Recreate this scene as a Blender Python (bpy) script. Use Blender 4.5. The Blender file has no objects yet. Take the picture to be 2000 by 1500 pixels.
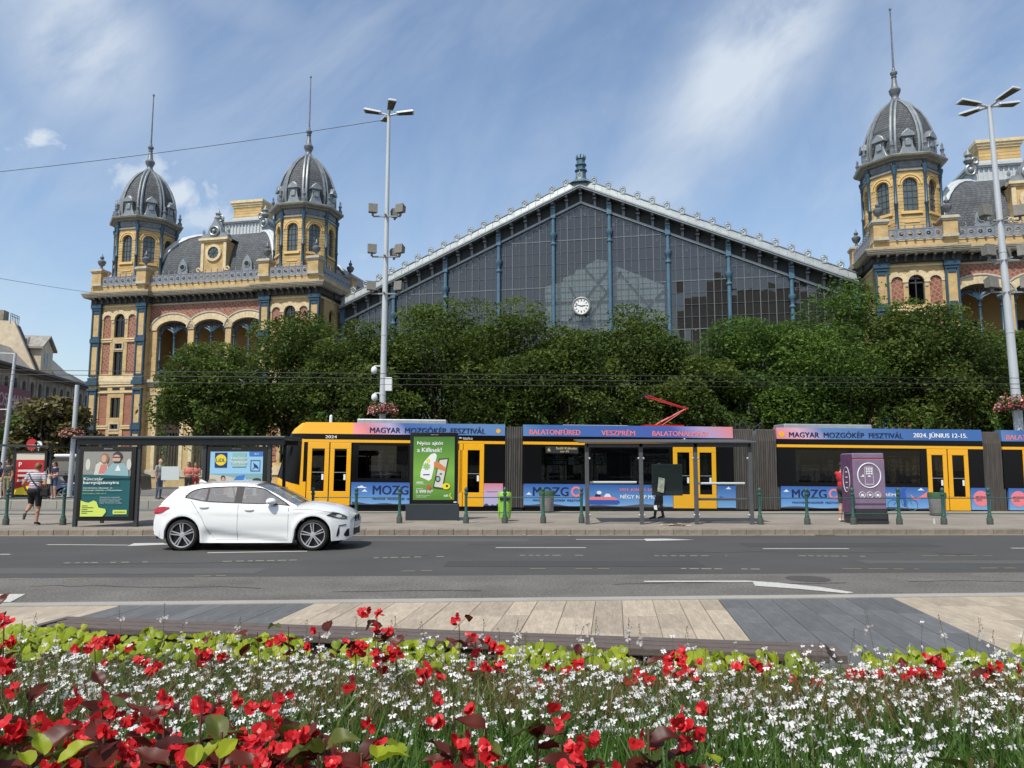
import bpy, bmesh, math, random
import numpy as np
from mathutils import Vector, Matrix
random.seed(7); rng = np.random.default_rng(7)
R = math.radians; PI = math.pi
scene = bpy.context.scene
col = scene.collection
# ------------------------------------------------------------ camera, sky, sun, exposure
PITCH = .110; EYE = 1.7
cam_d = bpy.data.cameras.new('camera'); cam = bpy.data.objects.new('camera', cam_d); col.objects.link(cam)
cam.location = (0, 0, EYE); cam.rotation_euler = (PI/2+PITCH, 0, 0)
cam_d.sensor_width = 36; cam_d.lens = 27.0; cam_d.clip_start = .05; cam_d.clip_end = 6000
scene.camera = cam
SUN_EL = 57; SUN_AZ = (-.50, -.866)          # horizontal direction towards the sun
world = bpy.data.worlds.new('World'); scene.world = world; world.use_nodes = True
wn, wl = world.node_tree.nodes, world.node_tree.links
wn.clear()
def N(tree, typ, **kw):
    n = tree.nodes.new(typ)
    for k, v in kw.items():
        if k.startswith('i_'): n.inputs[int(k[2:])].default_value = v
        else: setattr(n, k, v)
    return n
def L(tree, a, ai, b, bi): tree.links.new(a.outputs[ai], b.inputs[bi])
T = world.node_tree
sky = N(T, 'ShaderNodeTexSky', sky_type='NISHITA', sun_disc=False, sun_elevation=R(SUN_EL), sun_rotation=R(210), altitude=100, air_density=1.15, dust_density=1.2, ozone_density=2.2)
bg1 = N(T, 'ShaderNodeBackground', i_1=.15); L(T, sky, 0, bg1, 0)
bg2 = N(T, 'ShaderNodeBackground', i_0=(.80, .89, 1.0, 1), i_1=.80)
tc = N(T, 'ShaderNodeTexCoord'); sp = N(T, 'ShaderNodeSeparateXYZ'); L(T, tc, 'Generated', sp, 0)
def M(op, a, b=None, c=None):
    n = N(T, 'ShaderNodeMath', operation=op)
    for i, q in enumerate((a, b, c)):
        if q is None: continue
        if isinstance(q, (int, float)): n.inputs[i].default_value = q
        else: T.links.new(q, n.inputs[i])
    return n.outputs[0]
az = M('DIVIDE', sp.outputs[0], sp.outputs[1]); el = M('DIVIDE', sp.outputs[2], sp.outputs[1])
cv = N(T, 'ShaderNodeCombineXYZ'); T.links.new(az, cv.inputs[0]); T.links.new(el, cv.inputs[1])
def wnoise(vec, scale, detail, rot=0, sc=(1, 1, 1), dist=0., rough=.6):
    mp = N(T, 'ShaderNodeMapping', vector_type='TEXTURE'); mp.inputs[2].default_value = (0, 0, rot); mp.inputs[3].default_value = sc
    T.links.new(vec, mp.inputs[0])
    nz = N(T, 'ShaderNodeTexNoise', i_2=scale, i_3=detail, i_4=rough); nz.inputs['Distortion'].default_value = dist
    T.links.new(mp.outputs[0], nz.inputs[0]); return nz.outputs[0]
def blob(cx, cy, rx, ry, rot):
    mp = N(T, 'ShaderNodeMapping', vector_type='TEXTURE'); mp.inputs[1].default_value = (cx, cy, 0); mp.inputs[2].default_value = (0, 0, rot); mp.inputs[3].default_value = (rx, ry, 1)
    T.links.new(cv.outputs[0], mp.inputs[0])
    g = N(T, 'ShaderNodeTexGradient', gradient_type='QUADRATIC_SPHERE'); T.links.new(mp.outputs[0], g.inputs[0])
    return g.outputs[1]
def ramp(v, a, b, lo=0., hi=1.):
    n = N(T, 'ShaderNodeMapRange', interpolation_type='SMOOTHSTEP', i_1=a, i_2=b, i_3=lo, i_4=hi); T.links.new(v, n.inputs[0]); return n.outputs[0]
cirr = wnoise(cv.outputs[0], 3.0, 10, .80, (1.5, .62, 1), .5, .60)      # streaky ice cloud
fine = wnoise(cv.outputs[0], 8, 9, .75, (1.3, .75, 1), .4, .62)
puff = wnoise(cv.outputs[0], 24, 10, 0, (1.1, .9, 1), .5, .6)
veil = M('ADD', M('MULTIPLY', ramp(cirr, .32, .82), .42), .02)
def streak(cx, cy, rx, ry, rot, amp, lo=.22, hi=.62):
    return M('MULTIPLY', M('MULTIPLY', ramp(blob(cx, cy, rx*1.15, ry*1.25, rot), 0, .80), ramp(M('ADD', M('MULTIPLY', cirr, .65), M('MULTIPLY', fine, .35)), lo, hi)), amp)
def puffc(cx, cy, rx, ry, amp):
    return M('MULTIPLY', ramp(M('ADD', M('MULTIPLY', blob(cx, cy, rx*1.25, ry*1.25, 0), 1.0), M('MULTIPLY', M('SUBTRACT', puff, .5), 2.0)), .12, .85), M('MULTIPLY', ramp(blob(cx, cy, rx*1.5, ry*1.5, 0), .02, .25), amp))
parts = [streak(.33, .57, .52, .17, .92, 1.0), streak(.20, .37, .34, .13, .75, .62), streak(.10, .52, .50, .28, .85, .42, .3, .75), streak(-.15, .62, .45, .16, .5, .34, .3, .75), streak(-.60, .60, .34, .20, -1.0, .85), streak(-.40, .66, .3, .1, -.5, .35),
         puffc(-.645, .445, .055, .034, .9), puffc(-.50, .395, .10, .04, .75), puffc(-.445, .365, .085, .045, .95), puffc(-.41, .335, .09, .05, .7), puffc(-.20, .28, .04, .02, .3), puffc(.575, .345, .07, .05, .35)]
fac = veil
for q in parts: fac = M('MAXIMUM', fac, q)
fac = M('MINIMUM', fac, .93)
mx = N(T, 'ShaderNodeMixShader'); T.links.new(fac, mx.inputs[0]); L(T, bg1, 0, mx, 1); L(T, bg2, 0, mx, 2)
wo = N(T, 'ShaderNodeOutputWorld'); L(T, mx, 0, wo, 0)
sun_d = bpy.data.lights.new('sun', 'SUN'); sun_d.energy = 4.0; sun_d.angle = R(.53); sun_d.color = (1, .955, .88)
sun = bpy.data.objects.new('sun', sun_d); col.objects.link(sun)
_c, _s = math.cos(R(SUN_EL)), math.sin(R(SUN_EL))
sun.rotation_euler = Vector((-SUN_AZ[0]*_c, -SUN_AZ[1]*_c, -_s)).to_track_quat('-Z', 'Y').to_euler()
scene.view_settings.view_transform = 'Standard'; scene.view_settings.look = 'None'
scene.view_settings.exposure = 0.13; scene.view_settings.gamma = 1.0; scene.view_settings.use_curve_mapping = False
scene.render.engine = 'CYCLES'
scene.cycles.max_bounces = 7; scene.cycles.transparent_max_bounces = 10; scene.cycles.transmission_bounces = 4; scene.cycles.glossy_bounces = 4
# ------------------------------------------------------------ measuring helpers (photo bearing -> point at a known depth or height)
FX = 1500.0
def ray(u, v):
    a = (u-1000)/FX; b = (750-v)/FX; c, s = math.cos(PITCH), math.sin(PITCH)
    return Vector((a, c-b*s, s+b*c))
def G(u, v, z=0.):
    r = ray(u, v); return Vector((0, 0, EYE))+r*((z-EYE)/r.z)
def A(u, v, Y):
    r = ray(u, v); return Vector((0, 0, EYE))+r*(Y/r.y)
# ------------------------------------------------------------ materials
MATS = {}
def mat(name, c, rough=.6, metal=0., var=0., vscale=6., bump=0., bscale=40., spec=.5, coat=0., dark=None, stretch=(1, 1, 1), trans=0., var2=0., v2scale=1.):
    if name in MATS: return MATS[name]
    m = bpy.data.materials.new(name); m.use_nodes = True; t = m.node_tree; b = t.nodes['Principled BSDF']
    b.inputs['Roughness'].default_value = rough; b.inputs['Metallic'].default_value = metal
    b.inputs['Specular IOR Level'].default_value = spec; b.inputs['Coat Weight'].default_value = coat
    if coat: b.inputs['Coat Roughness'].default_value = .04
    b.inputs['Base Color'].default_value = (*c, 1)
    if var or bump or var2:
        o = N(t, 'ShaderNodeTexCoord'); mp = N(t, 'ShaderNodeMapping'); mp.inputs[3].default_value = stretch; L(t, o, 'Object', mp, 0)
    if var or var2:
        nz = N(t, 'ShaderNodeTexNoise', i_2=vscale, i_3=6., i_4=.62); L(t, mp, 0, nz, 0)
        rp = N(t, 'ShaderNodeMapRange', i_1=.3, i_2=.7, i_3=1-var, i_4=1+var*.6); L(t, nz, 0, rp, 0)
        last = rp
        if var2:
            n2 = N(t, 'ShaderNodeTexNoise', i_2=v2scale, i_3=4., i_4=.6); L(t, mp, 0, n2, 0)
            r2 = N(t, 'ShaderNodeMapRange', i_1=.3, i_2=.7, i_3=1-var2, i_4=1+var2*.5); L(t, n2, 0, r2, 0)
            mm = N(t, 'ShaderNodeMath', operation='MULTIPLY'); L(t, rp, 0, mm, 0); L(t, r2, 0, mm, 1); last = mm
        mu = N(t, 'ShaderNodeVectorMath', operation='SCALE', i_0=c); t.links.new(last.outputs[0], mu.inputs['Scale'])
        L(t, mu, 0, b, 'Base Color')
    if bump:
        bn = N(t, 'ShaderNodeTexNoise', i_2=bscale, i_3=5., i_4=.6); L(t, mp, 0, bn, 0)
        bp = N(t, 'ShaderNodeBump', i_0=bump, i_1=.02); L(t, bn, 0, bp, 'Height'); L(t, bp, 0, b, 'Normal')
    MATS[name] = m; return m
def brick_mat(name, c1, c2, mortar, scale, w=.5, h=.25, msize=.02, bump=.25, rot=None, var=.12):
    """fine brick or slate courses on vertical faces seen from afar: x+y along, z up"""
    m = bpy.data.materials.new(name); m.use_nodes = True; t = m.node_tree; b = t.nodes['Principled BSDF']; b.inputs['Roughness'].default_value = .8
    o = N(t, 'ShaderNodeTexCoord'); s = N(t, 'ShaderNodeSeparateXYZ'); L(t, o, 'Object', s, 0)
    ad = N(t, 'ShaderNodeMath', operation='ADD'); L(t, s, 0, ad, 0); L(t, s, 1, ad, 1)
    cb = N(t, 'ShaderNodeCombineXYZ'); L(t, ad, 0, cb, 0); L(t, s, 2, cb, 1)
    vec = cb
    if rot:
        mp = N(t, 'ShaderNodeMapping'); mp.inputs[2].default_value = (0, 0, rot); L(t, cb, 0, mp, 0); vec = mp
    bt = N(t, 'ShaderNodeTexBrick', i_1=(*c1, 1), i_2=(*c2, 1), i_3=(*mortar, 1), i_4=scale, i_5=msize, i_6=.1, i_7=0., i_8=w, i_9=h); L(t, vec, 0, bt, 0)
    nz = N(t, 'ShaderNodeTexNoise', i_2=1.3, i_3=7., i_4=.65); L(t, o, 'Object', nz, 0)
    rp = N(t, 'ShaderNodeMapRange', i_1=.3, i_2=.7, i_3=1-var, i_4=1+var); L(t, nz, 0, rp, 0)
    mu = N(t, 'ShaderNodeVectorMath', operation='SCALE'); L(t, bt, 0, mu, 0); t.links.new(rp.outputs[0], mu.inputs['Scale']); L(t, mu, 0, b, 'Base Color')
    bp = N(t, 'ShaderNodeBump', i_0=bump, i_1=.02, invert=True); L(t, bt, 1, bp, 'Height'); L(t, bp, 0, b, 'Normal')
    MATS[name] = m; return m
def glass_mat(name, tint, ior=1.5, rough=0., base=None, diffuse_mix=0.):
    """thin pane: tinted see-through plus a Fresnel mirror"""
    m = bpy.data.materials.new(name); m.use_nodes = True; t = m.node_tree; t.nodes.clear()
    out = N(t, 'ShaderNodeOutputMaterial'); tr = N(t, 'ShaderNodeBsdfTransparent', i_0=(*tint, 1)); gl = N(t, 'ShaderNodeBsdfGlossy', i_0=(1, 1, 1, 1), i_1=rough)
    f0 = ((ior-1)/(ior+1))**2; lw = N(t, 'ShaderNodeLayerWeight', i_0=.5); pw = N(t, 'ShaderNodeMath', operation='POWER', i_1=5.); L(t, lw, 1, pw, 0)
    fr = N(t, 'ShaderNodeMath', operation='MULTIPLY_ADD', i_1=1-f0, i_2=f0); L(t, pw, 0, fr, 0); mx = N(t, 'ShaderNodeMixShader'); L(t, fr, 0, mx, 0); L(t, gl, 0, mx, 2)
    if diffuse_mix:
        df = N(t, 'ShaderNodeBsdfDiffuse', i_0=(*(base or (.5, .5, .5)), 1)); m2 = N(t, 'ShaderNodeMixShader', i_0=diffuse_mix); L(t, tr, 0, m2, 1); L(t, df, 0, m2, 2); L(t, m2, 0, mx, 1)
    else: L(t, tr, 0, mx, 1)
    L(t, mx, 0, out, 0); MATS[name] = m; return m
def leaf_mat(name, ca, cb_, trans=.35, rough=.45):
    m = bpy.data.materials.new(name); m.use_nodes = True; t = m.node_tree; b = t.nodes['Principled BSDF']
    at = N(t, 'ShaderNodeAttribute', attribute_name='vary'); rp = N(t, 'ShaderNodeMix', data_type='RGBA'); L(t, at, 'Fac', rp, 0)
    rp.inputs[6].default_value = (*ca, 1); rp.inputs[7].default_value = (*cb_, 1)
    b.inputs['Roughness'].default_value = rough; b.inputs['Specular IOR Level'].default_value = .35; t.links.new(rp.outputs[2], b.inputs['Base Color'])
    tl = N(t, 'ShaderNodeBsdfTranslucent'); t.links.new(rp.outputs[2], tl.inputs[0])
    mx = N(t, 'ShaderNodeMixShader', i_0=trans); L(t, b, 0, mx, 1); L(t, tl, 0, mx, 2); L(t, mx, 0, t.nodes['Material Output'], 0)
    MATS[name] = m; return m
def grad_mat(name, stops, axis=0, a=0., b_=1., rough=.35, zmix=None, tilt=0.):
    """printed film: colour runs along one object axis"""
    m = bpy.data.materials.new(name); m.use_nodes = True; t = m.node_tree; b = t.nodes['Principled BSDF']; b.inputs['Roughness'].default_value = rough
    o = N(t, 'ShaderNodeTexCoord'); s = N(t, 'ShaderNodeSeparateXYZ'); L(t, o, 'Object', s, 0)
    src = s.outputs[axis]
    if tilt:
        k = N(t, 'ShaderNodeMath', operation='MULTIPLY_ADD', i_1=tilt); L(t, s, 2, k, 0); t.links.new(src, k.inputs[2]); src = k.outputs[0]
    mr = N(t, 'ShaderNodeMapRange', i_1=a+tilt*3.3, i_2=b_+tilt*3.3); t.links.new(src, mr.inputs[0])
    cr = N(t, 'ShaderNodeValToRGB'); L(t, mr, 0, cr, 0)
    e = cr.color_ramp.elements
    while len(e) < len(stops): e.new(.5)
    for q, (p, c) in zip(e, stops): q.position = p; q.color = (*c, 1)
    L(t, cr, 0, b, 'Base Color'); MATS[name] = m; return m
# ------------------------------------------------------------ mesh helpers
class MB:
    def __init__(s): s.v = []; s.f = []; s.m = []; s.mi = 0
    def add(s, vs, fs):
        n = len(s.v); s.v += [tuple(q) for q in vs]; s.f += [tuple(i+n for i in f) for f in fs]; s.m += [s.mi]*len(fs); return s
    def box(s, x0, x1, y0, y1, z0, z1):
        return s.add([(x0,y0,z0),(x1,y0,z0),(x1,y1,z0),(x0,y1,z0),(x0,y0,z1),(x1,y0,z1),(x1,y1,z1),(x0,y1,z1)],
                     [(0,3,2,1),(4,5,6,7),(0,1,5,4),(1,2,6,5),(2,3,7,6),(3,0,4,7)])
    def hexa(s, p): return s.add(p, [(0,3,2,1),(4,5,6,7),(0,1,5,4),(1,2,6,5),(2,3,7,6),(3,0,4,7)])
    def bar(s, p0, p1, w, h, up=(0, 0, 1)):
        p0, p1 = Vector(p0), Vector(p1); d = (p1-p0).normalized(); u = Vector(up)
        if abs(d.dot(u)) > .99: u = Vector((0, 1, 0))
        a = d.cross(u).normalized()*w/2; b = a.cross(d).normalized()*h/2
        return s.hexa([p0-a-b, p0+a-b, p1+a-b, p1-a-b, p0-a+b, p0+a+b, p1+a+b, p1-a+b])
    def tube(s, pts, r, n=8, cap=True, ell=None):
        pts = [Vector(p) for p in pts]; k = len(pts); rs = r if isinstance(r, (list, tuple)) else [r]*k
        vs = []; a = None
        for i, p in enumerate(pts):
            d = (pts[min(i+1, k-1)]-pts[max(i-1, 0)]).normalized()
            if a is None:
                a = d.cross(Vector((0, 0, 1)))
                if a.length < .05: a = d.cross(Vector((0, 1, 0)))
            a = (a-d*a.dot(d)).normalized(); b = d.cross(a)
            for j in range(n):
                t = 2*PI*j/n; vs.append(p+(a*math.cos(t)+b*math.sin(t)*(ell or 1))*rs[i])
        fs = [(i*n+j, i*n+(j+1) % n, (i+1)*n+(j+1) % n, (i+1)*n+j) for i in range(k-1) for j in range(n)]
        if cap: fs += [tuple(range(n))[::-1], tuple((k-1)*n+j for j in range(n))]
        return s.add(vs, fs)
    def lathe(s, prof, n=12, c=(0, 0, 0), ph=0., arc=2*PI):
        vs = []; k = len(prof)
        for r, z in prof:
            for j in range(n):
                t = ph+arc*j/n; vs.append((c[0]+r*math.cos(t), c[1]+r*math.sin(t), c[2]+z))
        fs = [(i*n+j, i*n+(j+1) % n, (i+1)*n+(j+1) % n, (i+1)*n+j) for i in range(k-1) for j in range(n)]
        if prof[0][0] > 1e-4: fs.append(tuple(range(n))[::-1])
        if prof[-1][0] > 1e-4: fs.append(tuple((k-1)*n+j for j in range(n)))
        return s.add(vs, fs)
    def prism(s, poly, f0, f1):
        """poly in 2-D; f0/f1 map (a,b) to 3-D for the two ends"""
        n = len(poly); return s.add([f0(*p) for p in poly]+[f1(*p) for p in poly],
            [tuple(range(n))[::-1], tuple(range(n, 2*n))]+[(i, (i+1) % n, n+(i+1) % n, n+i) for i in range(n)])
    def xz(s, poly, y0, y1): return s.prism(poly, lambda a, b: (a, y1, b), lambda a, b: (a, y0, b))   # plate facing -y at y0
    def sph(s, c, r, n=10, m=7):
        rx, ry, rz = r if isinstance(r, (tuple, list)) else (r, r, r)
        vs = [(c[0], c[1], c[2]-rz)]
        for i in range(1, m):
            a = -PI/2+PI*i/m
            vs += [(c[0]+rx*math.cos(a)*math.cos(2*PI*j/n), c[1]+ry*math.cos(a)*math.sin(2*PI*j/n), c[2]+rz*math.sin(a)) for j in range(n)]
        vs.append((c[0], c[1], c[2]+rz)); e = len(vs)-1
        fs = [(0, 1+(j+1) % n, 1+j) for j in range(n)]
        fs += [(1+i*n+j, 1+i*n+(j+1) % n, 1+(i+1)*n+(j+1) % n, 1+(i+1)*n+j) for i in range(m-2) for j in range(n)]
        fs += [(1+(m-2)*n+j, 1+(m-2)*n+(j+1) % n, e) for j in range(n)]
        return s.add(vs, fs)
    def grid(s, rows):
        k, n = len(rows), len(rows[0]); return s.add([p for r in rows for p in r], [(i*n+j, i*n+j+1, (i+1)*n+j+1, (i+1)*n+j) for i in range(k-1) for j in range(n-1)])
    def split(s, name, m, parent=None, flip=False, **k):
        """every box of this builder becomes an object of its own"""
        for i in range(0, len(s.v), 8):
            q = MB(); q.hexa(s.v[i:i+8]); q.build(name, m, parent, flip=flip, **k)
    def build(s, name, m, parent=None, smooth=None, bevel=0., flip=False, loc=None):
        vs, fs = s.v, s.f
        if flip: vs = [(-x, y, z) for x, y, z in vs]; fs = [tuple(reversed(f)) for f in fs]
        me = bpy.data.meshes.new(name); me.from_pydata(vs, [], fs)
        ms = m if isinstance(m, (list, tuple)) else [m]
        for q in ms: me.materials.append(MATS[q] if isinstance(q, str) else q)
        if len(ms) > 1: me.polygons.foreach_set('material_index', s.m)
        if smooth is not None: me.shade_smooth(); me.set_sharp_from_angle(angle=R(smooth))
        me.update()
        return link(name, me, parent, bevel, loc)
def link(name, me, parent=None, bevel=0., loc=None):
    o = bpy.data.objects.new(name, me); col.objects.link(o); o.parent = parent
    if loc is not None: o.location = loc
    if bevel:
        b = o.modifiers.new('bevel', 'BEVEL'); b.width = bevel; b.segments = 2; b.limit_method = 'ANGLE'; b.angle_limit = R(40)
    return o
def tag(o, label, cat, group=None, kind=None):
    if label: o['label'] = label
    if cat: o['category'] = cat
    if group: o['group'] = group
    if kind: o['kind'] = kind
    return o
def thing(name, label, cat, loc=(0, 0, 0), rz=0., group=None, rot=None):
    o = bpy.data.objects.new(name, None); col.objects.link(o); o.location = loc; o.rotation_euler = rot or (0, 0, rz); o.empty_display_size = .2
    return tag(o, label, cat, group)
def struct(o): o['kind'] = 'structure'; return o
def stuff(o): o['kind'] = 'stuff'; return o
def copy_tree(o, parent=None):
    c = o.copy(); col.objects.link(c); c.parent = parent
    for ch in list(o.children): copy_tree(ch, c)
    return c
def arc(cx, cz, rx, rz, a0, a1, n): return [(cx+rx*math.cos(a0+(a1-a0)*i/n), cz+rz*math.sin(a0+(a1-a0)*i/n)) for i in range(n+1)]
def text(body, rect, y, m, parent, name='lettering', depth=.004, bold=.0, shear=0., thick=.030):
    """flat lettering filling rect (x0,x1,z0,z1) on a face that looks along -y"""
    cu = bpy.data.curves.new('t', 'FONT'); cu.body = body; cu.size = 1; cu.resolution_u = 3; cu.shear = shear; cu.offset = bold
    ob = bpy.data.objects.new('t', cu); me = bpy.data.meshes.new_from_object(ob)
    bpy.data.objects.remove(ob); bpy.data.curves.remove(cu)
    n = len(me.vertices); co = np.zeros(n*3); me.vertices.foreach_get('co', co); co = co.reshape(-1, 3)
    lo, hi = co.min(0), co.max(0); x0, x1, z0, z1 = rect
    out = np.zeros_like(co); out[:, 0] = x0+(co[:, 0]-lo[0])/(hi[0]-lo[0])*(x1-x0); out[:, 1] = y; out[:, 2] = z0+(co[:, 1]-lo[1])/(hi[1]-lo[1])*(z1-z0)
    me.vertices.foreach_set('co', out.ravel())
    t_ = thick*(z1-z0)
    if t_:                                               # heavier strokes: the glyphs doubled sideways, a hair apart in depth
        ps = [tuple(p.vertices) for p in me.polygons]; vs = []; fs = []
        for i, dx in enumerate((-t_, 0, t_)):
            vs += [(q[0]+dx, q[1]-.0008*i, q[2]) for q in out]; fs += [tuple(k+i*n for k in p) for p in ps]
        bpy.data.meshes.remove(me); me = bpy.data.meshes.new(name); me.from_pydata(vs, [], fs)
    me.materials.clear(); me.materials.append(MATS[m]); me.update(); me.name = name
    return link(name, me, parent)
def wall(mb, a0, a1, z0, z1, ops, P, thick=.5, seg=10):
    """wall front at depth 0 with real openings. op=(centre,width,zb,zspring,rise,depth); P(a,depth,z)->point"""
    top = lambda o, a: o[3]+(o[4]*math.sqrt(max(0, 1-((a-o[0])/(o[1]/2))**2)) if o[4] else 0)
    br = {a0, a1}
    for o in ops:
        n = seg if o[4] else 1
        for i in range(n+1): br.add(o[0]-o[1]/2*math.cos(PI*i/n) if o[4] else o[0]-o[1]/2+o[1]*i/n)
    br = sorted(b for b in br if a0-1e-6 <= b <= a1+1e-6)
    br = [b for i, b in enumerate(br) if i == 0 or b-br[i-1] > 1e-5]
    for x, y in zip(br, br[1:]):
        mid = (x+y)/2; cs = sorted([o for o in ops if abs(mid-o[0]) < o[1]/2], key=lambda o: o[2])
        lo = (z0, z0)
        for o in cs:
            mb.add([P(x, 0, lo[0]), P(y, 0, lo[1]), P(y, 0, o[2]), P(x, 0, o[2])], [(0, 1, 2, 3)])
            d = o[5]; tx, ty = top(o, x), top(o, y)
            mb.add([P(x, 0, o[2]), P(y, 0, o[2]), P(y, d, o[2]), P(x, d, o[2])], [(0, 1, 2, 3)])
            mb.add([P(x, 0, tx), P(y, 0, ty), P(y, d, ty), P(x, d, tx)], [(3, 2, 1, 0)])
            lo = (tx, ty)
        mb.add([P(x, 0, lo[0]), P(y, 0, lo[1]), P(y, 0, z1), P(x, 0, z1)], [(0, 1, 2, 3)])
    for o in ops:
        for sg in (-1, 1):
            a = o[0]+sg*o[1]/2; q = [P(a, 0, o[2]), P(a, o[5], o[2]), P(a, o[5], o[3]), P(a, 0, o[3])]
            mb.add(q, [(0, 1, 2, 3) if sg < 0 else (3, 2, 1, 0)])
    return mb
def op_poly(o, n=10):
    if not o[4]: return [(o[0]-o[1]/2, o[2]), (o[0]+o[1]/2, o[2]), (o[0]+o[1]/2, o[3]), (o[0]-o[1]/2, o[3])]
    return [(o[0]-o[1]/2, o[2]), (o[0]+o[1]/2, o[2])]+arc(o[0], o[3], o[1]/2, o[4], 0, PI, n)
# ------------------------------------------------------------ materials used by the place
brick_mat('yellow_brick', (.50, .335, .135), (.57, .40, .175), (.38, .29, .17), 1.0, w=.30, h=.085, msize=.008, var=.22)
brick_mat('yellow_brick_coarse', (.50, .335, .13), (.58, .41, .18), (.22, .15, .07), 1.0, w=9., h=.26, msize=.020, var=.20)
brick_mat('red_brick', (.27, .095, .055), (.33, .135, .08), (.30, .19, .13), 1.0, w=.30, h=.085, msize=.006, var=.15)
brick_mat('red_diamond', (.24, .075, .048), (.30, .12, .075), (.33, .20, .14), 1.0, w=.30, h=.30, msize=.035, rot=PI/4, var=.12)
brick_mat('slate', (.070, .078, .084), (.105, .113, .120), (.030, .033, .036), 1.0, w=.34, h=.2, msize=.02, bump=.6, var=.25)
mat('cream', (.68, .55, .33), .8, var=.22, vscale=2.5, var2=.1, v2scale=.5)
mat('pale_stone', (.50, .45, .35), .8, var=.25, vscale=3)
mat('soffit', (.045, .048, .046), .8, var=.3, vscale=3)
mat('blue_iron', (.026, .070, .105), .45, var=.25, vscale=3, bump=.1)
mat('blue_iron_light', (.075, .155, .215), .45, var=.2, vscale=2)
mat('zinc', (.27, .295, .30), .42, metal=.35, var=.28, vscale=2.2, bump=.15, bscale=9)
mat('zinc_pale', (.33, .36, .355), .5, metal=.2, var=.22, vscale=1.6)
mat('zinc_dark', (.17, .185, .20), .5, metal=.3, var=.35, vscale=3)
mat('brown_wood', (.055, .028, .018), .5, var=.3, vscale=4)
mat('window_frame_white', (.55, .53, .48), .5)
mat('window_frame_dark', (.05, .045, .04), .5)
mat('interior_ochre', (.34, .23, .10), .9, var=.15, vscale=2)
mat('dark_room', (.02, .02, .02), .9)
mat('curtain', (.62, .60, .55), .9)
glass_mat('house_glass', (.10, .11, .11), 1.6)
glass_mat('hall_glass', (.42, .45, .45), 1.75, diffuse_mix=.05, base=(.60, .56, .50))
glass_mat('clear_glass', (.95, .97, .965), 1.35)
glass_mat('car_glass', (.52, .56, .56), 1.9, diffuse_mix=.14, base=(.75, .76, .74))  # pale diffuse share imitates bright reflections on the car windows
glass_mat('tram_glass', (.34, .35, .355), 1.42)
glass_mat('milky_glass', (.55, .60, .58), 1.5, diffuse_mix=.6, base=(.72, .78, .76))
mat('hall_bar', (.15, .17, .18), .55, metal=.2, var=.15)
mat('steel_dark', (.10, .11, .115), .6, var=.2)
mat('asphalt_new', (.068, .065, .060), .85, var=.22, vscale=28, var2=.16, v2scale=.5, bump=.35, bscale=180)
mat('asphalt_old', (.165, .152, .132), .9, var=.60, vscale=26, var2=.28, v2scale=.8, bump=.6, bscale=120)
mat('asphalt_plaza', (.16, .15, .14), .9, var=.15, vscale=20, var2=.15, v2scale=.2)
mat('platform_top', (.27, .235, .19), .9, var=.22, vscale=45, var2=.22, v2scale=.8, bump=.3, bscale=90)
mat('kerb_granite', (.29, .245, .19), .85, var=.25, vscale=50, var2=.2, v2scale=1.3, bump=.4, bscale=60)
mat('kerb_light', (.33, .31, .27), .85, var=.18, vscale=40, var2=.12, v2scale=1.2)
mat('gutter', (.33, .30, .26), .9, var=.3, vscale=25)
mat('joint', (.13, .105, .08), .95)
mat('white_paint', (.50, .49, .44), .8, var=.35, vscale=30)
mat('worn_paint', (.30, .285, .20), .85, var=.35, vscale=40)
mat('worn_yellow', (.22, .19, .10), .85, var=.35, vscale=40)
mat('steel_rail', (.30, .28, .26), .35, metal=.9)
mat('black_gloss', (.010, .010, .011), .18)
mat('black_matte', (.018, .018, .018), .6)
mat('shelter_frame', (.034, .040, .042), .45, var=.2, vscale=8)
mat('shelter_grey', (.085, .088, .092), .5, var=.2, vscale=8)
mat('white_plastic', (.72, .73, .72), .4)
mat('pole_grey', (.50, .53, .54), .5, metal=.15, var=.10, vscale=1.2, stretch=(1, 1, .3))
mat('lamp_grey', (.30, .31, .31), .5, var=.2)
mat('flood_case', (.19, .18, .155), .6, var=.3, vscale=9)
mat('wire', (.02, .02, .02), .6)
mat('green_iron', (.028, .092, .070), .42, var=.25, vscale=12, bump=.1)
mat('green_iron_base', (.06, .075, .062), .7, var=.4, vscale=20)
mat('red_paint', (.45, .02, .02), .45)
mat('rubber', (.012, .012, .012), .75)
mat('soil', (.05, .035, .025), .95, var=.4, vscale=30)
mat('concrete', (.33, .31, .28), .9, var=.2, vscale=8, bump=.2)
mat('wood_grey', (.125, .098, .085), .8, var=.4, vscale=9, stretch=(1, 14, 14), bump=.4, bscale=30)
def slab_mat(name, c, spread):
    m = mat(name, c, .75, var=.22, vscale=16, var2=.22, v2scale=3, bump=.12, bscale=70, stretch=(1, .35, 1)); t = m.node_tree; b = t.nodes['Principled BSDF']
    src = b.inputs['Base Color'].links[0].from_socket; oi = N(t, 'ShaderNodeObjectInfo'); mr = N(t, 'ShaderNodeMapRange', i_3=1-spread, i_4=1+spread); L(t, oi, 'Random', mr, 0)
    sc = N(t, 'ShaderNodeVectorMath', operation='SCALE'); t.links.new(src, sc.inputs[0]); t.links.new(mr.outputs[0], sc.inputs['Scale']); t.links.new(sc.outputs[0], b.inputs['Base Color'])
slab_mat('slab_tan', (.41, .34, .25), .16); slab_mat('slab_grey', (.125, .128, .126), .15); slab_mat('kerb_stone', (.25, .21, .16), .14)
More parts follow.
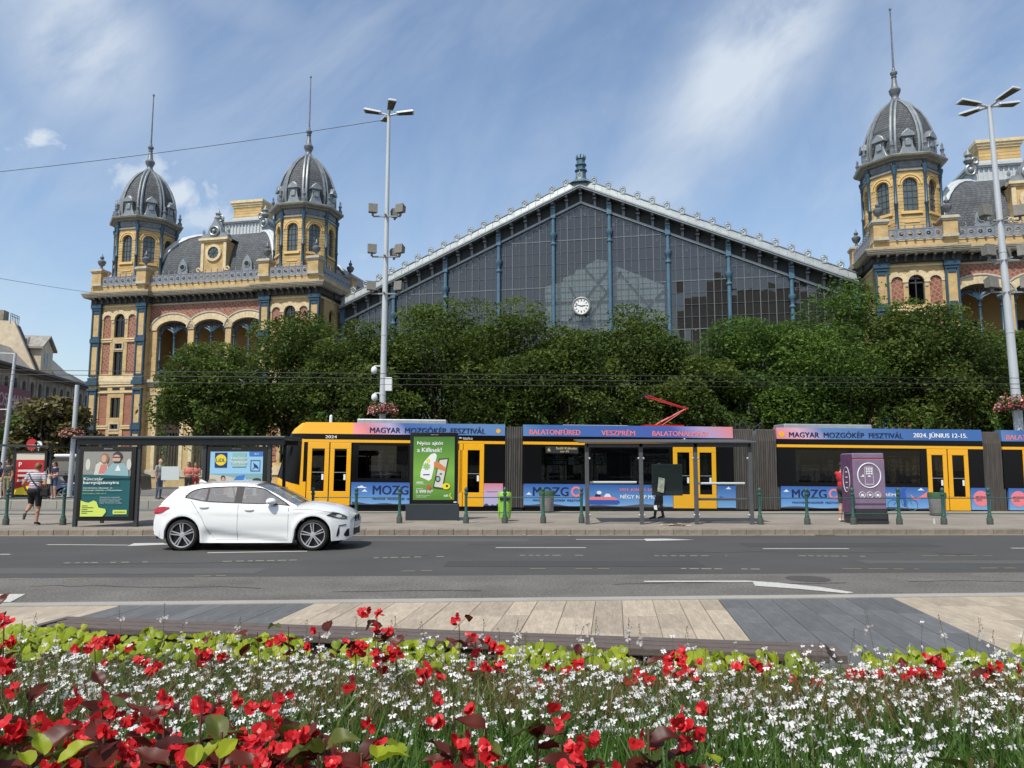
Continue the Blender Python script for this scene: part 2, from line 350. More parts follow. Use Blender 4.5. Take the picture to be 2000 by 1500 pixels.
# ------------------------------------------------------------ ground, road, pavement, tram stop islands
def sheet(name, pts, z, m, parent=None):
    b = MB(); b.add([(x, y, z) for x, y in pts], [tuple(range(len(pts)))]); return b.build(name, m, parent)
near = lambda x: 10.35+.060*x
midl = lambda x: 12.60+.042*x
kerb = lambda x: 20.05+.012*x
XW = 70
struct(sheet('ground', [(-3000, -600), (3000, -600), (3000, 4000), (-3000, 4000)], -.03, 'asphalt_plaza'))
road = struct(sheet('road', [(-XW, midl(-XW)), (XW, midl(XW)), (XW, kerb(XW)), (-XW, kerb(-XW))], 0, 'asphalt_new'))
struct(sheet('bus_lane', [(-XW, near(-XW)), (XW, near(XW)), (XW, midl(XW)), (-XW, midl(-XW))], 0, 'asphalt_old'))
sheet('gutter', [(-XW, kerb(-XW)-.13), (XW, kerb(XW)-.13), (XW, kerb(XW)), (-XW, kerb(-XW))], .004, 'gutter', road)
def mark(u0, v0, u1, v1, w=.11, m='white_paint', dash=None):
    a, b = G(u0, v0), G(u1, v1); d = (b-a); n = Vector((-d.y, d.x, 0)).normalized()*w/2; ln = d.length
    segs = [(0, 1)] if not dash else []
    if dash:
        t = 0.
        while t < ln:
            e = min(t+dash*random.uniform(.5, 1.1), ln)
            if random.random() < .8: segs.append((t/ln, e/ln))
            t = e+dash*random.uniform(.25, .6)
    q = MB()
    for s, e in segs:
        p0, p1 = a+d*s, a+d*e; q.add([(p0-n).to_tuple()[:2]+(.005,), (p1-n).to_tuple()[:2]+(.005,), (p1+n).to_tuple()[:2]+(.005,), (p0+n).to_tuple()[:2]+(.005,)], [(0, 1, 2, 3)])
    q.build('lane_marking', m, road)
for a in [(92, 1064, 250, 1065), (405, 1080, 600, 1077), (968, 1070, 1145, 1070), (1125, 1054, 1262, 1054.4), (1490, 1072, 1658, 1072), (1975, 1071, 2060, 1071), (-150, 1084, 20, 1083)]: mark(*a)
for a in [(125, 1100, 288, 1098), (435, 1097, 590, 1094), (730, 1090, 880, 1087), (1015, 1085, 1158, 1085), (1278, 1086, 1420, 1086), (1560, 1086, 1690, 1087), (1330, 1111, 1487, 1112)]: mark(*a, w=.09, m='worn_paint', dash=.16)
for a in [(20, 1131, 170, 1130), (380, 1126, 555, 1122), (785, 1116, 885, 1114), (1035, 1111, 1190, 1111), (1645, 1111, 1795, 1112), (1800, 1086, 1938, 1086), (1915, 1110, 2000, 1110)]: mark(*a, w=.08, m='worn_yellow', dash=.3)
def arrow(pts, name='arrow_marking'):
    b = MB(); b.add([G(u, v).to_tuple()[:2]+(.007,) for u, v in pts], [tuple(range(len(pts)))]); b.build(name, 'white_paint', road)
arrow([(1262, 1057), (1357, 1055), (1300, 1052.6), (1258, 1052.8)])
arrow([(248, 1067), (330, 1064), (318, 1061), (262, 1061.5)])
arrow([(1258, 1137.5), (1470, 1137.5), (1475, 1145), (1560, 1151), (1655, 1160), (1668, 1158), (1600, 1147), (1520, 1139), (1460, 1134.8), (1258, 1135.2)])
arrow([(-60, 1178), (20, 1177), (50, 1161), (-60, 1162)])
# near pavement of large tan and grey slabs
pav = struct(sheet('pavement', [(-XW, 1), (XW, 1), (XW, near(XW)), (-XW, near(-XW))], -.012, 'joint'))
kb = MB(); kb.hexa([(-XW, near(-XW)-.24, -.01), (XW, near(XW)-.24, -.01), (XW, near(XW), -.01), (-XW, near(-XW), -.01), (-XW, near(-XW)-.24, .016), (XW, near(XW)-.24, .016), (XW, near(XW), .016), (-XW, near(-XW), .016)])
kb.build('flush_kerb', 'kerb_light', pav)
unit = {}
for k in ('slab_tan', 'slab_grey'):
    b = MB(); e = .012
    b.add([(0, 0, -.01), (1, 0, -.01), (1, 1, -.01), (0, 1, -.01), (0, 0, .004), (1, 0, .004), (1, 1, .004), (0, 1, .004), (e, e, .008), (1-e, e, .008), (1-e, 1-e, .008), (e, 1-e, .008)],
          [(0, 1, 5, 4), (1, 2, 6, 5), (2, 3, 7, 6), (3, 0, 4, 7), (4, 5, 9, 8), (5, 6, 10, 9), (6, 7, 11, 10), (7, 4, 8, 11), (8, 9, 10, 11)])
    o = b.build('paving_slab', k); unit[k] = o.data; bpy.data.objects.remove(o)
TH = -.132; ca, sa = math.cos(TH), math.sin(TH)
bound = [(-20, 'slab_grey'), (-7.4, 'slab_tan'), (-4.86, 'slab_grey'), (-2.48, 'slab_tan'), (2.72, 'slab_grey'), (5.06, 'slab_tan'), (20, None)]
def slabcol(px):
    for (a, m), (b, _) in zip(bound, bound[1:]):
        if a <= px < b: return m
cp = -9.6; nsl = 0
edges = sorted([b[0] for b in bound])
while cp < 8.2 and nsl < 300:
    w = random.uniform(.27, .42)
    for e in edges:
        if cp < e-.01 < cp+w+.12: w = e-cp
    m = slabcol(cp+.01); yk = near(cp)-.1
    base = Vector((cp, yk)); t = 0.
    while t < (4.6 if abs(cp) < 5 else 5.2):
        l = random.uniform(.75, 1.25)
        o = bpy.data.objects.new('paving_slab', unit[m]); col.objects.link(o); o.parent = pav
        p = base-Vector((-sa, ca))*(t+l); o.location = (p.x, p.y, -.004+random.uniform(-.0012, .0012)); o.rotation_euler = (0, 0, TH); o.scale = (w-.015, l-.014, 1)
        t += l; nsl += 1
    cp += w*ca
# island in front of the tram
isl = struct(MB().hexa([(-XW, kerb(-XW)+.3, -.02), (XW, kerb(XW)+.3, -.02), (XW, 28.7, -.02), (-XW, 28.7, -.02), (-XW, kerb(-XW)+.3, .145), (XW, kerb(XW)+.3, .145), (XW, 28.7, .145), (-XW, 28.7, .145)]).build('platform', 'platform_top'))
ks = MB().box(0, .372, 0, .32, -.02, .15).build('kerb_stone', 'kerb_stone', isl, bevel=.014)
x = -17.0; first = True
while x < 17:
    o = ks if first else ks.copy()
    if not first: col.objects.link(o)
    first = False; o.location = (x, kerb(x)+random.uniform(-.006, .006), random.uniform(-.004, .004)); o.rotation_euler = (0, 0, .012); x += .378
struct(sheet('track_bed', [(-XW, 28.7), (XW, 28.7), (XW, 33.4), (-XW, 33.4)], -.01, 'asphalt_plaza'))
tr = struct(MB().box(-XW, XW, 30.15, 30.22, -.02, .012).build('tram_track', 'steel_rail')); MB().box(-XW, XW, 31.58, 31.65, -.02, .012).build('rail', 'steel_rail', tr)
isl2 = struct(MB().box(-XW, XW, 33.7, 39.0, -.02, .345).build('far_platform', 'platform_top'))
k2 = MB().box(0, .97, 0, .30, -.02, .35).build('kerb_stone', 'kerb_light', isl2, bevel=.015)
for i in range(16):
    o = k2 if i == 0 else k2.copy()
    if i: col.objects.link(o)
    o.location = (-24.5+i*.985, 33.4, 0)
stuff(MB().box(-8.7, XW, 33.4, 33.7, -.02, .35).build('kerb_edge', 'kerb_light', isl2))

# wear on the road: repair patches, tyre-polished lanes, cracks, drain covers
mat('patch_dark', (.050, .048, .045), .9, var=.25, vscale=30); mat('patch_light', (.088, .084, .077), .9, var=.3, vscale=30); mat('cast_iron', (.07, .062, .055), .6, var=.3, vscale=20)
for x0, x1, y0, y1, m in ((-9.5, -4.2, 12.75, 13.5, 'patch_light'), (-1.2, 3.4, 13.7, 14.5, 'patch_dark'), (5.2, 9.5, 17.2, 18.0, 'patch_dark'), (-3.6, .4, 18.3, 19.1, 'patch_light'), (6.4, 11, 14.1, 14.6, 'patch_light')):
    n_ = 14; q = [(x0+(x1-x0)*i/n_, y0+random.uniform(-.05, .05)) for i in range(n_+1)]+[(x1-(x1-x0)*i/n_, y1+random.uniform(-.05, .05)) for i in range(n_+1)]
    sheet('asphalt_patch', q, .003, m, road)
def crack(x, y, dx, n_, w=.012):
    b = MB(); p = [(x, y)]
    for i in range(n_): p.append((p[-1][0]+dx+random.uniform(-.05, .05), p[-1][1]+random.uniform(-.07, .07)))
    for (a, c), (d, e) in zip(p, p[1:]): b.add([(a, c-w, .0045), (d, e-w, .0045), (d, e+w, .0045), (a, c+w, .0045)], [(0, 1, 2, 3)])
    b.build('crack', 'joint_dark', road)
mat('joint_dark', (.03, .028, .025), .95)
for c_ in ((-7, 11.4, .16, 22), (1.5, 11.6, .18, 20), (6, 11.9, .15, 26), (-2.5, 10.9, .14, 14), (-8, 13.9, .2, 20), (3.2, 15.9, .2, 24), (-1, 17.6, .2, 18)): crack(*c_)
for x_, y_ in ((-2.0, 15.6), (4.6, 12.2), (9.0, 15.9)):
    b = MB(); b.lathe([(0.0, .006), (.30, .006), (.33, .004)][::-1], 24, (x_, y_, 0)); b.build('manhole_cover', 'cast_iron', road)
for x_ in (-5.5, 7.8): MB().box(x_, x_+.5, kerb(x_)-.36, kerb(x_)-.03, .0, .008).build('drain_grate', 'cast_iron', road)
# ------------------------------------------------------------ the railway station: two pavilions and a glass hall
ST_LOC = (4.883, 58.553, 0); ST_ROT = -.214
def urn(mb, c, z, k=1.):
    mb.lathe([(.16*k, 0), (.30*k, .03), (.30*k, .12), (.12*k, .22), (.10*k, .40), (.24*k, .50), (.34*k, .72), (.36*k, .86), (.22*k, .98), (.10*k, 1.05), (.17*k, 1.16), (.17*k, 1.26), (.07*k, 1.36), (.05*k, 1.55), (0, 1.62)], 10, (c[0], c[1], z))
def tower(pv, sc, dc, flip):
    ap = 2.42; z0, z1 = 17.6, 23.45                       # half width across the flats
    half = ap*math.tan(PI/8)
    drum = MB()
    faces = []
    for k in range(8):
        th = k*PI/4                                    # face normal: rotated from -y
        def P(a, d, z, th=th):
            x, y = a, -ap+d; return (sc+x*math.cos(th)-y*math.sin(th), dc+x*math.sin(th)+y*math.cos(th), z)
        faces.append(P)
        wall(drum, -half, half, z0, z1, [(0, 1.0, 20.35, 22.30, .52, .22)], P, seg=8)
    tw = drum.build('tower', 'yellow_brick_coarse', pv, flip=flip)
    for k, P in enumerate(faces):
        if k in (4, 3, 5): continue
        w = MB(); w.mi = 0
        w.prism(op_poly((0, 1.06, 20.3, 22.30, .55)), lambda a, b: P(a, .24, b), lambda a, b: P(a, .18, b))
        w.mi = 1
        for a in (-.17, .17): w.hexa([P(a-.02, .19, 20.35), P(a+.02, .19, 20.35), P(a+.02, .14, 20.35), P(a-.02, .14, 20.35), P(a-.02, .19, 22.75), P(a+.02, .19, 22.75), P(a+.02, .14, 22.75), P(a-.02, .14, 22.75)])
        for z in (20.85, 21.35, 21.85, 22.30): w.hexa([P(-.5, .19, z), P(.5, .19, z), P(.5, .15, z), P(-.5, .15, z), P(-.5, .19, z+.035), P(.5, .19, z+.035), P(.5, .15, z+.035), P(-.5, .15, z+.035)])
        w.build('window', ['house_glass_grey', 'window_frame_dark'], tw, flip=flip)
        t = MB()                                        # moulded arch, sill and panel below
        for (r0, r1, pr) in ((.56, .66, .05), (.72, .84, .07)):
            a0 = arc(0, 22.30, r0, r0, 0, PI, 10); a1 = arc(0, 22.30, r1, r1, 0, PI, 10)
            for i in range(10):
                t.hexa([P(*q) for q in ((a0[i][0], .0, a0[i][1]), (a1[i][0], .0, a1[i][1]), (a1[i+1][0], .0, a1[i+1][1]), (a0[i+1][0], .0, a0[i+1][1]),
                                         (a0[i][0], -pr, a0[i][1]), (a1[i][0], -pr, a1[i][1]), (a1[i+1][0], -pr, a1[i+1][1]), (a0[i+1][0], -pr, a0[i+1][1]))])
        for z, zz, hw, pr in ((20.1, 20.27, .72, .12), (19.45, 19.51, .5, .05), (18.6, 18.85, half, .09)):
            t.hexa([P(-hw, 0, z), P(hw, 0, z), P(hw, -pr, z), P(-hw, -pr, z), P(-hw, 0, zz), P(hw, 0, zz), P(hw, -pr, zz), P(-hw, -pr, zz)])
        t.build('window_surround', 'yellow_trim', tw, flip=flip)
    rc = ap/math.cos(PI/8)+.06
    cornerpts = [(sc+rc*math.sin(PI/8+k*PI/4), dc-rc*math.cos(PI/8+k*PI/4)) for k in range(8)]
    for k, (cx, cy) in enumerate(cornerpts):
        if k in (3, 4): continue
        MB().lathe([(.25, 18.2), (.25, 19.5), (.19, 19.6), (.23, 19.75), (.13, 19.95), (.115, 21.6), (.155, 21.65), (.155, 21.8), (.115, 21.85), (.11, 23.9), (.155, 24.0), (.13, 24.1), (.23, 24.45), (.23, 24.6), (.12, 24.62), (.12, 25.05)], 8, (cx, cy, -.85)).build('column', 'blue_iron', tw, 40, flip=flip)
    e = MB(); c8 = math.cos(PI/8)
    e.lathe([(r/c8, z) for r, z in ((2.35, 24.1), (2.52, 24.2), (2.52, 24.32), (2.42, 24.36), (2.42, 24.92), (2.68, 25.0), (2.68, 25.06), (2.98, 25.16), (3.03, 25.28), (3.03, 25.34), (2.5, 25.44), (2.4, 25.6))], 8, (sc, dc, -.85), PI/8)
    e.build('entablature', 'eave_metal', tw, flip=flip)
    for k, P in enumerate(faces):
        if k in (3, 4, 5): continue
        f = MB(); f.hexa([P(-.74, .01, 23.61), P(.74, .01, 23.61), P(.74, -.06, 23.61), P(-.74, -.06, 23.61), P(-.74, .01, 23.99), P(.74, .01, 23.99), P(.74, -.06, 23.99), P(-.74, -.06, 23.99)])
        f.build('frieze_panel', 'zinc_dark', tw, flip=flip)
    # dome: eight curved slate fields between zinc ribs
    prof = [(2.18, 24.5), (2.27, 25.2), (2.25, 26.1), (2.09, 27.0), (1.80, 27.85), (1.38, 28.65), (.90, 29.25), (.52, 29.6), (.30, 29.82)]
    d = MB(); d.lathe([(r/c8, z) for r, z in prof], 8, (sc, dc, 0), PI/8); d.build('dome', 'slate', tw, flip=flip)
    for k in range(8):
        t = PI/8+k*PI/4
        if k in (3, 4): continue
        for off in (-.13, .13):
            r = MB(); r.tube([(sc+(q/c8+.03)*math.sin(t+off/max(q, .5)), dc-(q/c8+.03)*math.cos(t+off/max(q, .5)), z) for q, z in prof], [.105]*7+[.07, .05], 5)
            r.build('rib', 'zinc', tw, 60, flip=flip)
        f = MB(); f.lathe([(.20, 0), (.20, .35), (.12, .42), (.10, .6), (.17, .75), (.08, .95), (.10, 1.1), (0, 1.3)], 7, (sc+2.92*math.sin(t), dc-2.92*math.cos(t), 24.49)); f.build('finial', 'zinc_dark', tw, 40, flip=flip)
    for k, P in enumerate(faces):                         # hooded dormers at the foot of the dome
        if k in (3, 4, 5): continue
        m = MB()
        m.prism([(-.75, 24.55), (.75, 24.55), (.52, 24.83), (.36, 25.28), (.33, 25.67), (.42, 25.95), (.30, 26.29), (0, 26.57), (-.30, 26.29), (-.42, 25.95), (-.33, 25.67), (-.36, 25.28), (-.52, 24.83)], lambda a, b: P(a, .40, b), lambda a, b: P(a, -.10, b))
        m.prism([(-.52, 25.89), (.52, 25.89), (.4, 26.17), (0, 26.48), (-.4, 26.17)], lambda a, b: P(a, .2, b), lambda a, b: P(a, -.3, b))
        m.prism([(-.2, 25.22), (.2, 25.22), (.2, 25.67), (0, 25.80), (-.2, 25.67)], lambda a, b: P(a, .2, b), lambda a, b: P(a, -.2, b))
        m.build('dome_dormer', 'zinc', tw, 30, bevel=.04, flip=flip)
    MB().lathe([(.42, 29.7), (.42, 29.85), (.30, 29.95), (.24, 30.15), (.30, 30.3), (.40, 30.5), (.44, 30.7), (.30, 30.9), (.24, 31.0), (.16, 31.7), (.22, 31.76), (.14, 31.85), (.27, 32.05), (.27, 32.15), (.12, 32.3), (.12, 32.45), (.09, 32.5)], 10, (sc, dc, 0)).build('dome_finial', 'zinc_dark', tw, 40, flip=flip)
    MB().lathe([(.085, 32.4), (.05, 37.25), (.10, 37.3), (.10, 37.42), (0, 37.5)], 6, (sc, dc, 0)).build('spire', 'zinc_dark', tw, 40, flip=flip)
def pavilion(flip, label):
    pv = thing('station_pavilion', label, 'building', ST_LOC, ST_ROT)
    B = lambda mb, name, m, parent=pv, **k: mb.build(name, m, parent, flip=flip, **k)
    D0, D1 = .8, 1.35
    def window(o, D, parent=pv, bars=True, curtain=False, frame='window_frame_dark', d=.22):
        f = MB(); w = .06; y0, y1 = D+d-.05, D+d+.02
        x0, x1 = o[0]-o[1]/2, o[0]+o[1]/2
        f.box(x0, x0+w, y0, y1, o[2], o[3]); f.box(x1-w, x1, y0, y1, o[2], o[3]); f.box(x0, x1, y0+.002, y1, o[2], o[2]+w)
        if not o[4]: f.box(x0, x1, y0+.002, y1, o[3]-w, o[3])
        else: f.box(x0, x1, y0+.002, y1, o[3]-.05, o[3]+.05)
        f.box(o[0]-.035, o[0]+.035, y0-.01, y1, o[2], o[3]+o[4])
        fo = B(f, 'window', frame)
        B(MB().xz(op_poly((o[0], o[1]+.04, o[2]-.02, o[3]+(0 if o[4] else .02), o[4])), D+d, D+d+.03), 'pane', 'house_glass', fo)
        if curtain:
            c = MB(); c.xz([(x0+.08, o[2]+.1), (x0+o[1]*.42, o[2]+.1), (x0+o[1]*.36, o[2]+(o[3]-o[2])*.6), (x0+.1, o[2]+(o[3]-o[2])*.75)], D+d+.10, D+d+.12); c.xz([(x1-.08, o[2]+.1), (x1-o[1]*.40, o[2]+.1), (x1-o[1]*.36, o[2]+(o[3]-o[2])*.7), (x1-.1, o[2]+(o[3]-o[2])*.9)], D+d+.10, D+d+.12)
            B(c, 'curtain', 'curtain', fo)
    def ring(c, zs, w, rise, th, D, pr, nv):                     # voussoir arch
        m = MB(); a0 = arc(c, zs, w/2, rise, 0, PI, nv); a1 = arc(c, zs, w/2+th, rise+th, 0, PI, nv)
        for i in range(nv):
            g = .012; q = [a0[i], a1[i], a1[i+1], a0[i+1]]; cx = sum(p[0] for p in q)/4; cz = sum(p[1] for p in q)/4
            q = [(p[0]+(cx-p[0])*g*3, p[1]+(cz-p[1])*g*3) for p in q]; m.xz(q, D-pr, D+.02)
        return m
    # ---- two projecting bays
    for bc in (24.6, 41.3):
        ops = []; reds = []; wins = []
        wins += [(bc, 1.08, 13.42, 15.05, .54, .35, 0), (bc, .72, 12.42, 12.86, 0, .3, 0), (bc, .98, 10.0, 12.15, 0, .35, 1), (bc, 1.0, 6.2, 8.0, 0, .35, 1), (bc, .78, 5.2, 5.62, 0, .3, 0), (bc, 1.05, 2.2, 4.75, 0, .35, 0)]
        for s in (-1, 1):
            reds += [(bc+s*1.27, .80, 13.38, 15.10, .40, .09), (bc+s*1.27, .80, 10.15, 12.95, 0, .09), (bc+s*1.27, .85, 5.55, 8.35, 0, .09), (bc+s*1.27, .85, 2.2, 5.15, 0, .09)]
        ops = [w[:6] for w in wins]+reds
        wl_ = wall(MB(), bc-2.7, bc+2.7, 0, 16.55, ops, lambda a, d, z: (a, D0+d, z), seg=10)
        wl_.add([(bc-2.7, D0, 0), (bc-2.7, D0+.9, 0), (bc-2.7, D0+.9, 16.55), (bc-2.7, D0, 16.55)], [(3, 2, 1, 0)]); wl_.add([(bc+2.7, D0, 0), (bc+2.7, D0+.9, 0), (bc+2.7, D0+.9, 16.55), (bc+2.7, D0, 16.55)], [(0, 1, 2, 3)])
        B(wl_, 'wall', 'yellow_brick')
        for r in reds: B(MB().xz(op_poly((r[0], r[1]+.02, r[2]-.01, r[3], r[4])), D0+.085, D0+.15), 'red_brick_panel', 'red_diamond' if r[2] > 9 else 'red_brick')
        for w in wins: window(w, D0, curtain=w[6])
        for c, w, zs, rs, th in ((bc, 1.08, 15.05, .54, .40), (bc-1.27, .80, 15.10, .40, .36), (bc+1.27, .80, 15.10, .40, .36)): B(ring(c, zs, w, rs, th, D0, .05 if c == bc else .035, 9), 'arch_surround', 'cream')
        tr_ = MB()
        for z0, z1, pr in ((13.02, 13.10, .05), (13.22, 13.32, .06), (9.2, 9.62, .10), (9.62, 10.0, .05), (8.98, 9.1, .06), (8.42, 8.55, .06), (5.22, 5.30, .05), (5.42, 5.5, .05), (16.2, 16.34, .06), (1.2, 1.9, .12)):
            for a, b in ((bc-2.0, bc-.66), (bc+.66, bc+2.0)) if z0 in (13.02, 13.22, 5.22, 5.42) else ((bc-2.0, bc+2.0),): tr_.box(a, b, D0-pr, D0+.01, z0, z1)
        tr_.split('string_course', 'cream', pv, flip)
        fr = MB()
        for z0, z1, w in ((12.28, 13.0, 1.0), (5.06, 5.76, 1.06)):
            fr.box(bc-w/2, bc+w/2, D0-.05, D0+.01, z0, z0+.12); fr.box(bc-w/2, bc+w/2, D0-.05, D0+.01, z1-.12, z1); fr.box(bc-w/2, bc-w/2+.12, D0-.048, D0+.01, z0+.12, z1-.12); fr.box(bc+w/2-.12, bc+w/2, D0-.048, D0+.01, z0+.12, z1-.12)
        for s in (-1, 1): fr.box(bc+s*.66-.09, bc+s*.66+.09, D0-.06, D0+.01, 14.75, 14.95)
        fr.split('window_surround', 'pale_stone', pv, flip)
        sl = MB()
        for a in (-1.27, 0, 1.27): sl.box(bc+a-.38, bc+a+.38, D0-.012, D0+.01, 8.66, 8.9)
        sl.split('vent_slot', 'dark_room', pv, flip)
        for s in (-1, 1):                                          # pilasters: yellow core in a blue cast-iron frame
            pc = bc+s*2.32
            p = MB().box(pc-.40, pc+.40, D0-.16, D0+.02, 0, 16.45); pl = B(p, 'pilaster', 'yellow_brick')
            f = MB()
            for z0, z1 in ((0, 5.1), (5.55, 8.6), (9.9, 12.95), (13.35, 15.9)):
                for e in (-1, 1): f.box(pc+e*.38-.075, pc+e*.38+.075, D0-.25, D0+.0, z0, z1)
                f.xz([(pc-.27, z1-.3), (pc+.27, z1-.3), (pc+.27, z1), (pc-.27, z1)], D0-.22, D0-.1); f.xz([(pc-.26, z0), (pc+.26, z0), (pc+.26, z0+.2), (pc-.26, z0+.2)], D0-.22, D0-.1)
            for z0, z1, w, pr in ((5.1, 5.55, .50, .30), (8.6, 8.8, .50, .32), (9.1, 9.5, .56, .40), (9.5, 9.8, .48, .30), (12.95, 13.35, .50, .30), (15.9, 16.1, .48, .28), (16.1, 16.48, .54, .34)): f.box(pc-w, pc+w, D0-pr, D0+.005, z0, z1)
            B(f, 'cast_iron_frame', 'blue_iron', pl, bevel=.03)
    # ---- recessed middle with a loggia of three arches
    cs = (28.92, 32.58, 36.28); ops = []
    for c in cs: ops += [(c, 3.12, 9.62, 14.02, .82, .62), (c, 2.35, 1.2, 7.75, 0, .45)]
    B(wall(MB(), 27.3, 38.6, 0, 16.55, ops, lambda a, d, z: (a, D1+d, z), seg=14), 'wall', 'yellow_brick')
    B(wall(MB(), 27.31, 38.58, 14.03, 16.3, [(c, 3.5, 14.03, 14.03, 1.15, .03) for c in cs], lambda a, d, z: (a, D1-.02+d, z), seg=12), 'red_brick_frieze', 'red_diamond')
    for c in cs:
        B(ring(c, 14.02, 3.12, .82, .62, D1, .08, 17), 'arch_surround', 'cream')
        m = MB(); a0 = arc(c, 14.02, 3.12/2+.62, .82+.62, .1, PI-.1, 16); a1 = arc(c, 14.02, 3.12/2+.74, .82+.74, .1, PI-.1, 16)
        for i in range(16): m.xz([a0[i], a1[i], a1[i+1], a0[i+1]], D1-.14, D1)
        B(m, 'hood_mould', 'pale_stone')
        # iron tracery
        t = MB()
        for x in (c-1.42, c, c+1.42): t.lathe([(.19, 9.6), (.19, 10.3), (.12, 10.4), (.10, 11.2), (.14, 11.25), (.14, 11.4), (.095, 11.45), (.09, 13.2), (.15, 13.25), (.15, 13.32), (.10, 13.35), (.10, 13.6), (.18, 13.7), (.18, 13.78)], 8, (x, D1+.3, 0))
        for x in (c-.71, c+.71):
            a = arc(x, 13.72, .66, .66, 0, PI, 10); t.tube([(q[0], D1+.3, q[1]) for q in a], .06, 6)
            a = arc(x, 13.72, .53, .53, 0, PI, 10); t.tube([(q[0], D1+.3, q[1]) for q in a], .03, 5)
        for k in range(7):
            an = PI*(.14+.12*k); t.tube([(c, D1+.3, 13.75), (c+.35*math.cos(an), D1+.3, 13.85+.30*math.sin(an)), (c+.9*math.cos(an), D1+.3, 13.9+.78*math.sin(an))], [.07, .05, .035], 5)
        t.tube([(q[0], D1+.3, q[1]) for q in arc(c, 14.0, 1.5, .76, 0, PI, 14)], .06, 5)
        B(t, 'tracery', 'blue_iron', smooth=40)
        r = MB(); r.box(c-1.5, c+1.5, D1+.27, D1+.33, 10.42, 10.5); r.box(c-1.5, c+1.5, D1+.28, D1+.32, 9.72, 9.77); r.box(c-1.5, c+1.5, D1+.28, D1+.32, 10.2, 10.23)
        for k in range(19): r.box(c-1.44+k*.16-.012, c-1.44+k*.16+.012, D1+.285, D1+.315, 9.7, 10.45)
        for k in range(9): r.tube([(c-1.28+k*.32+.1*math.cos(q), D1+.3, 10.0+.1*math.sin(q)) for q in np.linspace(0, 2*PI, 9)], .012, 4)
        B(r, 'balcony_railing', 'blue_iron')
        # ground floor door and window
        d_ = MB(); d_.box(c-1.17, c+1.17, D1+.28, D1+.38, 5.02, 5.74)
        for k in range(6): d_.box(c-1.08+k*.36, c-1.08+k*.36+.28, D1+.24, D1+.29, 5.12, 5.62)
        d_.box(c-1.17, c+1.17, D1+.22, D1+.30, 5.74, 5.86); d_.box(c-1.17, c+1.17, D1+.22, D1+.30, 4.92, 5.02)
        B(d_, 'transom', 'brown_wood', bevel=.02)
        for z0, z1, n in ((5.86, 7.73, 6), (1.2, 4.92, 8)):
            f = MB()
            for k in range(n+1): f.box(c-1.15+k*2.3/n-.03, c-1.15+k*2.3/n+.03, D1+.24, D1+.30, z0, z1)
            f.box(c-1.17, c+1.17, D1+.245, D1+.295, z1-.08, z1)
            fo = B(f, 'window', 'window_frame_dark'); B(MB().box(c-1.17, c+1.17, D1+.31, D1+.33, z0, z1), 'pane', 'house_glass', fo)
            if z0 > 5: B(MB().grid([[(c-1.1+2.2*k/40, D1+.45+.04*math.sin(k*1.9), z) for k in range(41)] for z in (z0, z1)]), 'curtain', 'curtain', fo)
        B(MB().box(c-1.3, c+1.3, D1-.12, D1+.02, 7.78, 8.08), 'lintel', 'blue_iron')
    # pale jambs beside the lower windows, floor bands
    t = MB()
    for z0, z1, pr in ((8.95, 9.12, .08), (9.12, 9.3, .16), (9.3, 9.58, .30), (8.2, 8.32, .05), (16.3, 16.42, .07), (1.0, 1.6, .1)): t.box(27.3, 38.6, D1-pr, D1+.01, z0, z1)
    t.split('string_course', 'pale_stone', pv, flip)
    t = MB()
    for c in cs:
        for x in (c-1.38, c+1.38): t.box(x-.17, x+.17, D1-.07, D1+.01, 1.6, 7.76)
        t.box(c-1.2, c+1.2, D1-.015, D1+.01, 8.5, 8.75)
    t.split('window_jamb', 'cream', pv, flip)
    # loggia room behind
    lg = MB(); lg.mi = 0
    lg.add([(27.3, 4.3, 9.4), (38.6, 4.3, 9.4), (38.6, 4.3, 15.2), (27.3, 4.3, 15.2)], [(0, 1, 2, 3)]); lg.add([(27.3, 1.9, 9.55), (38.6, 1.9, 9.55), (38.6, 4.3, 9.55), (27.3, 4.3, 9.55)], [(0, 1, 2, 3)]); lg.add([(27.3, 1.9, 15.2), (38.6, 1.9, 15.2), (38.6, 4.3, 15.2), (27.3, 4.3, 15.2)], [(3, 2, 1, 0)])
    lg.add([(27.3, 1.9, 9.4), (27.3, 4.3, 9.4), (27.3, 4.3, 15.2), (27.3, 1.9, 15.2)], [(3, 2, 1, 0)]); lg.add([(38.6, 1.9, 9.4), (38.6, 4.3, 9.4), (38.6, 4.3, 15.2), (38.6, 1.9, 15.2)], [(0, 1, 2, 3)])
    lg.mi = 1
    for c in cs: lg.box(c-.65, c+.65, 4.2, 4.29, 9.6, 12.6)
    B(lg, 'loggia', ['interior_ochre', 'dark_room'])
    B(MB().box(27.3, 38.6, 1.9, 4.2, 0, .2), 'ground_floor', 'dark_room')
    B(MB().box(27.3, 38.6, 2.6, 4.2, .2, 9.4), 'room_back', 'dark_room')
    # ---- side wall towards the hall
    ops = []
    for c in (3.2, 5.6, 8.0):
        ops += [(16.0-c, .95, 13.4, 15.05, .48, .3), (16.0-c, .9, 10, 12.2, 0, .3), (16.0-c, 1., 3.5, 8., 0, .3)]
    B(wall(MB(), 0, 15.2, 0, 16.55, ops, lambda a, d, z: (21.9+d, 16.0-a, z)), 'side_wall', 'yellow_brick')
    for o in ops: B(MB().prism(op_poly(o), lambda a, b: (22.22, 16.0-a, b), lambda a, b: (22.15, 16.0-a, b)), 'pane', 'house_glass')
    MB().box(21.8, 21.95, .7, 16, 13.0, 13.3).box(21.78, 21.95, .7, 16, 9.2, 9.6).box(21.84, 21.95, .7, 16, 16.2, 16.34).split('string_course', 'cream', pv, flip)
    B(MB().box(22.3, 43.6, 4.4, 40, 0, 17.3), 'rear_block', 'yellow_brick')
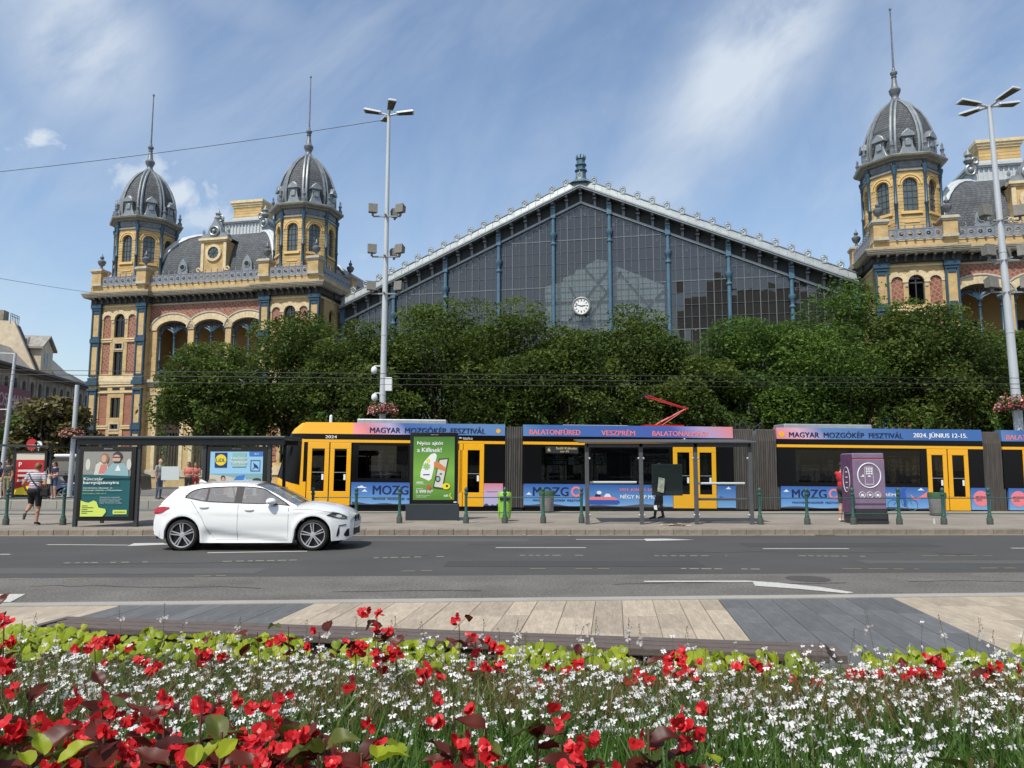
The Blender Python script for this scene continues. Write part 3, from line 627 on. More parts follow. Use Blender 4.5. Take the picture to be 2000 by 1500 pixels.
    B(MB().box(22.2, 27.2, 1.2, 4.4, 0, 17.3).box(38.7, 43.7, 1.2, 4.4, 0, 17.3), 'bay_core', 'dark_room')
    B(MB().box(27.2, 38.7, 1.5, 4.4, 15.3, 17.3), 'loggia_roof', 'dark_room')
    # ---- cornice with brackets, parapet, balustrade
    e = MB()
    for a, b, d0 in ((21.2, 27.95, .0), (27.95, 37.95, .52), (37.95, 44.7, .0)):
        e.box(a+.06, b-.06 if b < 44 else b-.06, d0+.06, 4, 17.02, 17.12); e.box(a, b, d0, 4.01, 17.12, 17.24); e.box(a-.05, b+.05, d0-.06, 4.02, 17.24, 17.34); e.box(a-.1, b+.1, d0-.1, 4.03, 17.34, 17.46)
    e.box(21.1, 22.2, 4.0, 16.5, 17.1, 17.46); e.box(43.6, 44.8, 4.0, 16.5, 17.1, 17.46)
    B(e, 'cornice', 'cornice_stone')
    e = MB()
    for a, b, d0 in ((21.65, 27.6, .55), (27.6, 38.3, 1.1), (38.3, 44.2, .55)): e.box(a, b, d0, 3, 16.5, 17.03)
    e.box(21.5, 22.2, 3, 16, 16.5, 17.03)
    B(e, 'eaves_frieze', 'soffit')
    br = None
    for a, b, d0 in ((21.7, 27.6, .55), (28.0, 38.2, 1.1), (38.3, 44.2, .55)):
        n = int((b-a)/.62)
        for k in range(n):
            x = a+.3+k*(b-a-.3)/n
            if br is None: br = B(MB().prism([(0, 16.52), (0, 17.02), (-.48, 17.02), (-.46, 16.86), (-.2, 16.74), (-.12, 16.52)], lambda p, q: (.08, p, q), lambda p, q: (-.08, p, q)), 'bracket', 'soffit_trim'); o = br
            else: o = br.copy(); col.objects.link(o)
            o.location = (-x if flip else x, d0, 0)
    B(MB().box(21.75, 27.35, .35, 4, 17.46, 18.12).box(27.35, 38.6, .75, 4, 17.46, 18.12).box(38.6, 44.15, .35, 4, 17.46, 18.12).box(21.75, 22.6, 4, 16, 17.46, 18.12), 'parapet', 'yellow_brick')
    t = MB()
    for a, b, d0 in ((21.7, 27.4, .3), (27.4, 38.55, .7), (38.55, 44.2, .3)): t.box(a, b, d0, 1.2, 18.02, 18.14)
    t.split('parapet_coping', 'cream', pv, flip)
    bal = None
    def panel(x, y, rz=0):
        nonlocal bal
        if bal is None:
            q = MB(); w, h = .29, .80; z = 18.10
            q.box(-w, w, -.06, .06, z, z+.07); q.box(-w, w, -.06, .06, z+h-.07, z+h); q.box(-w, -w+.06, -.055, .055, z+.07, z+h-.07); q.box(w-.06, w, -.055, .055, z+.07, z+h-.07)
            a0 = arc(0, z+h/2, .145, .145, 0, 2*PI, 12)
            oc = [(max(-.235, min(.235, .42*math.cos(t_))), z+h/2+max(-.335, min(.335, .48*math.sin(t_)))) for t_ in np.linspace(0, 2*PI, 13)]
            for i in range(12): q.xz([a0[i], oc[i], oc[i+1], a0[i+1]], -.04, .04)
            q.sph((0, 0, z+h/2), (.07, .07, .07), 8, 5)
            q.lathe([(.05, 0), (.06, .08), (.025, .14), (.06, .22), (.03, .3), (0, .4)], 6, (w, 0, z+h)); q.lathe([(.05, 0), (.09, .12), (.03, .2)], 6, (w, -.08, z-.14))
            bal = q.build('balustrade_panel', 'balustrade_zinc', pv); o = bal
        else: o = bal.copy(); col.objects.link(o)
        o.location = (-x if flip else x, y, 0); o.rotation_euler = (0, 0, -rz if flip else rz)
    for k in range(6): panel(23.05+k*.60, .34)
    for k in range(18): panel(27.75+k*.60, .74)
    for k in range(6): panel(39.65+k*.60, .34)
    for k in range(9): panel(21.80, 1.6+k*.60, PI/2)
    for sx, sd in ((22.25, .55), (26.85, .55), (38.85, .55), (43.45, .55), (22.2, 7.4), (43.5, 7.4)):
        p = MB().box(sx-.48, sx+.48, sd-.42, sd+.6, 18.12, 19.35); po = B(p, 'pedestal', 'yellow_brick')
        MB().box(sx-.55, sx+.55, sd-.49, sd+.67, 19.3, 19.42).box(sx-.62, sx+.62, sd-.56, sd+.74, 19.42, 19.55).box(sx-.56, sx+.56, sd-.50, sd+.68, 19.55, 19.64).box(sx-.52, sx+.52, sd-.46, sd+.64, 18.1, 18.3).split('pedestal_cap', 'pale_stone', po, flip)
        u = MB(); urn(u, (sx, sd+.15), 19.64, 1.0); B(u, 'urn', 'zinc_dark', po, smooth=40)
    B(MB().box(22.4, 43.4, 1.0, 16, 17.4, 17.7), 'roof_deck', 'zinc_dark')
    # ---- curved mansard between the towers
    mc, md = 32.9, 8.6
    lv = [17.6+6.25*math.sin(PI/2*k/10) for k in range(11)]; wv = [2.2+4.3*math.cos(PI/2*k/10)**.8 for k in range(11)]
    rows = [[(mc-w, md-w*1.02, z), (mc+w, md-w*1.02, z), (mc+w, md+w*1.02, z), (mc-w, md+w*1.02, z), (mc-w, md-w*1.02, z)] for w, z in zip(wv, lv)]
    mr = B(MB().grid(rows), 'mansard_roof', 'slate')
    for sx, sy in ((-1, -1), (1, -1), (1, 1), (-1, 1)):
        for o_ in (0, .34): B(MB().tube([(mc+sx*(w-o_), md+sy*w*1.02, z+.05) for w, z in zip(wv, lv)], .19, 6), 'hip_rib', 'crown_white', mr, smooth=60)
    w = 2.2; c_ = MB()
    for a, b, z0, z1 in ((2.42, 2.42, 23.75, 24.05), (2.2, 2.2, 24.05, 25.2), (2.38, 2.38, 25.2, 25.32), (2.5, 2.5, 25.32, 25.52), (1.75, 1.3, 25.52, 26.1)): c_.box(mc-a, mc+a, md-b, md+b, z0, z1)
    for k in range(13): c_.box(mc-2.1+k*.35-.06, mc-2.1+k*.35+.06, md-2.28, md-2.19, 24.1, 25.15)
    B(c_, 'roof_crown', 'crown_white', mr)
    for sx in (-1, 1):
        o_ = MB(); o_.tube([(mc+sx*2.4+.32*math.cos(q), md-2.5, 25.0+.42*math.sin(q)) for q in np.linspace(0, 2*PI, 13)], .12, 6); o_.sph((mc+sx*2.4, md-2.5, 25.0), .26, 8, 6); o_.tube([(mc+sx*2.1+.22*math.cos(q), md-2.55, 25.7+.25*math.sin(q)) for q in np.linspace(0, 2*PI, 11)], .10, 6); o_.lathe([(.25, 0), (.4, .25), (.2, .5), (.3, .7), (.1, 1.), (0, 1.3)], 8, (mc+sx*2.5, md-2.45, 25.5))
        B(o_, 'roof_ornament', 'zinc', mr, smooth=50)
    ch = B(MB().box(mc-1.25, mc+1.75, md-1.1, md+1.1, 25.9, 27.5), 'chimney', 'yellow_brick_coarse', mr)
    B(MB().box(mc-1.32, mc+1.82, md-1.17, md+1.17, 27.2, 27.4).box(mc-1.42, mc+1.92, md-1.27, md+1.27, 27.4, 27.6).box(mc-1.52, mc+2.02, md-1.37, md+1.37, 27.6, 27.85), 'chimney_cap', 'cream', mr)
    # dormer with a round window, two hooded roof vents
    dc_ = mc-.15; P = lambda a, d, z: (dc_+a, 1.75+d, z)
    dm = MB(); dm.xz([(dc_-1.62, 17.6), (dc_+1.62, 17.6), (dc_+1.62, 19.0), (dc_+1.3, 19.3), (dc_+1.22, 20.2), (dc_+1.22, 22.1), (dc_-1.22, 22.1), (dc_-1.22, 20.2), (dc_-1.3, 19.3), (dc_-1.62, 19.0)], 1.75, 5.6)
    do = B(dm, 'dormer', 'yellow_brick')
    q = MB(); a0 = arc(dc_, 20.95, .55, .55, 0, 2*PI, 16); a1 = arc(dc_, 20.95, .78, .78, 0, 2*PI, 16)
    for i in range(16): q.xz([a0[i], a1[i], a1[i+1], a0[i+1]], 1.60, 1.76)
    for a, b, z0, z1, pr in ((-1.3, 1.3, 21.95, 22.1, .12), (-1.45, 1.45, 22.1, 22.3, .25), (-1.7, 1.7, 18.95, 19.12, .12), (-1.85, 1.85, 18.0, 18.25, .15)): q.box(dc_+a, dc_+b, 1.75-pr, 2.2, z0, z1)
    for s in (-1, 1): q.tube([(dc_+s*(1.45+.16*math.cos(t_)), 1.68, 19.45+.16*math.sin(t_)) for t_ in np.linspace(0, 2*PI, 9)], .08, 5); q.box(dc_+s*1.12-.14, dc_+s*1.12+.14, 1.66, 1.76, 19.3, 21.9)
    B(q, 'dormer_moulding', 'cream', do)
    g = MB(); g.xz(arc(dc_, 20.95, .56, .56, 0, 2*PI, 16)[:-1], 1.70, 1.74); B(g, 'pane', 'house_glass_grey', do)
    g = MB()
    for k in range(4): an = k*PI/4; g.bar((dc_-.55*math.cos(an), 1.69, 20.95-.55*math.sin(an)), (dc_+.55*math.cos(an), 1.69, 20.95+.55*math.sin(an)), .05, .04)
    B(g, 'glazing_bar', 'window_frame_dark', do)
    h = MB(); h.xz([(dc_-1.4, 22.3), (dc_+1.4, 22.3), (dc_+1.15, 22.75), (dc_+.7, 22.8), (dc_+.6, 23.3), (dc_+.28, 23.7), (dc_, 24.2), (dc_-.28, 23.7), (dc_-.6, 23.3), (dc_-.7, 22.8), (dc_-1.15, 22.75)], 1.72, 2.4)
    h.tube([(dc_+.45*math.cos(t_), 1.66, 22.95+.4*math.sin(t_)) for t_ in np.linspace(0, 2*PI, 13)], .1, 6); h.sph((dc_, 1.62, 22.95), .2, 8, 5)
    for s in (-1, 1): h.lathe([(.12, 0), (.2, .2), (.08, .4), (.14, .6), (0, .9)], 7, (dc_+s*1.25, 1.95, 22.4))
    B(h, 'dormer_crest', 'zinc', do, smooth=40)
    B(MB().prism([(-1.5, 22.3), (0, 23.4), (1.5, 22.3)], lambda a, b: (dc_+a, 6.2, b), lambda a, b: (dc_+a, 2.4, b)), 'dormer_roof', 'zinc_dark', do)
    for x in (mc-3.35, mc+3.1):
        v = MB(); v.xz([(x-.5, 19.1), (x+.5, 19.1), (x+.5, 19.5), (x+.42, 20.1), (x+.2, 20.45), (x, 20.7), (x-.2, 20.45), (x-.42, 20.1), (x-.5, 19.5)], 1.95, 4.); v.tube([(x+.27*math.cos(t_), 1.92, 19.85+.27*math.sin(t_)) for t_ in np.linspace(0, 2*PI, 11)], .06, 5); v.box(x-.55, x+.55, 1.88, 4, 19.0, 19.12)
        B(v, 'roof_vent', 'zinc', mr, smooth=40)
        B(MB().xz(arc(x, 19.85, .2, .2, 0, 2*PI, 10)[:-1], 1.90, 2.0), 'vent_opening', 'dark_room', mr)
    # rear mansard behind the towers
    rr = MB(); rr.prism([(22.4, 17.46), (22.9, 19.6), (24.2, 21.2), (26.2, 22.2), (39.5, 22.2), (41.6, 21.2), (42.9, 19.6), (43.4, 17.46)], lambda a, b: (a, 38, b), lambda a, b: (a, 9.5, b)); B(rr, 'rear_roof', 'slate')
    rr = MB(); rr.tube([(26.2, 9.5, 22.25), (26.2, 38, 22.25)], .2, 6); rr.tube([(22.4, 9.45, 17.5), (22.9, 9.45, 19.6), (24.2, 9.45, 21.2), (26.2, 9.45, 22.25)], .16, 6)
    rr.lathe([(.2, 0), (.34, .3), (.14, .6), (.2, .8), (0, 1.2)], 8, (25.6, 9.5, 22.1)); B(rr, 'roof_ridge', 'zinc', smooth=50)
    for sc in (24.53, 40.9): tower(pv, sc, 3.13, flip)
    return pv
mat('crown_white', (.52, .55, .55), .5, metal=.1, var=.15)
mat('cornice_stone', (.37, .325, .235), .8, var=.25, vscale=2.5)
mat('eave_metal', (.30, .295, .25), .5, metal=.2, var=.3, vscale=4)
mat('house_glass_grey', (.075, .10, .095), .12, spec=.8, var=.2, vscale=1.2)
mat('yellow_trim', (.70, .48, .19), .8, var=.12, vscale=3)
mat('balustrade_zinc', (.25, .265, .28), .5, metal=.2, var=.3, vscale=4)
mat('soffit_trim', (.075, .075, .068), .8)
pavilion(True, 'yellow brick station pavilion with two domed towers left of the glass hall')
pavilion(False, 'yellow brick station pavilion with domed tower right of the glass hall, cut by the frame')
# ---- glass hall
hall = thing('train_hall', 'large glazed train hall with gabled iron front and round clock', 'building', ST_LOC, ST_ROT)
slope = 9.2/21.; DG = 4.6
roofz = lambda s: 26.0-slope*abs(s)            # top of the zinc edge
glz = lambda s: 24.15-slope*abs(s)             # top of the glazing
for sg in (-1, 1):
    b = MB(); b.hexa([(0, 3.75, 25.2), (sg*21.6, 3.75, 25.2-slope*21.6), (sg*21.6, 120, 25.2-slope*21.6), (0, 120, 25.2), (0, 3.75, 25.4), (sg*21.6, 3.75, 25.4-slope*21.6), (sg*21.6, 120, 25.4-slope*21.6), (0, 120, 25.4)])
    b.build('roof_slope', 'steel_dark', hall)
    MB().box(sg*21.5-.2, sg*21.5+.2, 16, 120, 0, 16).build('hall_side_wall', 'steel_dark', hall)
n = 34
for sg in (-1, 1):
    for k in range(n):
        s0, s1 = sg*(k*21.3/n+.016), sg*((k+1)*21.3/n-.016); j = random.uniform(-.015, .015)
        b = MB(); b.hexa([(s0, 3.66+j, roofz(s0)-.60), (s1, 3.66+j, roofz(s1)-.60), (s1, 3.74, roofz(s1)-.60), (s0, 3.74, roofz(s0)-.60), (s0, 3.86+j, roofz(s0)), (s1, 3.86+j, roofz(s1)), (s1, 3.94, roofz(s1)), (s0, 3.94, roofz(s0))])
        b.build('zinc_sheet', 'zinc_pale', hall)
    for z0, z1, y0, m in ((-.72, -.60, 3.58, 'zinc_pale'), (-.86, -.72, 3.64, 'zinc'), (-.0, .07, 3.80, 'zinc'), (-1.98, -1.80, 4.38, 'zinc_pale')):
        b = MB(); b.hexa([(0, y0, roofz(0)+z0), (sg*21.4, y0, roofz(21.4)+z0), (sg*21.4, y0+.22, roofz(21.4)+z0), (0, y0+.22, roofz(0)+z0), (0, y0, roofz(0)+z1), (sg*21.4, y0, roofz(21.4)+z1), (sg*21.4, y0+.22, roofz(21.4)+z1), (0, y0+.22, roofz(0)+z1)]); b.build('gable_moulding', m, hall)
    b = MB(); b.hexa([(0, 4.52, roofz(0)-1.82), (sg*21.4, 4.52, roofz(21.4)-1.82), (sg*21.4, 4.7, roofz(21.4)-1.82), (0, 4.7, roofz(0)-1.82), (0, 4.52, roofz(0)-.6), (sg*21.4, 4.52, roofz(21.4)-.6), (sg*21.4, 4.7, roofz(21.4)-.6), (0, 4.7, roofz(0)-.6)]); b.build('gable_frieze', 'soffit', hall)
ros = brk = None
for k in range(-17, 18):
    s = k*1.1875
    if ros is None:
        q = MB(); q.tube([(.21*math.cos(t), 0, .21*math.sin(t)) for t in np.linspace(0, 2*PI, 13)], .065, 6); q.sph((0, 0, 0), .09, 7, 5); q.lathe([(.04, .24), (.08, .3), (.02, .36), (.015, .5)], 6); q.box(-.16, .16, -.06, .06, -.34, -.2)
        for a in (.7, 1.1, 2.04, 2.44): q.tube([(.24*math.cos(a), 0, .24*math.sin(a)), (.36*math.cos(a), 0, .36*math.sin(a))], .03, 5)
        ros = q.build('rosette', 'zinc_pale', hall, 45); o = ros
    else: o = ros.copy(); col.objects.link(o)
    o.location = (s, 3.84, roofz(s)+.22)
    if brk is None:
        q = MB(); q.prism([(0, 0), (.72, 0), (.72, -.95), (.62, -.98), (.55, -.5), (.40, -.25), (.05, -.16)], lambda a, b: (-.11, a, b), lambda a, b: (.11, a, b)); q.box(-.15, .15, .3, .7, -.42, -.3)
        brk = q.build('bracket', 'zinc_dark', hall); p = brk
    else: p = brk.copy(); col.objects.link(p)
    p.location = (s, 3.78, roofz(s)-.86)
# iron columns
for k in range(-5, 5):
    s = (k+.5)*4.75; zt = glz(s)
    c = MB(); c.lathe([(.24, 0), (.17, .5), (.165, zt-2.6), (.24, zt-2.55), (.24, zt-2.45), (.15, zt-2.35), (.15, zt-2.1), (.22, zt-1.95), (.31, zt-1.7), (.31, zt-1.55), (.17, zt-1.5), (.16, zt-.2)], 10, (s, DG-.18, 0)); c.box(s-.2, s+.2, DG-.4, DG, zt-.25, zt+1.1)
    c.build('column', 'blue_iron_light', hall, 40)
PW = 4.75/8
for k in range(-35, 36):
    if k % 8 == 4: continue
    s = k*PW; w = .030 if k % 2 == 0 else .013
    MB().box(s-w, s+w, DG-.07, DG+.06, 2.0, glz(s)).build('mullion', 'hall_bar', hall)
for r in range(3, 24):
    z = r*1.0-.08; hw = min(21.2, (24.15-z)/slope)
    th = .035 if r in (17, 21, 13, 9, 5) else .010
    MB().box(-hw, hw, DG-.05-(.03 if th > .05 else 0), DG+.03, z-th, z+th).build('glazing_bar', 'hall_bar', hall)
q = MB()
for k in range(-34, 35):                              # small iron stars and curls in the top row of panes
    s = k*PW+PW/2; z = glz(s)-.95
    if k % 2 == 0:
        for a in (0, PI/3, 2*PI/3): q.bar((s-.2*math.cos(a), DG-.03, z-.2*math.sin(a)), (s+.2*math.cos(a), DG-.03, z+.2*math.sin(a)), .02, .02)
    q.tube([(s-PW/2+.02, DG-.03, z+.1), (s-PW/2+.06, DG-.03, z+.4), (s-PW/2+.24, DG-.03, z+.62)], .015, 4)
stuff(q.build('pane_ornament', 'hall_bar', hall))
panes = []
for k in range(-36, 36):
    s0, s1 = k*PW, (k+1)*PW
    for r in range(2, 24):
        z0, z1 = r-.08, r+1-.08; t0, t1 = glz(s0), glz(s1)
        if z0 > max(t0, t1): continue
        pts = [(s0, z0), (s1, z0)]+([(s1, min(z1, t1))] if min(z1, t1) > z0 else [])+([(s0, min(z1, t0))] if min(z1, t0) > z0 else [])
        if len(pts) < 3: continue
        panes.append((k, r, pts))
panes.sort(key=lambda q: -(q[1] >= 14)*100-q[0]*.5-q[1])
rest = MB()
def pane_pts(pts):
    c = [sum(p[i] for p in pts)/len(pts) for i in (0, 1)]; tx, tz = rng.normal(0, .007), rng.normal(0, .007)
    return [(p[0], DG+(p[0]-c[0])*tx+(p[1]-c[1])*tz, p[1]) for p in pts]
for i, (k, r, pts) in enumerate(panes):
    v = pane_pts(pts); f = [tuple(range(len(v)))]
    if i < 300: MB().add(v, f).build('pane', 'hall_glass', hall)
    else: rest.add(v, f)
stuff(rest.build('far_panes', 'hall_glass', hall))
MB().box(-21.4, 21.4, DG-.3, DG+.3, 0, 2.0).build('plinth', 'concrete', hall)
# clock
ck = MB(); ck.prism(arc(0, 15.1, .74, .74, 0, 2*PI, 32)[:-1], lambda a, b: (a, DG-.1, b), lambda a, b: (a, DG-.55, b)); ck.tube([(.70*math.cos(t), DG-.56, 15.1+.70*math.sin(t)) for t in np.linspace(0, 2*PI, 33)], .085, 8)
cko = ck.build('clock', 'clock_rim', hall, 40) if 'clock_rim' in MATS else ck.build('clock', mat('clock_rim', (.24, .25, .23), .5, metal=.3), hall, 40)
MB().xz(arc(0, 15.1, .62, .62, 0, 2*PI, 32)[:-1], DG-.575, DG-.54).build('clock_face', mat('clock_white', (.78, .78, .74), .5), cko)
hm = MB()
for k in range(12):
    a = PI/2-k*PI/6; hm.bar((.40*math.cos(a), DG-.582, 15.1+.40*math.sin(a)), (.56*math.cos(a), DG-.582, 15.1+.56*math.sin(a)), .012, .06 if k % 3 else .085, up=(-math.sin(a), 0, math.cos(a)))
hm.build('hour_mark', 'black_matte', cko)
for nm, an, ln, w in (('hour_hand', PI/2-(2+48/60)*PI/6, .34, .06), ('minute_hand', PI/2-48*PI/30, .50, .045)):
    a = an; MB().bar((-.1*math.cos(a), DG-.60, 15.1-.1*math.sin(a)), (ln*math.cos(a), DG-.60, 15.1+ln*math.sin(a)), .012, w, up=(-math.sin(a), 0, math.cos(a))).build(nm, 'black_matte', cko)
mat('crown_blue', (.055, .12, .16), .5, var=.3, vscale=4)
# crown over the apex
cr = MB(); cr.lathe([(1.4, 25.6), (.95, 25.9), (.55, 26.15), (.46, 26.35), (.44, 26.85), (.55, 26.92), (.55, 27.0), (.40, 27.1), (.40, 27.35), (.50, 27.42), (.50, 27.5), (.36, 27.6), (.36, 27.9), (.44, 27.98), (.40, 28.05), (.2, 28.08)], 8, (0, 4.7, 0), PI/8)
for k in range(8): cr.lathe([(.05, 0), (.07, .15), (.02, .3), (0, .38)], 5, (.38*math.cos(k*PI/4), 4.7+.38*math.sin(k*PI/4), 28.02))
cr.lathe([(.06, 28.0), (.03, 28.4), (.06, 28.45), (0, 28.6)], 6, (0, 4.7, 0)); cr.build('apex_crown', 'crown_blue', hall, 30)
# inside: trusses, far gable of milky glass, floor
for y in (22, 40, 58, 76, 94, 112):
    t = MB()
    for sg in (-1, 1):
        t.bar((0, y, 24.4), (sg*21.3, y, 24.4-slope*21.3), .12, .3); t.bar((0, y, 17.6), (sg*21.3, y, 15.2), .06, .1); t.bar((sg*7, y, 16.8), (sg*7, y, 24.4-slope*7), .06, .1); t.bar((sg*14, y, 16), (sg*14, y, 24.4-slope*14), .06, .1); t.bar((sg*7, y, 16.8), (0, y, 24.2), .05, .08); t.bar((sg*14, y, 16), (sg*7, y, 21.3), .05, .08)
    t.build('roof_truss', 'hall_bar', hall)
b = MB(); b.add([(-21.3, 120, 6), (21.3, 120, 6), (21.3, 120, 15.8), (0, 120, 25.2), (-21.3, 120, 15.8)], [(0, 1, 2, 3, 4)]); b.build('far_gable', 'milky_glass', hall)
b = MB()
for k in range(-9, 10): b.box(k*2.3-.06, k*2.3+.06, 119.8, 119.95, 0, 25.2-slope*abs(k*2.3))
for z in (6, 9, 12, 15, 18, 21): b.box(-min(21.3, (25-z)/slope), min(21.3, (25-z)/slope), 119.78, 119.93, z-.06, z+.06)
b.build('far_gable_frame', 'hall_bar', hall)
# added pale screen and bars, standing in for a bright patch behind the glass
sp_ = [(-3.4, 8), (6.75, 8), (6.75, 17.2), (4.7, 18.2), (2.75, 19.1), (2.6, 18.8), (2.3, 19.5), (1.25, 19.75), (.3, 19.3), (.25, 19.05), (-.6, 18.95), (-.7, 18.6), (-1.7, 18.3), (-1.75, 17.95), (-3.3, 17.6)]
sp_ = [(a_, b_-(.4 if b_ > 10 else 0)) for a_, b_ in sp_]
MB().xz(sp_, 5.4, 5.45).build('bright_patch_screen', mat('bright_patch_pale', (.62, .72, .68), .8, var=.12, vscale=.8), hall)
for a_, b_ in (((-3.3, 12), (2.3, 19)), ((-1.5, 12), (3.2, 18.6)), ((2.4, 12.5), (6.7, 16.8)), ((3.0, 18.6), (6.7, 14.0)), ((.2, 19.), (5.8, 12.5)), ((-3.3, 16.2), (6.7, 16.0)), ((-3.3, 14.5), (6.7, 14.4)), ((2.5, 10), (2.5, 19.2)), ((4.6, 10), (4.6, 18)), ((-1.2, 17.6), (1.8, 12.0))):
    MB().bar((a_[0], 5.3, a_[1]-.4), (b_[0], 5.3, b_[1]-.4), .06, .10).build('patch_screen_bar', 'steel_dark', hall)
# block across the street behind the viewer, mirrored in the hall glass
opp = thing('opposite_building', 'dark apartment block across the street, seen mirrored in the hall glass', 'building', ST_LOC, ST_ROT)
MB().box(8, 62, -118, -100, 0, 38.5).build('wall', mat('opp_wall', (.10, .09, .08), .9, var=.2, vscale=.4), opp); MB().box(15.5, 19.2, -112, -100.3, 38.5, 43.4).build('roof_tower', 'opp_wall', opp); MB().prism([(20, 38.5), (27.3, 40.6), (33, 38.5)], lambda a, b: (a, -115, b), lambda a, b: (a, -101, b)).build('roof_gable', 'opp_wall', opp)
for r in range(9):
    for k in range(14): MB().box(9.5+k*3.7, 11.1+k*3.7, -100.1, -99.95, 4+r*3.8, 6.3+r*3.8).build('window', 'house_glass_grey', opp)
MB().box(-21.3, 21.3, 5, 120, -.02, .05).build('hall_floor', 'asphalt_plaza', hall)
# ------------------------------------------------------------ the articulated tram
mat('tram_yellow', (.86, .42, .010), .32, coat=.4, var=.03)
mat('tram_black', (.006, .006, .007), .2, spec=.22)
mat('tram_roof', (.10, .10, .10), .7)
mat('tram_floor', (.03, .03, .032), .8)
mat('bellows', (.075, .068, .060), .85, var=.3, vscale=5, stretch=(1, 1, .3))
mat('navy_print', (.010, .020, .085), .4); mat('pink_print', (.80, .22, .24), .4); mat('white_print', (.80, .82, .82), .4); mat('hill_print', (.06, .08, .11), .4); mat('teal_print', (.02, .12, .14), .4); mat('blue_print', (.035, .10, .40), .4); mat('sun_print', (.85, .42, .03), .4)
mat('seat_fabric', (.06, .10, .14), .8); mat('grab_yellow', (.65, .4, .02), .4); mat('steel_light', (.42, .45, .46), .4, metal=.4, var=.15); mat('led_amber', (.5, .42, .25), .6)
glass_mat('far_glass', (.55, .58, .58), 1.4)
BL = (.045, .125, .34); BL2 = (.10, .20, .40); PK = (.62, .22, .24)
TRA = math.atan(.030); TSL = -.0098
P0 = A(527, 915, 29.9)
tram = thing('tram', 'long articulated yellow tram with blue festival film, standing at the stop', 'tram', (P0.x, P0.y, 0), rot=(0, -math.atan(TSL), TRA))
dirx = Vector((math.cos(TRA), math.sin(TRA)))
def TX(u):                                         # distance along the near side for a bearing
    a = (u-1000)/FX/math.cos(PITCH); t = (P0.x-a*P0.y)/(a*dirx.y-dirx.x); return t
Z0, Z1, Z2, Z3, Z4, Z5, Z6 = .36, 1.22, 2.74, 2.86, 3.04, 3.08, 3.53
W = 2.4
def tb(mb, name, m, parent=tram, **k): return mb.build(name, m, parent, **k)
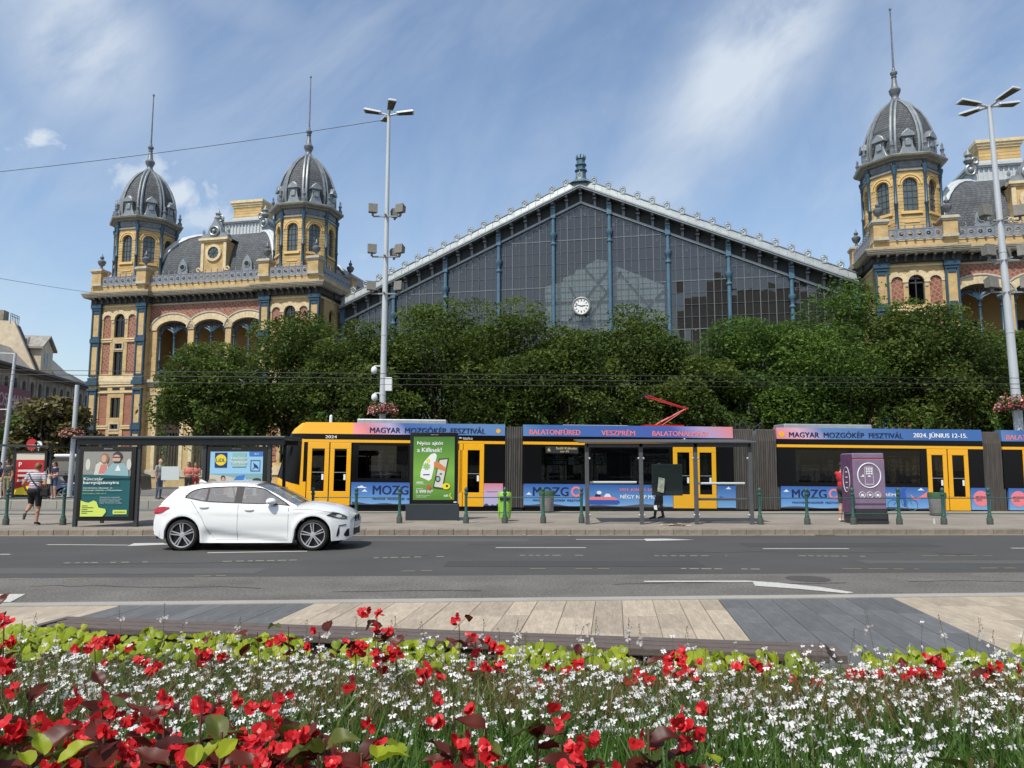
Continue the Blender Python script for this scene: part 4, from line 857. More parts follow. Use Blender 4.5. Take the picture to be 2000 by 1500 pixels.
def side(u0, u1, stops_top, stops_low, doors, wins, lows, name='side_panel'):
    """near side of one module. doors/wins/lows are pairs of bearings"""
    x0, x1 = TX(u0), TX(u1)
    gm = grad_mat('film_top_%d' % u0, stops_top, 0, x0, x1, tilt=.9)
    b = MB(); b.hexa([(x0, .0, Z5), (x1, .0, Z5), (x1, .3, Z5), (x0, .3, Z5), (x0, .05, Z6), (x1, .05, Z6), (x1, .4, Z6), (x0, .4, Z6)]); tb(b, 'roof_cove', gm)
    tb(MB().box(x0, x1, .005, .1, Z3, Z4+.04), 'black_band', 'tram_black')
    tb(MB().box(x0, x1, -.012, .1, Z2+.012, Z3), 'yellow_stripe', 'tram_yellow')
    tb(MB().box(x0, x1, W-.08, W, .5, 1.35).box(x0, x1, W-.08, W, 2.5, Z6).box(x0, x0+.25, W-.079, W-.001, 1.35, 2.5).box(x1-.25, x1, W-.079, W-.001, 1.35, 2.5).box((x0+x1)/2-.5, (x0+x1)/2+.5, W-.079, W-.001, 1.35, 2.5), 'far_side', 'tram_floor')
    tb(MB().box(x0+.25, x1-.25, W-.05, W-.04, 1.35, 2.5), 'far_window', 'far_glass')
    tb(MB().box(x0, x1, .41, W-.2, 3.30, 3.46).box(x0, x1, .1, W, 2.88, 3.0), 'roof', 'tram_roof')
    tb(MB().box(x0, x1, .12, W-.1, .30, .40), 'floor', 'tram_floor')
    tb(MB().box(x0+.1, x1-.1, .25, W-.2, .06, .36), 'bogie_skirt', 'black_matte')
    spans = sorted([(TX(a), TX(b), 'd') for a, b in doors]+[(TX(a), TX(b), 'w') for a, b in wins])
    x = x0; bk = MB()
    for a, b, k in spans+[(x1, x1, 'e')]:
        if a-x > .01: bk.box(x, a, .004, .1, Z1, Z2)
        if k == 'w': bk.box(a, b, .005, .1, Z1, Z1+.16); bk.box(a, b, .005, .1, Z2-.10, Z2)
        x = b
    bk.split('window_band', 'tram_black', tram)
    for a, b, k in spans:
        if k == 'w':
            wo = tb(MB().box(a, b, .012, .022, Z1+.16, Z2-.10), 'window', 'tram_glass')
            f = MB(); f.box(a+.12, b-.12, .03, .045, Z2-.62, Z2-.59); f.box((a+b)/2-.012, (a+b)/2+.012, .03, .045, Z1+.16, Z2-.1); f.box(a+.05, b-.05, .5, .53, Z1+.75, Z1+.78)
            f.mi = 0
            for s in np.arange(a+.35, b-.3, .85): f.box(s, s+.42, .45, .55, Z1-.2, Z1+.42)
            tb(f, 'window_rail', 'seat_fabric', wo)
            g = MB()
            for s in np.arange(a+.2, b, 1.1): g.tube([(s, .75, .5), (s, .75, 2.75)], .022, 6)
            g.tube([(a, .75, 2.35), (b, .75, 2.35)], .018, 6)
            for s in np.arange(a+.3, b-.2, .5): g.box(s, s+.025, .74, .76, 2.12, 2.35)
            tb(g, 'grab_pole', 'grab_yellow', wo)
            tb(MB().box((a+b)/2+.2, (a+b)/2+.42, .03, .035, Z1+.75, Z1+1.05), 'window_notice', 'white_print', wo)
        else:
            d = MB(); y = -.022; fw = .17
            d.box(a, b, y, .05, Z0-.04, .86); d.box(a, b, y, .05, 2.50, Z2); d.box(a, a+fw, y+.001, .05, .86, 2.50); d.box(b-fw, b, y+.001, .05, .86, 2.50)
            do = tb(d, 'door', 'tram_yellow', bevel=.012)
            tb(MB().box(a+fw, b-fw, .0, .012, .86, 2.50), 'door_window', 'tram_glass', do)
            h = MB(); h.box(a+fw, b-fw, -.012, -.002, 1.58, 1.60); tb(h, 'door_bar', 'steel_light', do)
            h = MB(); h.box(b-fw-.1, b-fw-.02, -.006, -.001, 1.30, 1.52); tb(h, 'door_sticker', 'white_print', do)
    for i, (a, b) in enumerate(lows):
        xa, xb = TX(a), TX(b)
        lm = grad_mat('film_low_%d_%d' % (u0, i), stops_low[i], 2, Z0, Z1)
        tb(MB().box(xa, xb, -.004, .1, Z0, Z1), name, lm)
    return x0, x1
SKY = [(0, (.20, .40, .66)), (.45, (.10, .25, .55)), (1, (.040, .12, .37))]
PNK = [(0, (.45, .45, .66)), (.5, (.62, .36, .50)), (1, PK)]
TOPA = [(0, (.85, .30, .30)), (.10, PK), (.26, (.42, .36, .55)), (.36, BL), (.80, BL2), (1, BL2)]
TOPB = [(0, BL2), (.12, BL), (.72, (.06, .10, .34)), (.86, (.35, .30, .50)), (1, PK)]
TOPC = [(0, PK), (.12, (.62, .36, .45)), (.24, BL2), (.7, BL), (1, BL)]
def lett(s, u0, u1, z0, z1, m, y=-.012, **k): return text(s, (TX(u0), TX(u1), z0, z1), y, m, tram, **k)
# module 1 behind the cab
side(690, 985, TOPA, [SKY, [(0, (.40, .45, .68)), (.6, (.55, .38, .55)), (1, PK)]], [(897, 904), (905, 945)], [(702, 798)], [(690, 897), (945, 982)])
x0c, x1c = TX(596), TX(690)
b = MB(); b.hexa([(x0c, .0, Z5), (x1c, .0, Z5), (x1c, .3, Z5), (x0c, .3, Z5), (x0c, .05, Z6), (x1c, .05, Z6), (x1c, .4, Z6), (x0c, .4, Z6)]); tb(b, 'roof_cove', 'tram_yellow')
tb(MB().box(x0c, x1c, .005, .1, Z3, Z4+.04).box(x0c, TX(604), .004, .1, Z1, Z2), 'black_band', 'tram_black')
tb(MB().box(x0c, x1c, -.012, .1, Z2+.012, Z3), 'yellow_stripe', 'tram_yellow'); tb(MB().box(x0c, x1c, .41, W-.2, 3.30, 3.46).box(x0c, x1c, .1, W, 2.88, 3.0).box(x0c, x1c, W-.1, W, .4, 3.5), 'roof', 'tram_roof')
tb(MB().box(x0c, TX(602), -.004, .1, Z0, Z1), 'side_panel', 'tram_yellow'); tb(MB().box(x0c, x1c, .12, W-.1, .06, .40), 'floor', 'black_matte')
for a, b_ in ((604, 645.5), (647.5, 688)):
    a, b_ = TX(a), TX(b_); fw = .17; d = MB(); d.box(a, b_, -.022, .05, Z0-.04, .86); d.box(a, b_, -.022, .05, 2.50, Z2); d.box(a, a+fw, -.021, .05, .86, 2.50); d.box(b_-fw, b_, -.021, .05, .86, 2.50); do = tb(d, 'door', 'tram_yellow', bevel=.012)
    tb(MB().box(a+fw, b_-fw, 0, .012, .86, 2.50), 'door_window', 'tram_glass', do); tb(MB().box(a+fw, b_-fw, -.012, -.002, 1.58, 1.60), 'door_bar', 'steel_light', do); tb(MB().box(b_-fw-.1, b_-fw-.02, -.006, -.001, 1.30, 1.52), 'door_sticker', 'white_print', do)
tb(MB().box(TX(645.5), TX(647.5), .0, .05, Z0, Z2), 'door_seal', 'rubber')
# cab nose: plan curve swept up the profile
XS = TX(596); prof = [(.36, .62), (.60, .30), (.85, .10), (1.1, .0), (1.3, .06), (1.6, .24), (2.0, .46), (2.4, .62), (2.62, .72), (2.85, .86), (3.05, 1.04), (3.25, 1.30), (3.40, 1.62), (3.50, 2.05)]
pf = lambda z: float(np.interp(z, [p[0] for p in prof], [p[1] for p in prof]))*XS/1.86*.75
def nose(z, t, off=0.):
    th = min(max(t, 0), 1)*PI/2; e = .72; xf = pf(z); ins = max(0, z-3.05)*.11
    x = XS-(XS-xf)*math.sin(th)**e; y = ins+(W/2-ins)*(1-math.cos(th)**e)
    dx, dy = -math.sin(th), -math.cos(th); return Vector((x+dx*off, y+dy*off, z))
def nose_patch(name, m, tz, off, n=14, parent=tram):
    """tz: list of (t, zlow, zhigh) from side to centre; mirrored to the far side"""
    b = MB(); T_ = [q[0] for q in tz]
    for far in (0, 1):
        rows = []
        for i in range(n+1):
            t = T_[0]+(T_[-1]-T_[0])*i/n; lo = np.interp(t, T_, [q[1] for q in tz]); hi = np.interp(t, T_, [q[2] for q in tz])
            r = [nose(lo+(hi-lo)*j/14, t, off) for j in range(15)]
            rows.append([(p.x, W-p.y if far else p.y, p.z) for p in r])
        b.grid(rows[::-1] if not far else rows)
    return tb(b, name, m, parent, smooth=35)
cab = nose_patch('cab_shell', 'tram_yellow', [(0, .36, 3.50), (1, .36, 3.50)], 0., 20)
b = MB(); b.add([(XS, .14, 3.50), (XS, W-.14, 3.50)]+[(nose(3.5, t).x, W-nose(3.5, t).y, 3.5) for t in np.linspace(.05, 1, 8)]+[nose(3.5, t) for t in np.linspace(.95, .05, 8)], [tuple(range(18))]); tb(b, 'cab_roof', 'tram_yellow', cab)
nose_patch('windscreen', 'tram_black', [(.025, 1.10, 2.80), (.08, 1.14, 2.80), (.3, 1.25, 2.80), (.5, 1.36, 2.80), (1, 1.42, 2.86)], .012, 16, cab)
nose_patch('black_band', 'tram_black', [(0, Z3+.02, Z4+.04), (.16, Z3+.02, Z4+.04), (.4, Z3+.06, Z4+.04), (1, Z3+.1, Z4+.1)], .010, 12, cab)
nose_patch('bumper', 'black_matte', [(0, .34, .46), (1, .34, .50)], .014, 12, cab)
mr = MB(); p = nose(2.7, .34, .05); mr.tube([nose(2.9, .22, .01), nose(2.88, .30, .22), nose(2.70, .34, .26)], .03, 6); mr.sph(nose(2.45, .36, .24), (.10, .07, .26), 8, 6); tb(mr, 'mirror', 'black_matte', cab, smooth=50)
hl = MB(); [hl.sph(nose(.95, t, -.01), (.10, .10, .08), 8, 6) for t in (.45, .6)]; tb(hl, 'headlight', 'white_print', cab, smooth=50)
lett('2024', 637, 659, Z3+.045, Z4-.02, 'white_print', y=.001)
lett('BKV', 556, 568, .93, 1.02, 'black_matte', y=nose(.97, .14).y-.02, name='emblem')
lett('MAGYAR  MOZGÓKÉP  FESZTIVÁL', 723, 947, 3.13, 3.41, 'navy_print', y=.005)
tb(MB().xz(arc(TX(972), 3.26, .085, .085, 0, 2*PI, 16)[:-1], .005, .03), 'sun_emblem', 'sun_print')
lett('B●  Kulturális és', 896, 922, 2.95, 3.0, 'white_print', y=.0, name='small_print'); lett('Mozgókép Fesztivál', 904, 922, 2.90, 2.94, 'white_print', y=.0, name='small_print')
def lowprint(u0, c):                                   # MOZGO with a ring for the last letter, line below, far hills
    lett('MOZG', u0, u0+68*c, .76, 1.10, 'navy_print'); x = TX(u0+83*c); q = MB(); a0 = arc(x, .93, .13, .13, 0, 2*PI, 18); a1 = arc(x, .93, .205, .205, 0, 2*PI, 18)
    for i in range(18): q.xz([a0[i], a1[i], a1[i+1], a0[i+1]], -.012, -.004)
    tb(q, 'ring_letter', 'pink_print'); lett('MAGYAR  MOZGÓKÉP  FESZTIVÁL', u0, u0+94*c, .55, .645, 'navy_print')
def hills(u0, u1, h=.09):
    a, b = TX(u0), TX(u1); n = 22; q = MB(); q.xz([(a, Z0), (b, Z0)]+[(b+(a-b)*i/n, Z0+h*(.35+.4*math.sin(i*.9+u0)+.3*math.sin(i*.37))+.02) for i in range(n+1)], -.009, -.004); tb(q, 'hill_print', 'hill_print')
def cloud(u, z, w=.25):
    x = TX(u); tb(MB().xz([(x-w, z), (x+w, z), (x+w*.4, z+.05), (x+w*.1, z+.10), (x-w*.3, z+.06)], -.008, -.004), 'cloud_print', 'white_print')
def disc(u, z=.80, r=.31):
    x = TX(u); tb(MB().xz(arc(x, z, r, r, 0, 2*PI, 24)[:-1], -.010, -.004), 'disc_print', 'pink_print'); text('MOZGO', (x-.21, x+.21, z+.02, z+.10), -.013, 'navy_print', tram); text('MAGYAR MOZGÓKÉP', (x-.21, x+.02, z-.05, z-.015), -.013, 'navy_print', tram, name='small_print'); text('FESZTIVÁL', (x-.21, x+.05, z-.10, z-.065), -.013, 'navy_print', tram, name='small_print')
lowprint(732, 1.0); hills(692, 895); cloud(709, 1.0); cloud(716, .86, .12); hills(946, 981, .07)
lett('mozgofesztival.hu', 950, 972, .88, .92, 'navy_print', name='small_print')
# module 2
side(1020, 1427, TOPB, [SKY, SKY], [(1310, 1350), (1353, 1393)], [(1056, 1140), (1152, 1302)], [(1022, 1309), (1394, 1430)])
for s, a, b_ in (('BALATONFÜRED', 1033, 1131), ('VESZPRÉM', 1172, 1237), ('BALATONALMÁDI', 1271, 1378)): lett(s, a, b_, 3.14, 3.38, 'pink_print', y=.003)
lett('BUDAPEST', 1341, 1372, Z3+.05, Z4-.03, 'white_print', y=.001)
q = MB(); x = TX(1333)
for i in range(3): q.box(x-.11+i*.08, x-.06+i*.08, .0, .004, Z3+.04, Z4-.02+(.04 if i == 1 else 0))
tb(q, 'emblem', 'white_print')
tb(MB().box(TX(1064), TX(1127), -.002, .01, 2.42, 2.68), 'destination_display', 'black_matte'); lett('Széll Kálmán', 1084, 1124, 2.57, 2.66, 'led_amber', y=-.006); lett('tér M', 1092, 1108, 2.45, 2.53, 'led_amber', y=-.006); lett('6', 1068, 1073, 2.48, 2.63, 'led_amber', y=-.006)
lowprint(1040, 1.0); hills(1022, 1308); cloud(1032, .80, .12)
bx = TX(1175); q = MB().xz([(bx-.62, .44), (bx+.55, .44), (bx+.66, .52), (bx+.60, .62), (bx-.66, .62)], -.010, -.004); tb(q, 'boat_print', 'blue_print'); tb(MB().xz([(bx-.60, .62), (bx+.60, .62), (bx+.42, .74), (bx-.46, .74)], -.010, -.004), 'boat_print', 'pink_print')
tb(MB().xz(arc(bx-.16, .90, .10, .07, 0, 2*PI, 10)[:-1], -.010, -.004).xz([(bx+.02, .74), (bx+.32, .74), (bx+.24, .86), (bx+.1, .86)], -.010, -.004), 'boat_print', 'white_print'); tb(MB().xz([(bx-.34, .74), (bx-.10, .74), (bx-.12, .86), (bx-.3, .84)], -.009, -.004), 'boat_print', 'navy_print')
lett('2024. JÚNIUS 12-15.', 1206, 1282, .95, 1.10, 'pink_print'); lett('NÉGY NAP MOZI', 1208, 1286, .68, .86, 'white_print'); cloud(1416, 1.08, .12)
lett('+', 1398, 1405, .72, .82, 'blue_print', name='small_print')
# module 3
side(1512, 1910, TOPC, [SKY, SKY], [(1801, 1839), (1841, 1880)], [(1547, 1652), (1662, 1788)], [(1517, 1800), (1882, 1919)])
tb(MB().xz(arc(TX(1522), 3.26, .11, .11, 0, 2*PI, 16)[:-1], .004, .03), 'sun_emblem', 'sun_print')
lett('MAGYAR  MOZGÓKÉP  FESZTIVÁL', 1536, 1757, 3.14, 3.41, 'navy_print', y=.004); lett('2024. JÚNIUS 12-15.', 1777, 1881, 3.14, 3.41, 'white_print', y=.004)
lowprint(1538, .97); hills(1517, 1800, .06); cloud(1527, 1.0, .12); lett('FÜRED', 1640, 1664, .86, 1.0, 'white_print'); lett('VESZPRÉM', 1682, 1737, .86, 1.0, 'white_print'); disc(1901)
cx = TX(1746); q = MB()
for dx in (-.30, .46): q.tube([(cx+dx+.22*math.cos(t), -.008, .52+.22*math.sin(t)) for t in np.linspace(0, 2*PI, 17)], .012, 4)
for p_, q_ in (((-.30, .52), (0, .80)), ((0, .80), (.36, .80)), ((.36, .80), (.46, .52)), ((0, .80), (.08, .5)), ((.08, .5), (.36, .8))): q.bar((cx+p_[0], -.008, p_[1]), (cx+q_[0], -.008, q_[1]), .012, .014)
tb(q, 'bicycle_print', 'teal_print'); tb(MB().xz([(cx-.08, .78), (cx+.10, .74), (cx+.14, .45), (cx+.22, .45), (cx+.24, .82), (cx+.2, 1.08), (cx+.05, 1.14), (cx-.05, 1.0)], -.010, -.004).xz(arc(cx+.16, 1.16, .08, .08, 0, 2*PI, 10)[:-1], -.011, -.004), 'cyclist_print', 'blue_print')
tb(MB().xz([(TX(1765), .95), (TX(1774), .80), (TX(1783), .84), (TX(1799), 1.06), (TX(1799), .84), (TX(1780), .74), (TX(1770), .74)], -.009, -.004), 'hill_print', 'pink_print'); cloud(1786, 1.10, .14)
# module 4, cut by the frame
side(1948, 2330, TOPB, [SKY, SKY], [(1986, 2026), (2028, 2066)], [(2075, 2200)], [(1955, 1985), (2068, 2330)])
lett('BALATONFÜRED', 1957, 2056, 3.15, 3.38, 'pink_print', y=.003); disc(1973)
# bellows between the modules
def bell(u0, u1):
    a, b_ = TX(u0)-.05, TX(u1)+.05; n = int((b_-a)/.085)*2; o = MB()
    rows = []
    for i in range(n+1):
        x = a+(b_-a)*i/n; d = .055 if i % 2 else .0; w = .012*math.sin(i*1.7)
        rows.append([(x+w, .02+d, .30), (x, .02+d, 1.2), (x-w, .02+d, 2.4), (x, .02+d, 3.0), (x, .14+d, 3.46-d), (x, W/2, 3.50-d), (x, W-.14-d, 3.46), (x, W-.02-d, 3.0), (x, W-.02-d, .3)])
    o.grid(rows); tb(o, 'bellows', 'bellows')
for a, b_ in ((985, 1020), (1427, 1466), (1474, 1512), (1910, 1948)): bell(a, b_)
c = MB()
for k in range(14):
    x = TX(1470)+random.uniform(-.8, .8); c.tube([(x, random.uniform(.3, 1.6), 3.4), (x+random.uniform(-.2, .2), random.uniform(.3, 1.6), 3.6+random.uniform(0, .22)), (x+random.uniform(-.5, .5), random.uniform(.3, 1.6), 3.42)], .016, 5)
tb(c, 'roof_cable', 'black_matte'); tb(MB().box(TX(1466), TX(1474), .1, W-.1, .3, 3.4), 'joint_frame', 'steel_dark')
# roof equipment and pantograph
for a, b_ in ((692, 869), (1538, 1712), (1100, 1230)):
    xa, xb = TX(a), TX(b_); tb(MB().box(xa, xb, .62, W-.62, 3.46, 3.72 if a != 1100 else 3.58), 'roof_box', 'steel_light', bevel=.03); tb(MB().box(xa+.05, xb-.05, .7, W-.7, 3.40, 3.46), 'roof_box_frame', 'tram_floor')
tb(MB().lathe([(.07, 3.46), (.06, 3.85), (.03, 3.9)], 8, (TX(634), 1.2, 0)), 'antenna', 'white_print'); tb(MB().box(TX(612), TX(655), .5, 1.9, 3.44, 3.50), 'roof_plate', 'tram_roof')
pg = MB(); xb, xk, xt = TX(1287), TX(1352), TX(1272); y0, y1 = .75, 1.65
for y in (y0+.25, y1-.25): pg.tube([(xb, y, 3.62), (xk, (y+1.2)/2, 4.32)], .035, 6)
pan = tb(pg, 'pantograph', 'red_paint')
pg = MB()
for y in (y0+.2, y1-.2): pg.tube([(xk, 1.2+(y-1.2)*.4, 4.32), (xt, y, 4.82)], .03, 6)
pg.tube([(xk, .95, 4.32), (xk, 1.45, 4.32)], .04, 6); pg.tube([(xb+.3, 1.2, 3.62), (xk-.1, 1.2, 4.24)], .018, 5); tb(pg, 'upper_arm', 'red_paint', pan)
pg = MB()
for x in (xt-.16, xt+.14): pg.tube([(x, .3, 4.78), (x, .55, 4.90), (x, 1.85, 4.90), (x, 2.1, 4.78)], .022, 5)
pg.box(xt-.16, xt+.14, .7, .74, 4.84, 4.87); pg.box(xt-.16, xt+.14, 1.66, 1.7, 4.84, 4.87); tb(pg, 'contact_bow', 'black_matte', pan)
tb(MB().box(TX(1262), TX(1340), .6, 1.8, 3.50, 3.62), 'pantograph_base', 'red_paint', pan)
# ------------------------------------------------------------ street furniture on the islands
PZ = .145
# -- green post-and-rail barriers
def post_mesh():
    b = MB(); b.mi = 1; b.lathe([(.085, 0), (.085, .16), (.07, .19)], 12); b.mi = 0
    b.lathe([(.062, .18), (.062, .24), (.045, .27), (.042, .50), (.042, .80), (.058, .82), (.058, .86), (.040, .88), (.046, .92), (.055, .95), (.052, .99), (.028, 1.02), (0, 1.035)], 12); return b
def barrier(us, label, v=1025.5, left=None, right=None):
    pts = [G(u, v, PZ) for u in us]; root = thing('barrier', label, 'railing', pts[0], group=None)
    first = None
    for p in pts:
        if 'post' not in unit:
            o = post_mesh().build('post', ['green_iron', 'green_iron_base'], root, 35); unit['post'] = o.data
        else: o = link('post', unit['post'], root)
        o.location = p-pts[0]
    ends = [p-pts[0] for p in pts]
    if left: ends.insert(0, G(left, v, PZ)-pts[0])
    if right: ends.append(G(right, v, PZ)-pts[0])
    for a, b in zip(ends, ends[1:]):
        for z in (.30, .735): MB().tube([(a.x, a.y, z), (b.x, b.y, z)], .014, 8).build('rail', 'green_iron', root, 40)
barrier([11, 122.5], 'green iron barrier with two posts behind the striped-shirt walker', left=-110)
barrier([610, 695, 780], 'green iron barrier between the white car and the green advertising pillar', v=1022)
barrier([910, 986, 1061, 1136], 'green iron barrier with four posts beside the lime green bin', v=1022)
barrier([1485, 1577, 1667, 1757, 1844, 1934], 'long green iron barrier in front of the purple machine', v=1024.5, right=2080)
# -- bus shelters
def framed(mb, x0, x1, y0, y1, z0, z1, w):
    mb.box(x0, x0+w, y0, y1, z0, z1); mb.box(x1-w, x1, y0, y1, z0, z1); mb.box(x0+w, x1-w, y0, y1, z0, z0+w); mb.box(x0+w, x1-w, y0, y1, z1-w, z1); return mb
p = G(145, 1029, PZ); SY = p.y
sl = thing('bus_shelter', 'dark bus shelter with teal and blue posters left of the tram', 'bus shelter', (p.x, SY, PZ))
SX = lambda u: A(u, 940, SY).x-p.x
LZ = 2.38; Ls = SX(527)-SX(145)
xs = [SX(149), SX(268), SX(397), SX(524)]
for x in xs: MB().box(x-.05, x+.05, -.0, .11, 0, LZ-.1).build('post', 'shelter_frame', sl, bevel=.01)
MB().box(-.12, Ls+.35, -.16, 1.55, LZ-.02, LZ+.06).build('roof', 'shelter_frame', sl, bevel=.02); MB().box(-.05, Ls+.28, -.04, .10, LZ-.17, LZ-.02).build('roof_beam', 'shelter_frame', sl)
MB().box(-.05, Ls+.28, 1.40, 1.5, LZ-.15, LZ-.02).build('roof_beam', 'shelter_frame', sl)
for x in (xs[0], xs[3]): MB().box(x-.04, x+.04, 1.4, 1.48, 0, LZ-.1).build('post', 'shelter_frame', sl)
for a, b in ((xs[1], xs[2]),): MB().box(a+.06, b-.06, .04, .052, .25, LZ-.2).build('glass_panel', 'clear_glass', sl)
MB().box(xs[1]+.06, xs[2]+.55, 1.0, 1.05, .98, 1.04).build('leaning_rail', 'white_plastic', sl)
MB().box(SX(312), SX(347), .07, .08, 1.25, 1.62).build('notice', 'white_plastic', sl)
def adcase(parent, x0, x1, z0, z1, y, m='black_gloss', depth=.16, fw=.075):
    o = MB().box(x0, x1, y, y+depth, z0, z1).build('poster_case', m, parent, bevel=.015); return o
mat('poster_teal', (.012, .105, .115), .35); mat('poster_lime', (.60, .72, .13), .4); mat('poster_grey', (.30, .29, .26), .4); mat('poster_skin', (.62, .38, .27), .4); mat('poster_hair', (.30, .16, .07), .4); mat('poster_dark', (.06, .045, .04), .4); mat('poster_shirt', (.28, .44, .46), .4); mat('poster_pale', (.62, .62, .55), .4); mat('poster_green', (.16, .33, .05), .35); mat('poster_sky', (.32, .58, .78), .35); mat('poster_sea', (.22, .42, .44), .4); mat('poster_sand', (.60, .54, .44), .4); mat('poster_red', (.42, .015, .02), .4); mat('poster_yellow', (.86, .66, .02), .4); mat('poster_orange', (.62, .22, .07), .4); mat('poster_blue', (.05, .20, .58), .4); mat('poster_navy', (.01, .035, .16), .4); mat('poster_pink', (.62, .22, .18), .4)
mat('poster_white', (.80, .81, .79), .4); grad_mat('poster_green_grad', [(0, (.07, .20, .03)), (.45, (.20, .42, .06)), (.8, (.10, .26, .04)), (1, (.06, .16, .03))], 2, .5, 2.6, tilt=0)
def ell(cx, cz, rx, rz, n=14): return arc(cx, cz, rx, rz, 0, 2*PI, n)[:-1]
def plate(poly, y, m, parent, name='print', dy=.003): return MB().xz(poly, y-dy, y).build(name, m, parent)
def rect(x0, x1, z0, z1): return [(x0, z0), (x1, z0), (x1, z1), (x0, z1)]
# teal bank poster
x0, x1 = xs[0]+.06, xs[1]-.04
c = adcase(sl, x0, x1, .16, LZ-.22, -.04); y = -.042; a0, a1, b0, b1 = x0+.13, x1-.13, .28, 2.02; w = a1-a0; h = b1-b0; U = lambda q: a0+w*q; V = lambda q: b0+h*q
plate(rect(a0, a1, b0, b1), y, 'poster_teal', c, 'poster'); y -= .004
plate([(U(0), V(.62)), (U(.5), V(.60)), (U(1), V(.62)), (U(1), V(1)), (U(0), V(1))], y, 'poster_grey', c); y -= .004
for k, (u_, r) in enumerate(((.1, .10), (.22, .12), (.96, .10))): plate(ell(U(u_), V(.80), w*r*.5, h*.09), y-k*.003, 'poster_pale' if k != 1 else 'poster_grey', c)
y -= .010
plate([(U(.24), V(.64)), (U(.27), V(.80)), (U(.36), V(.84)), (U(.5), V(.82)), (U(.58), V(.64))], y, 'poster_pale', c); plate([(U(.33), V(.66)), (U(.38), V(.80)), (U(.5), V(.80)), (U(.52), V(.66))], y-.004, 'poster_pink', c); plate(ell(U(.45), V(.89), w*.085, h*.085), y-.004, 'poster_hair', c); plate(ell(U(.435), V(.89), w*.055, h*.06), y-.008, 'poster_skin', c)
plate([(U(.42), V(.61)), (U(.50), V(.72)), (U(.62), V(.82)), (U(.86), V(.82)), (U(.96), V(.72)), (U(.97), V(.61))], y-.008, 'poster_shirt', c); plate(ell(U(.72), V(.93), w*.10, h*.07), y-.010, 'poster_dark', c); plate(ell(U(.70), V(.89), w*.085, h*.065), y-.014, 'poster_skin', c); plate(rect(U(.62), U(.78), V(.905), V(.92)), y-.018, 'poster_dark', c); plate([(U(.63), V(.85)), (U(.78), V(.85)), (U(.76), V(.825)), (U(.66), V(.825))], y-.018, 'poster_dark', c); plate([(U(.68), V(.70)), (U(.74), V(.80)), (U(.80), V(.70))], y-.012, 'poster_white', c)
plate([(U(0), V(.585)), (U(1), V(.585)), (U(1), V(.62)), (U(.5), V(.635)), (U(0), V(.645))], y-.014, 'poster_teal', c)
ty = y-.020
text('Kincstár', (U(.04), U(.45), V(.555), V(.60)), ty, 'poster_white', c); text('karnyújtásnyira', (U(.04), U(.78), V(.485), V(.545)), ty, 'poster_white', c)
text('Számlavezetés, állampapír- és', (U(.04), U(.65), V(.425), V(.447)), ty, 'poster_white', c, name='small_print'); text('lakossági vásárlás a fiókjainkban', (U(.04), U(.85), V(.39), V(.412)), ty, 'poster_white', c, name='small_print'); text('1054 Budapest, Hold utca 4.', (U(.04), U(.53), V(.345), V(.362)), ty, 'poster_lime', c, name='small_print')
for k, s in enumerate(('Állampapírok megvásárlása', 'Értékpapírszámla vezetése online', 'Készpénz nélküli fizetés', 'Magyar Államkincstár mobilapp')): text(s, (U(.40), U(.74+.04*(k % 2)+.08), V(.288-k*.029), V(.303-k*.029)), ty, 'poster_white', c, name='small_print')
plate([(U(0), V(0)), (U(.47), V(0)), (U(.54), V(.07)), (U(.52), V(.115)), (U(.38), V(.135)), (U(.33), V(.225)), (U(.27), V(.245)), (U(.16), V(.21)), (U(.07), V(.225)), (U(0), V(.245))], y-.006, 'poster_lime', c)
for k in range(5): plate(rect(U(.03), U(.15+.06*((k*2) % 4)), V(.16-k*.028), V(.168-k*.028)), y-.012, 'poster_dark', c, 'small_print')
plate(rect(U(.68), U(.97), V(.035), V(.10)), y-.006, 'poster_lime', c)
text('MÁK ÜGYFÉLKAPU', (U(.71), U(.94), V(.06), V(.08)), y-.014, 'poster_dark', c, name='small_print'); text('JCDecaux', (U(.42), U(.60), LZ-.30, LZ-.272), -.048, 'poster_white', c, name='small_print')
# beach poster on the right-hand end
x0, x1 = xs[2]+.06, xs[3]-.05
c = adcase(sl, x0, x1, .16, LZ-.22, .02); y = .018; a0, a1, b0, b1 = x0+.10, x1-.12, .28, 2.02; w = a1-a0; h = b1-b0; U = lambda q: a0+w*q; V = lambda q: b0+h*q
plate(rect(a0, a1, b0, b1), y, 'poster_sky', c, 'poster'); y -= .004
plate(rect(U(0), U(1), V(0), V(.66)), y, 'poster_sea', c); plate([(U(0), V(0)), (U(1), V(0)), (U(1), V(.56)), (U(.6), V(.57)), (U(.3), V(.62)), (U(0), V(.645))], y-.004, 'poster_sand', c); y -= .008
plate(rect(U(.09), U(.32), V(.755), V(.985)), y, 'poster_navy', c); plate(ell(U(.205), V(.87), w*.105, w*.105, 24), y-.004, 'poster_yellow', c); text('LiDL', (U(.12), U(.29), V(.84), V(.895)), y-.009, 'poster_navy', c)
plate(rect(U(.42), U(.68), V(.76), V(.98)), y, mat('poster_mint', (.25, .50, .46), .4), c)
text('MINŐSÉGI', (U(.40), U(.69), V(.88), V(.925)), y-.005, 'poster_white', c); text('TERMÉKEK', (U(.38), U(.72), V(.815), V(.865)), y-.005, 'poster_white', c); text('KEDVEZŐ ÁRON', (U(.42), U(.68), V(.775), V(.80)), y-.005, 'poster_white', c, name='small_print')
plate(rect(U(.74), U(1), V(.935), V(1)), y, 'poster_blue', c); text('06.13.', (U(.84), U(.92), V(.955), V(.98)), y-.005, 'poster_white', c, name='small_print')
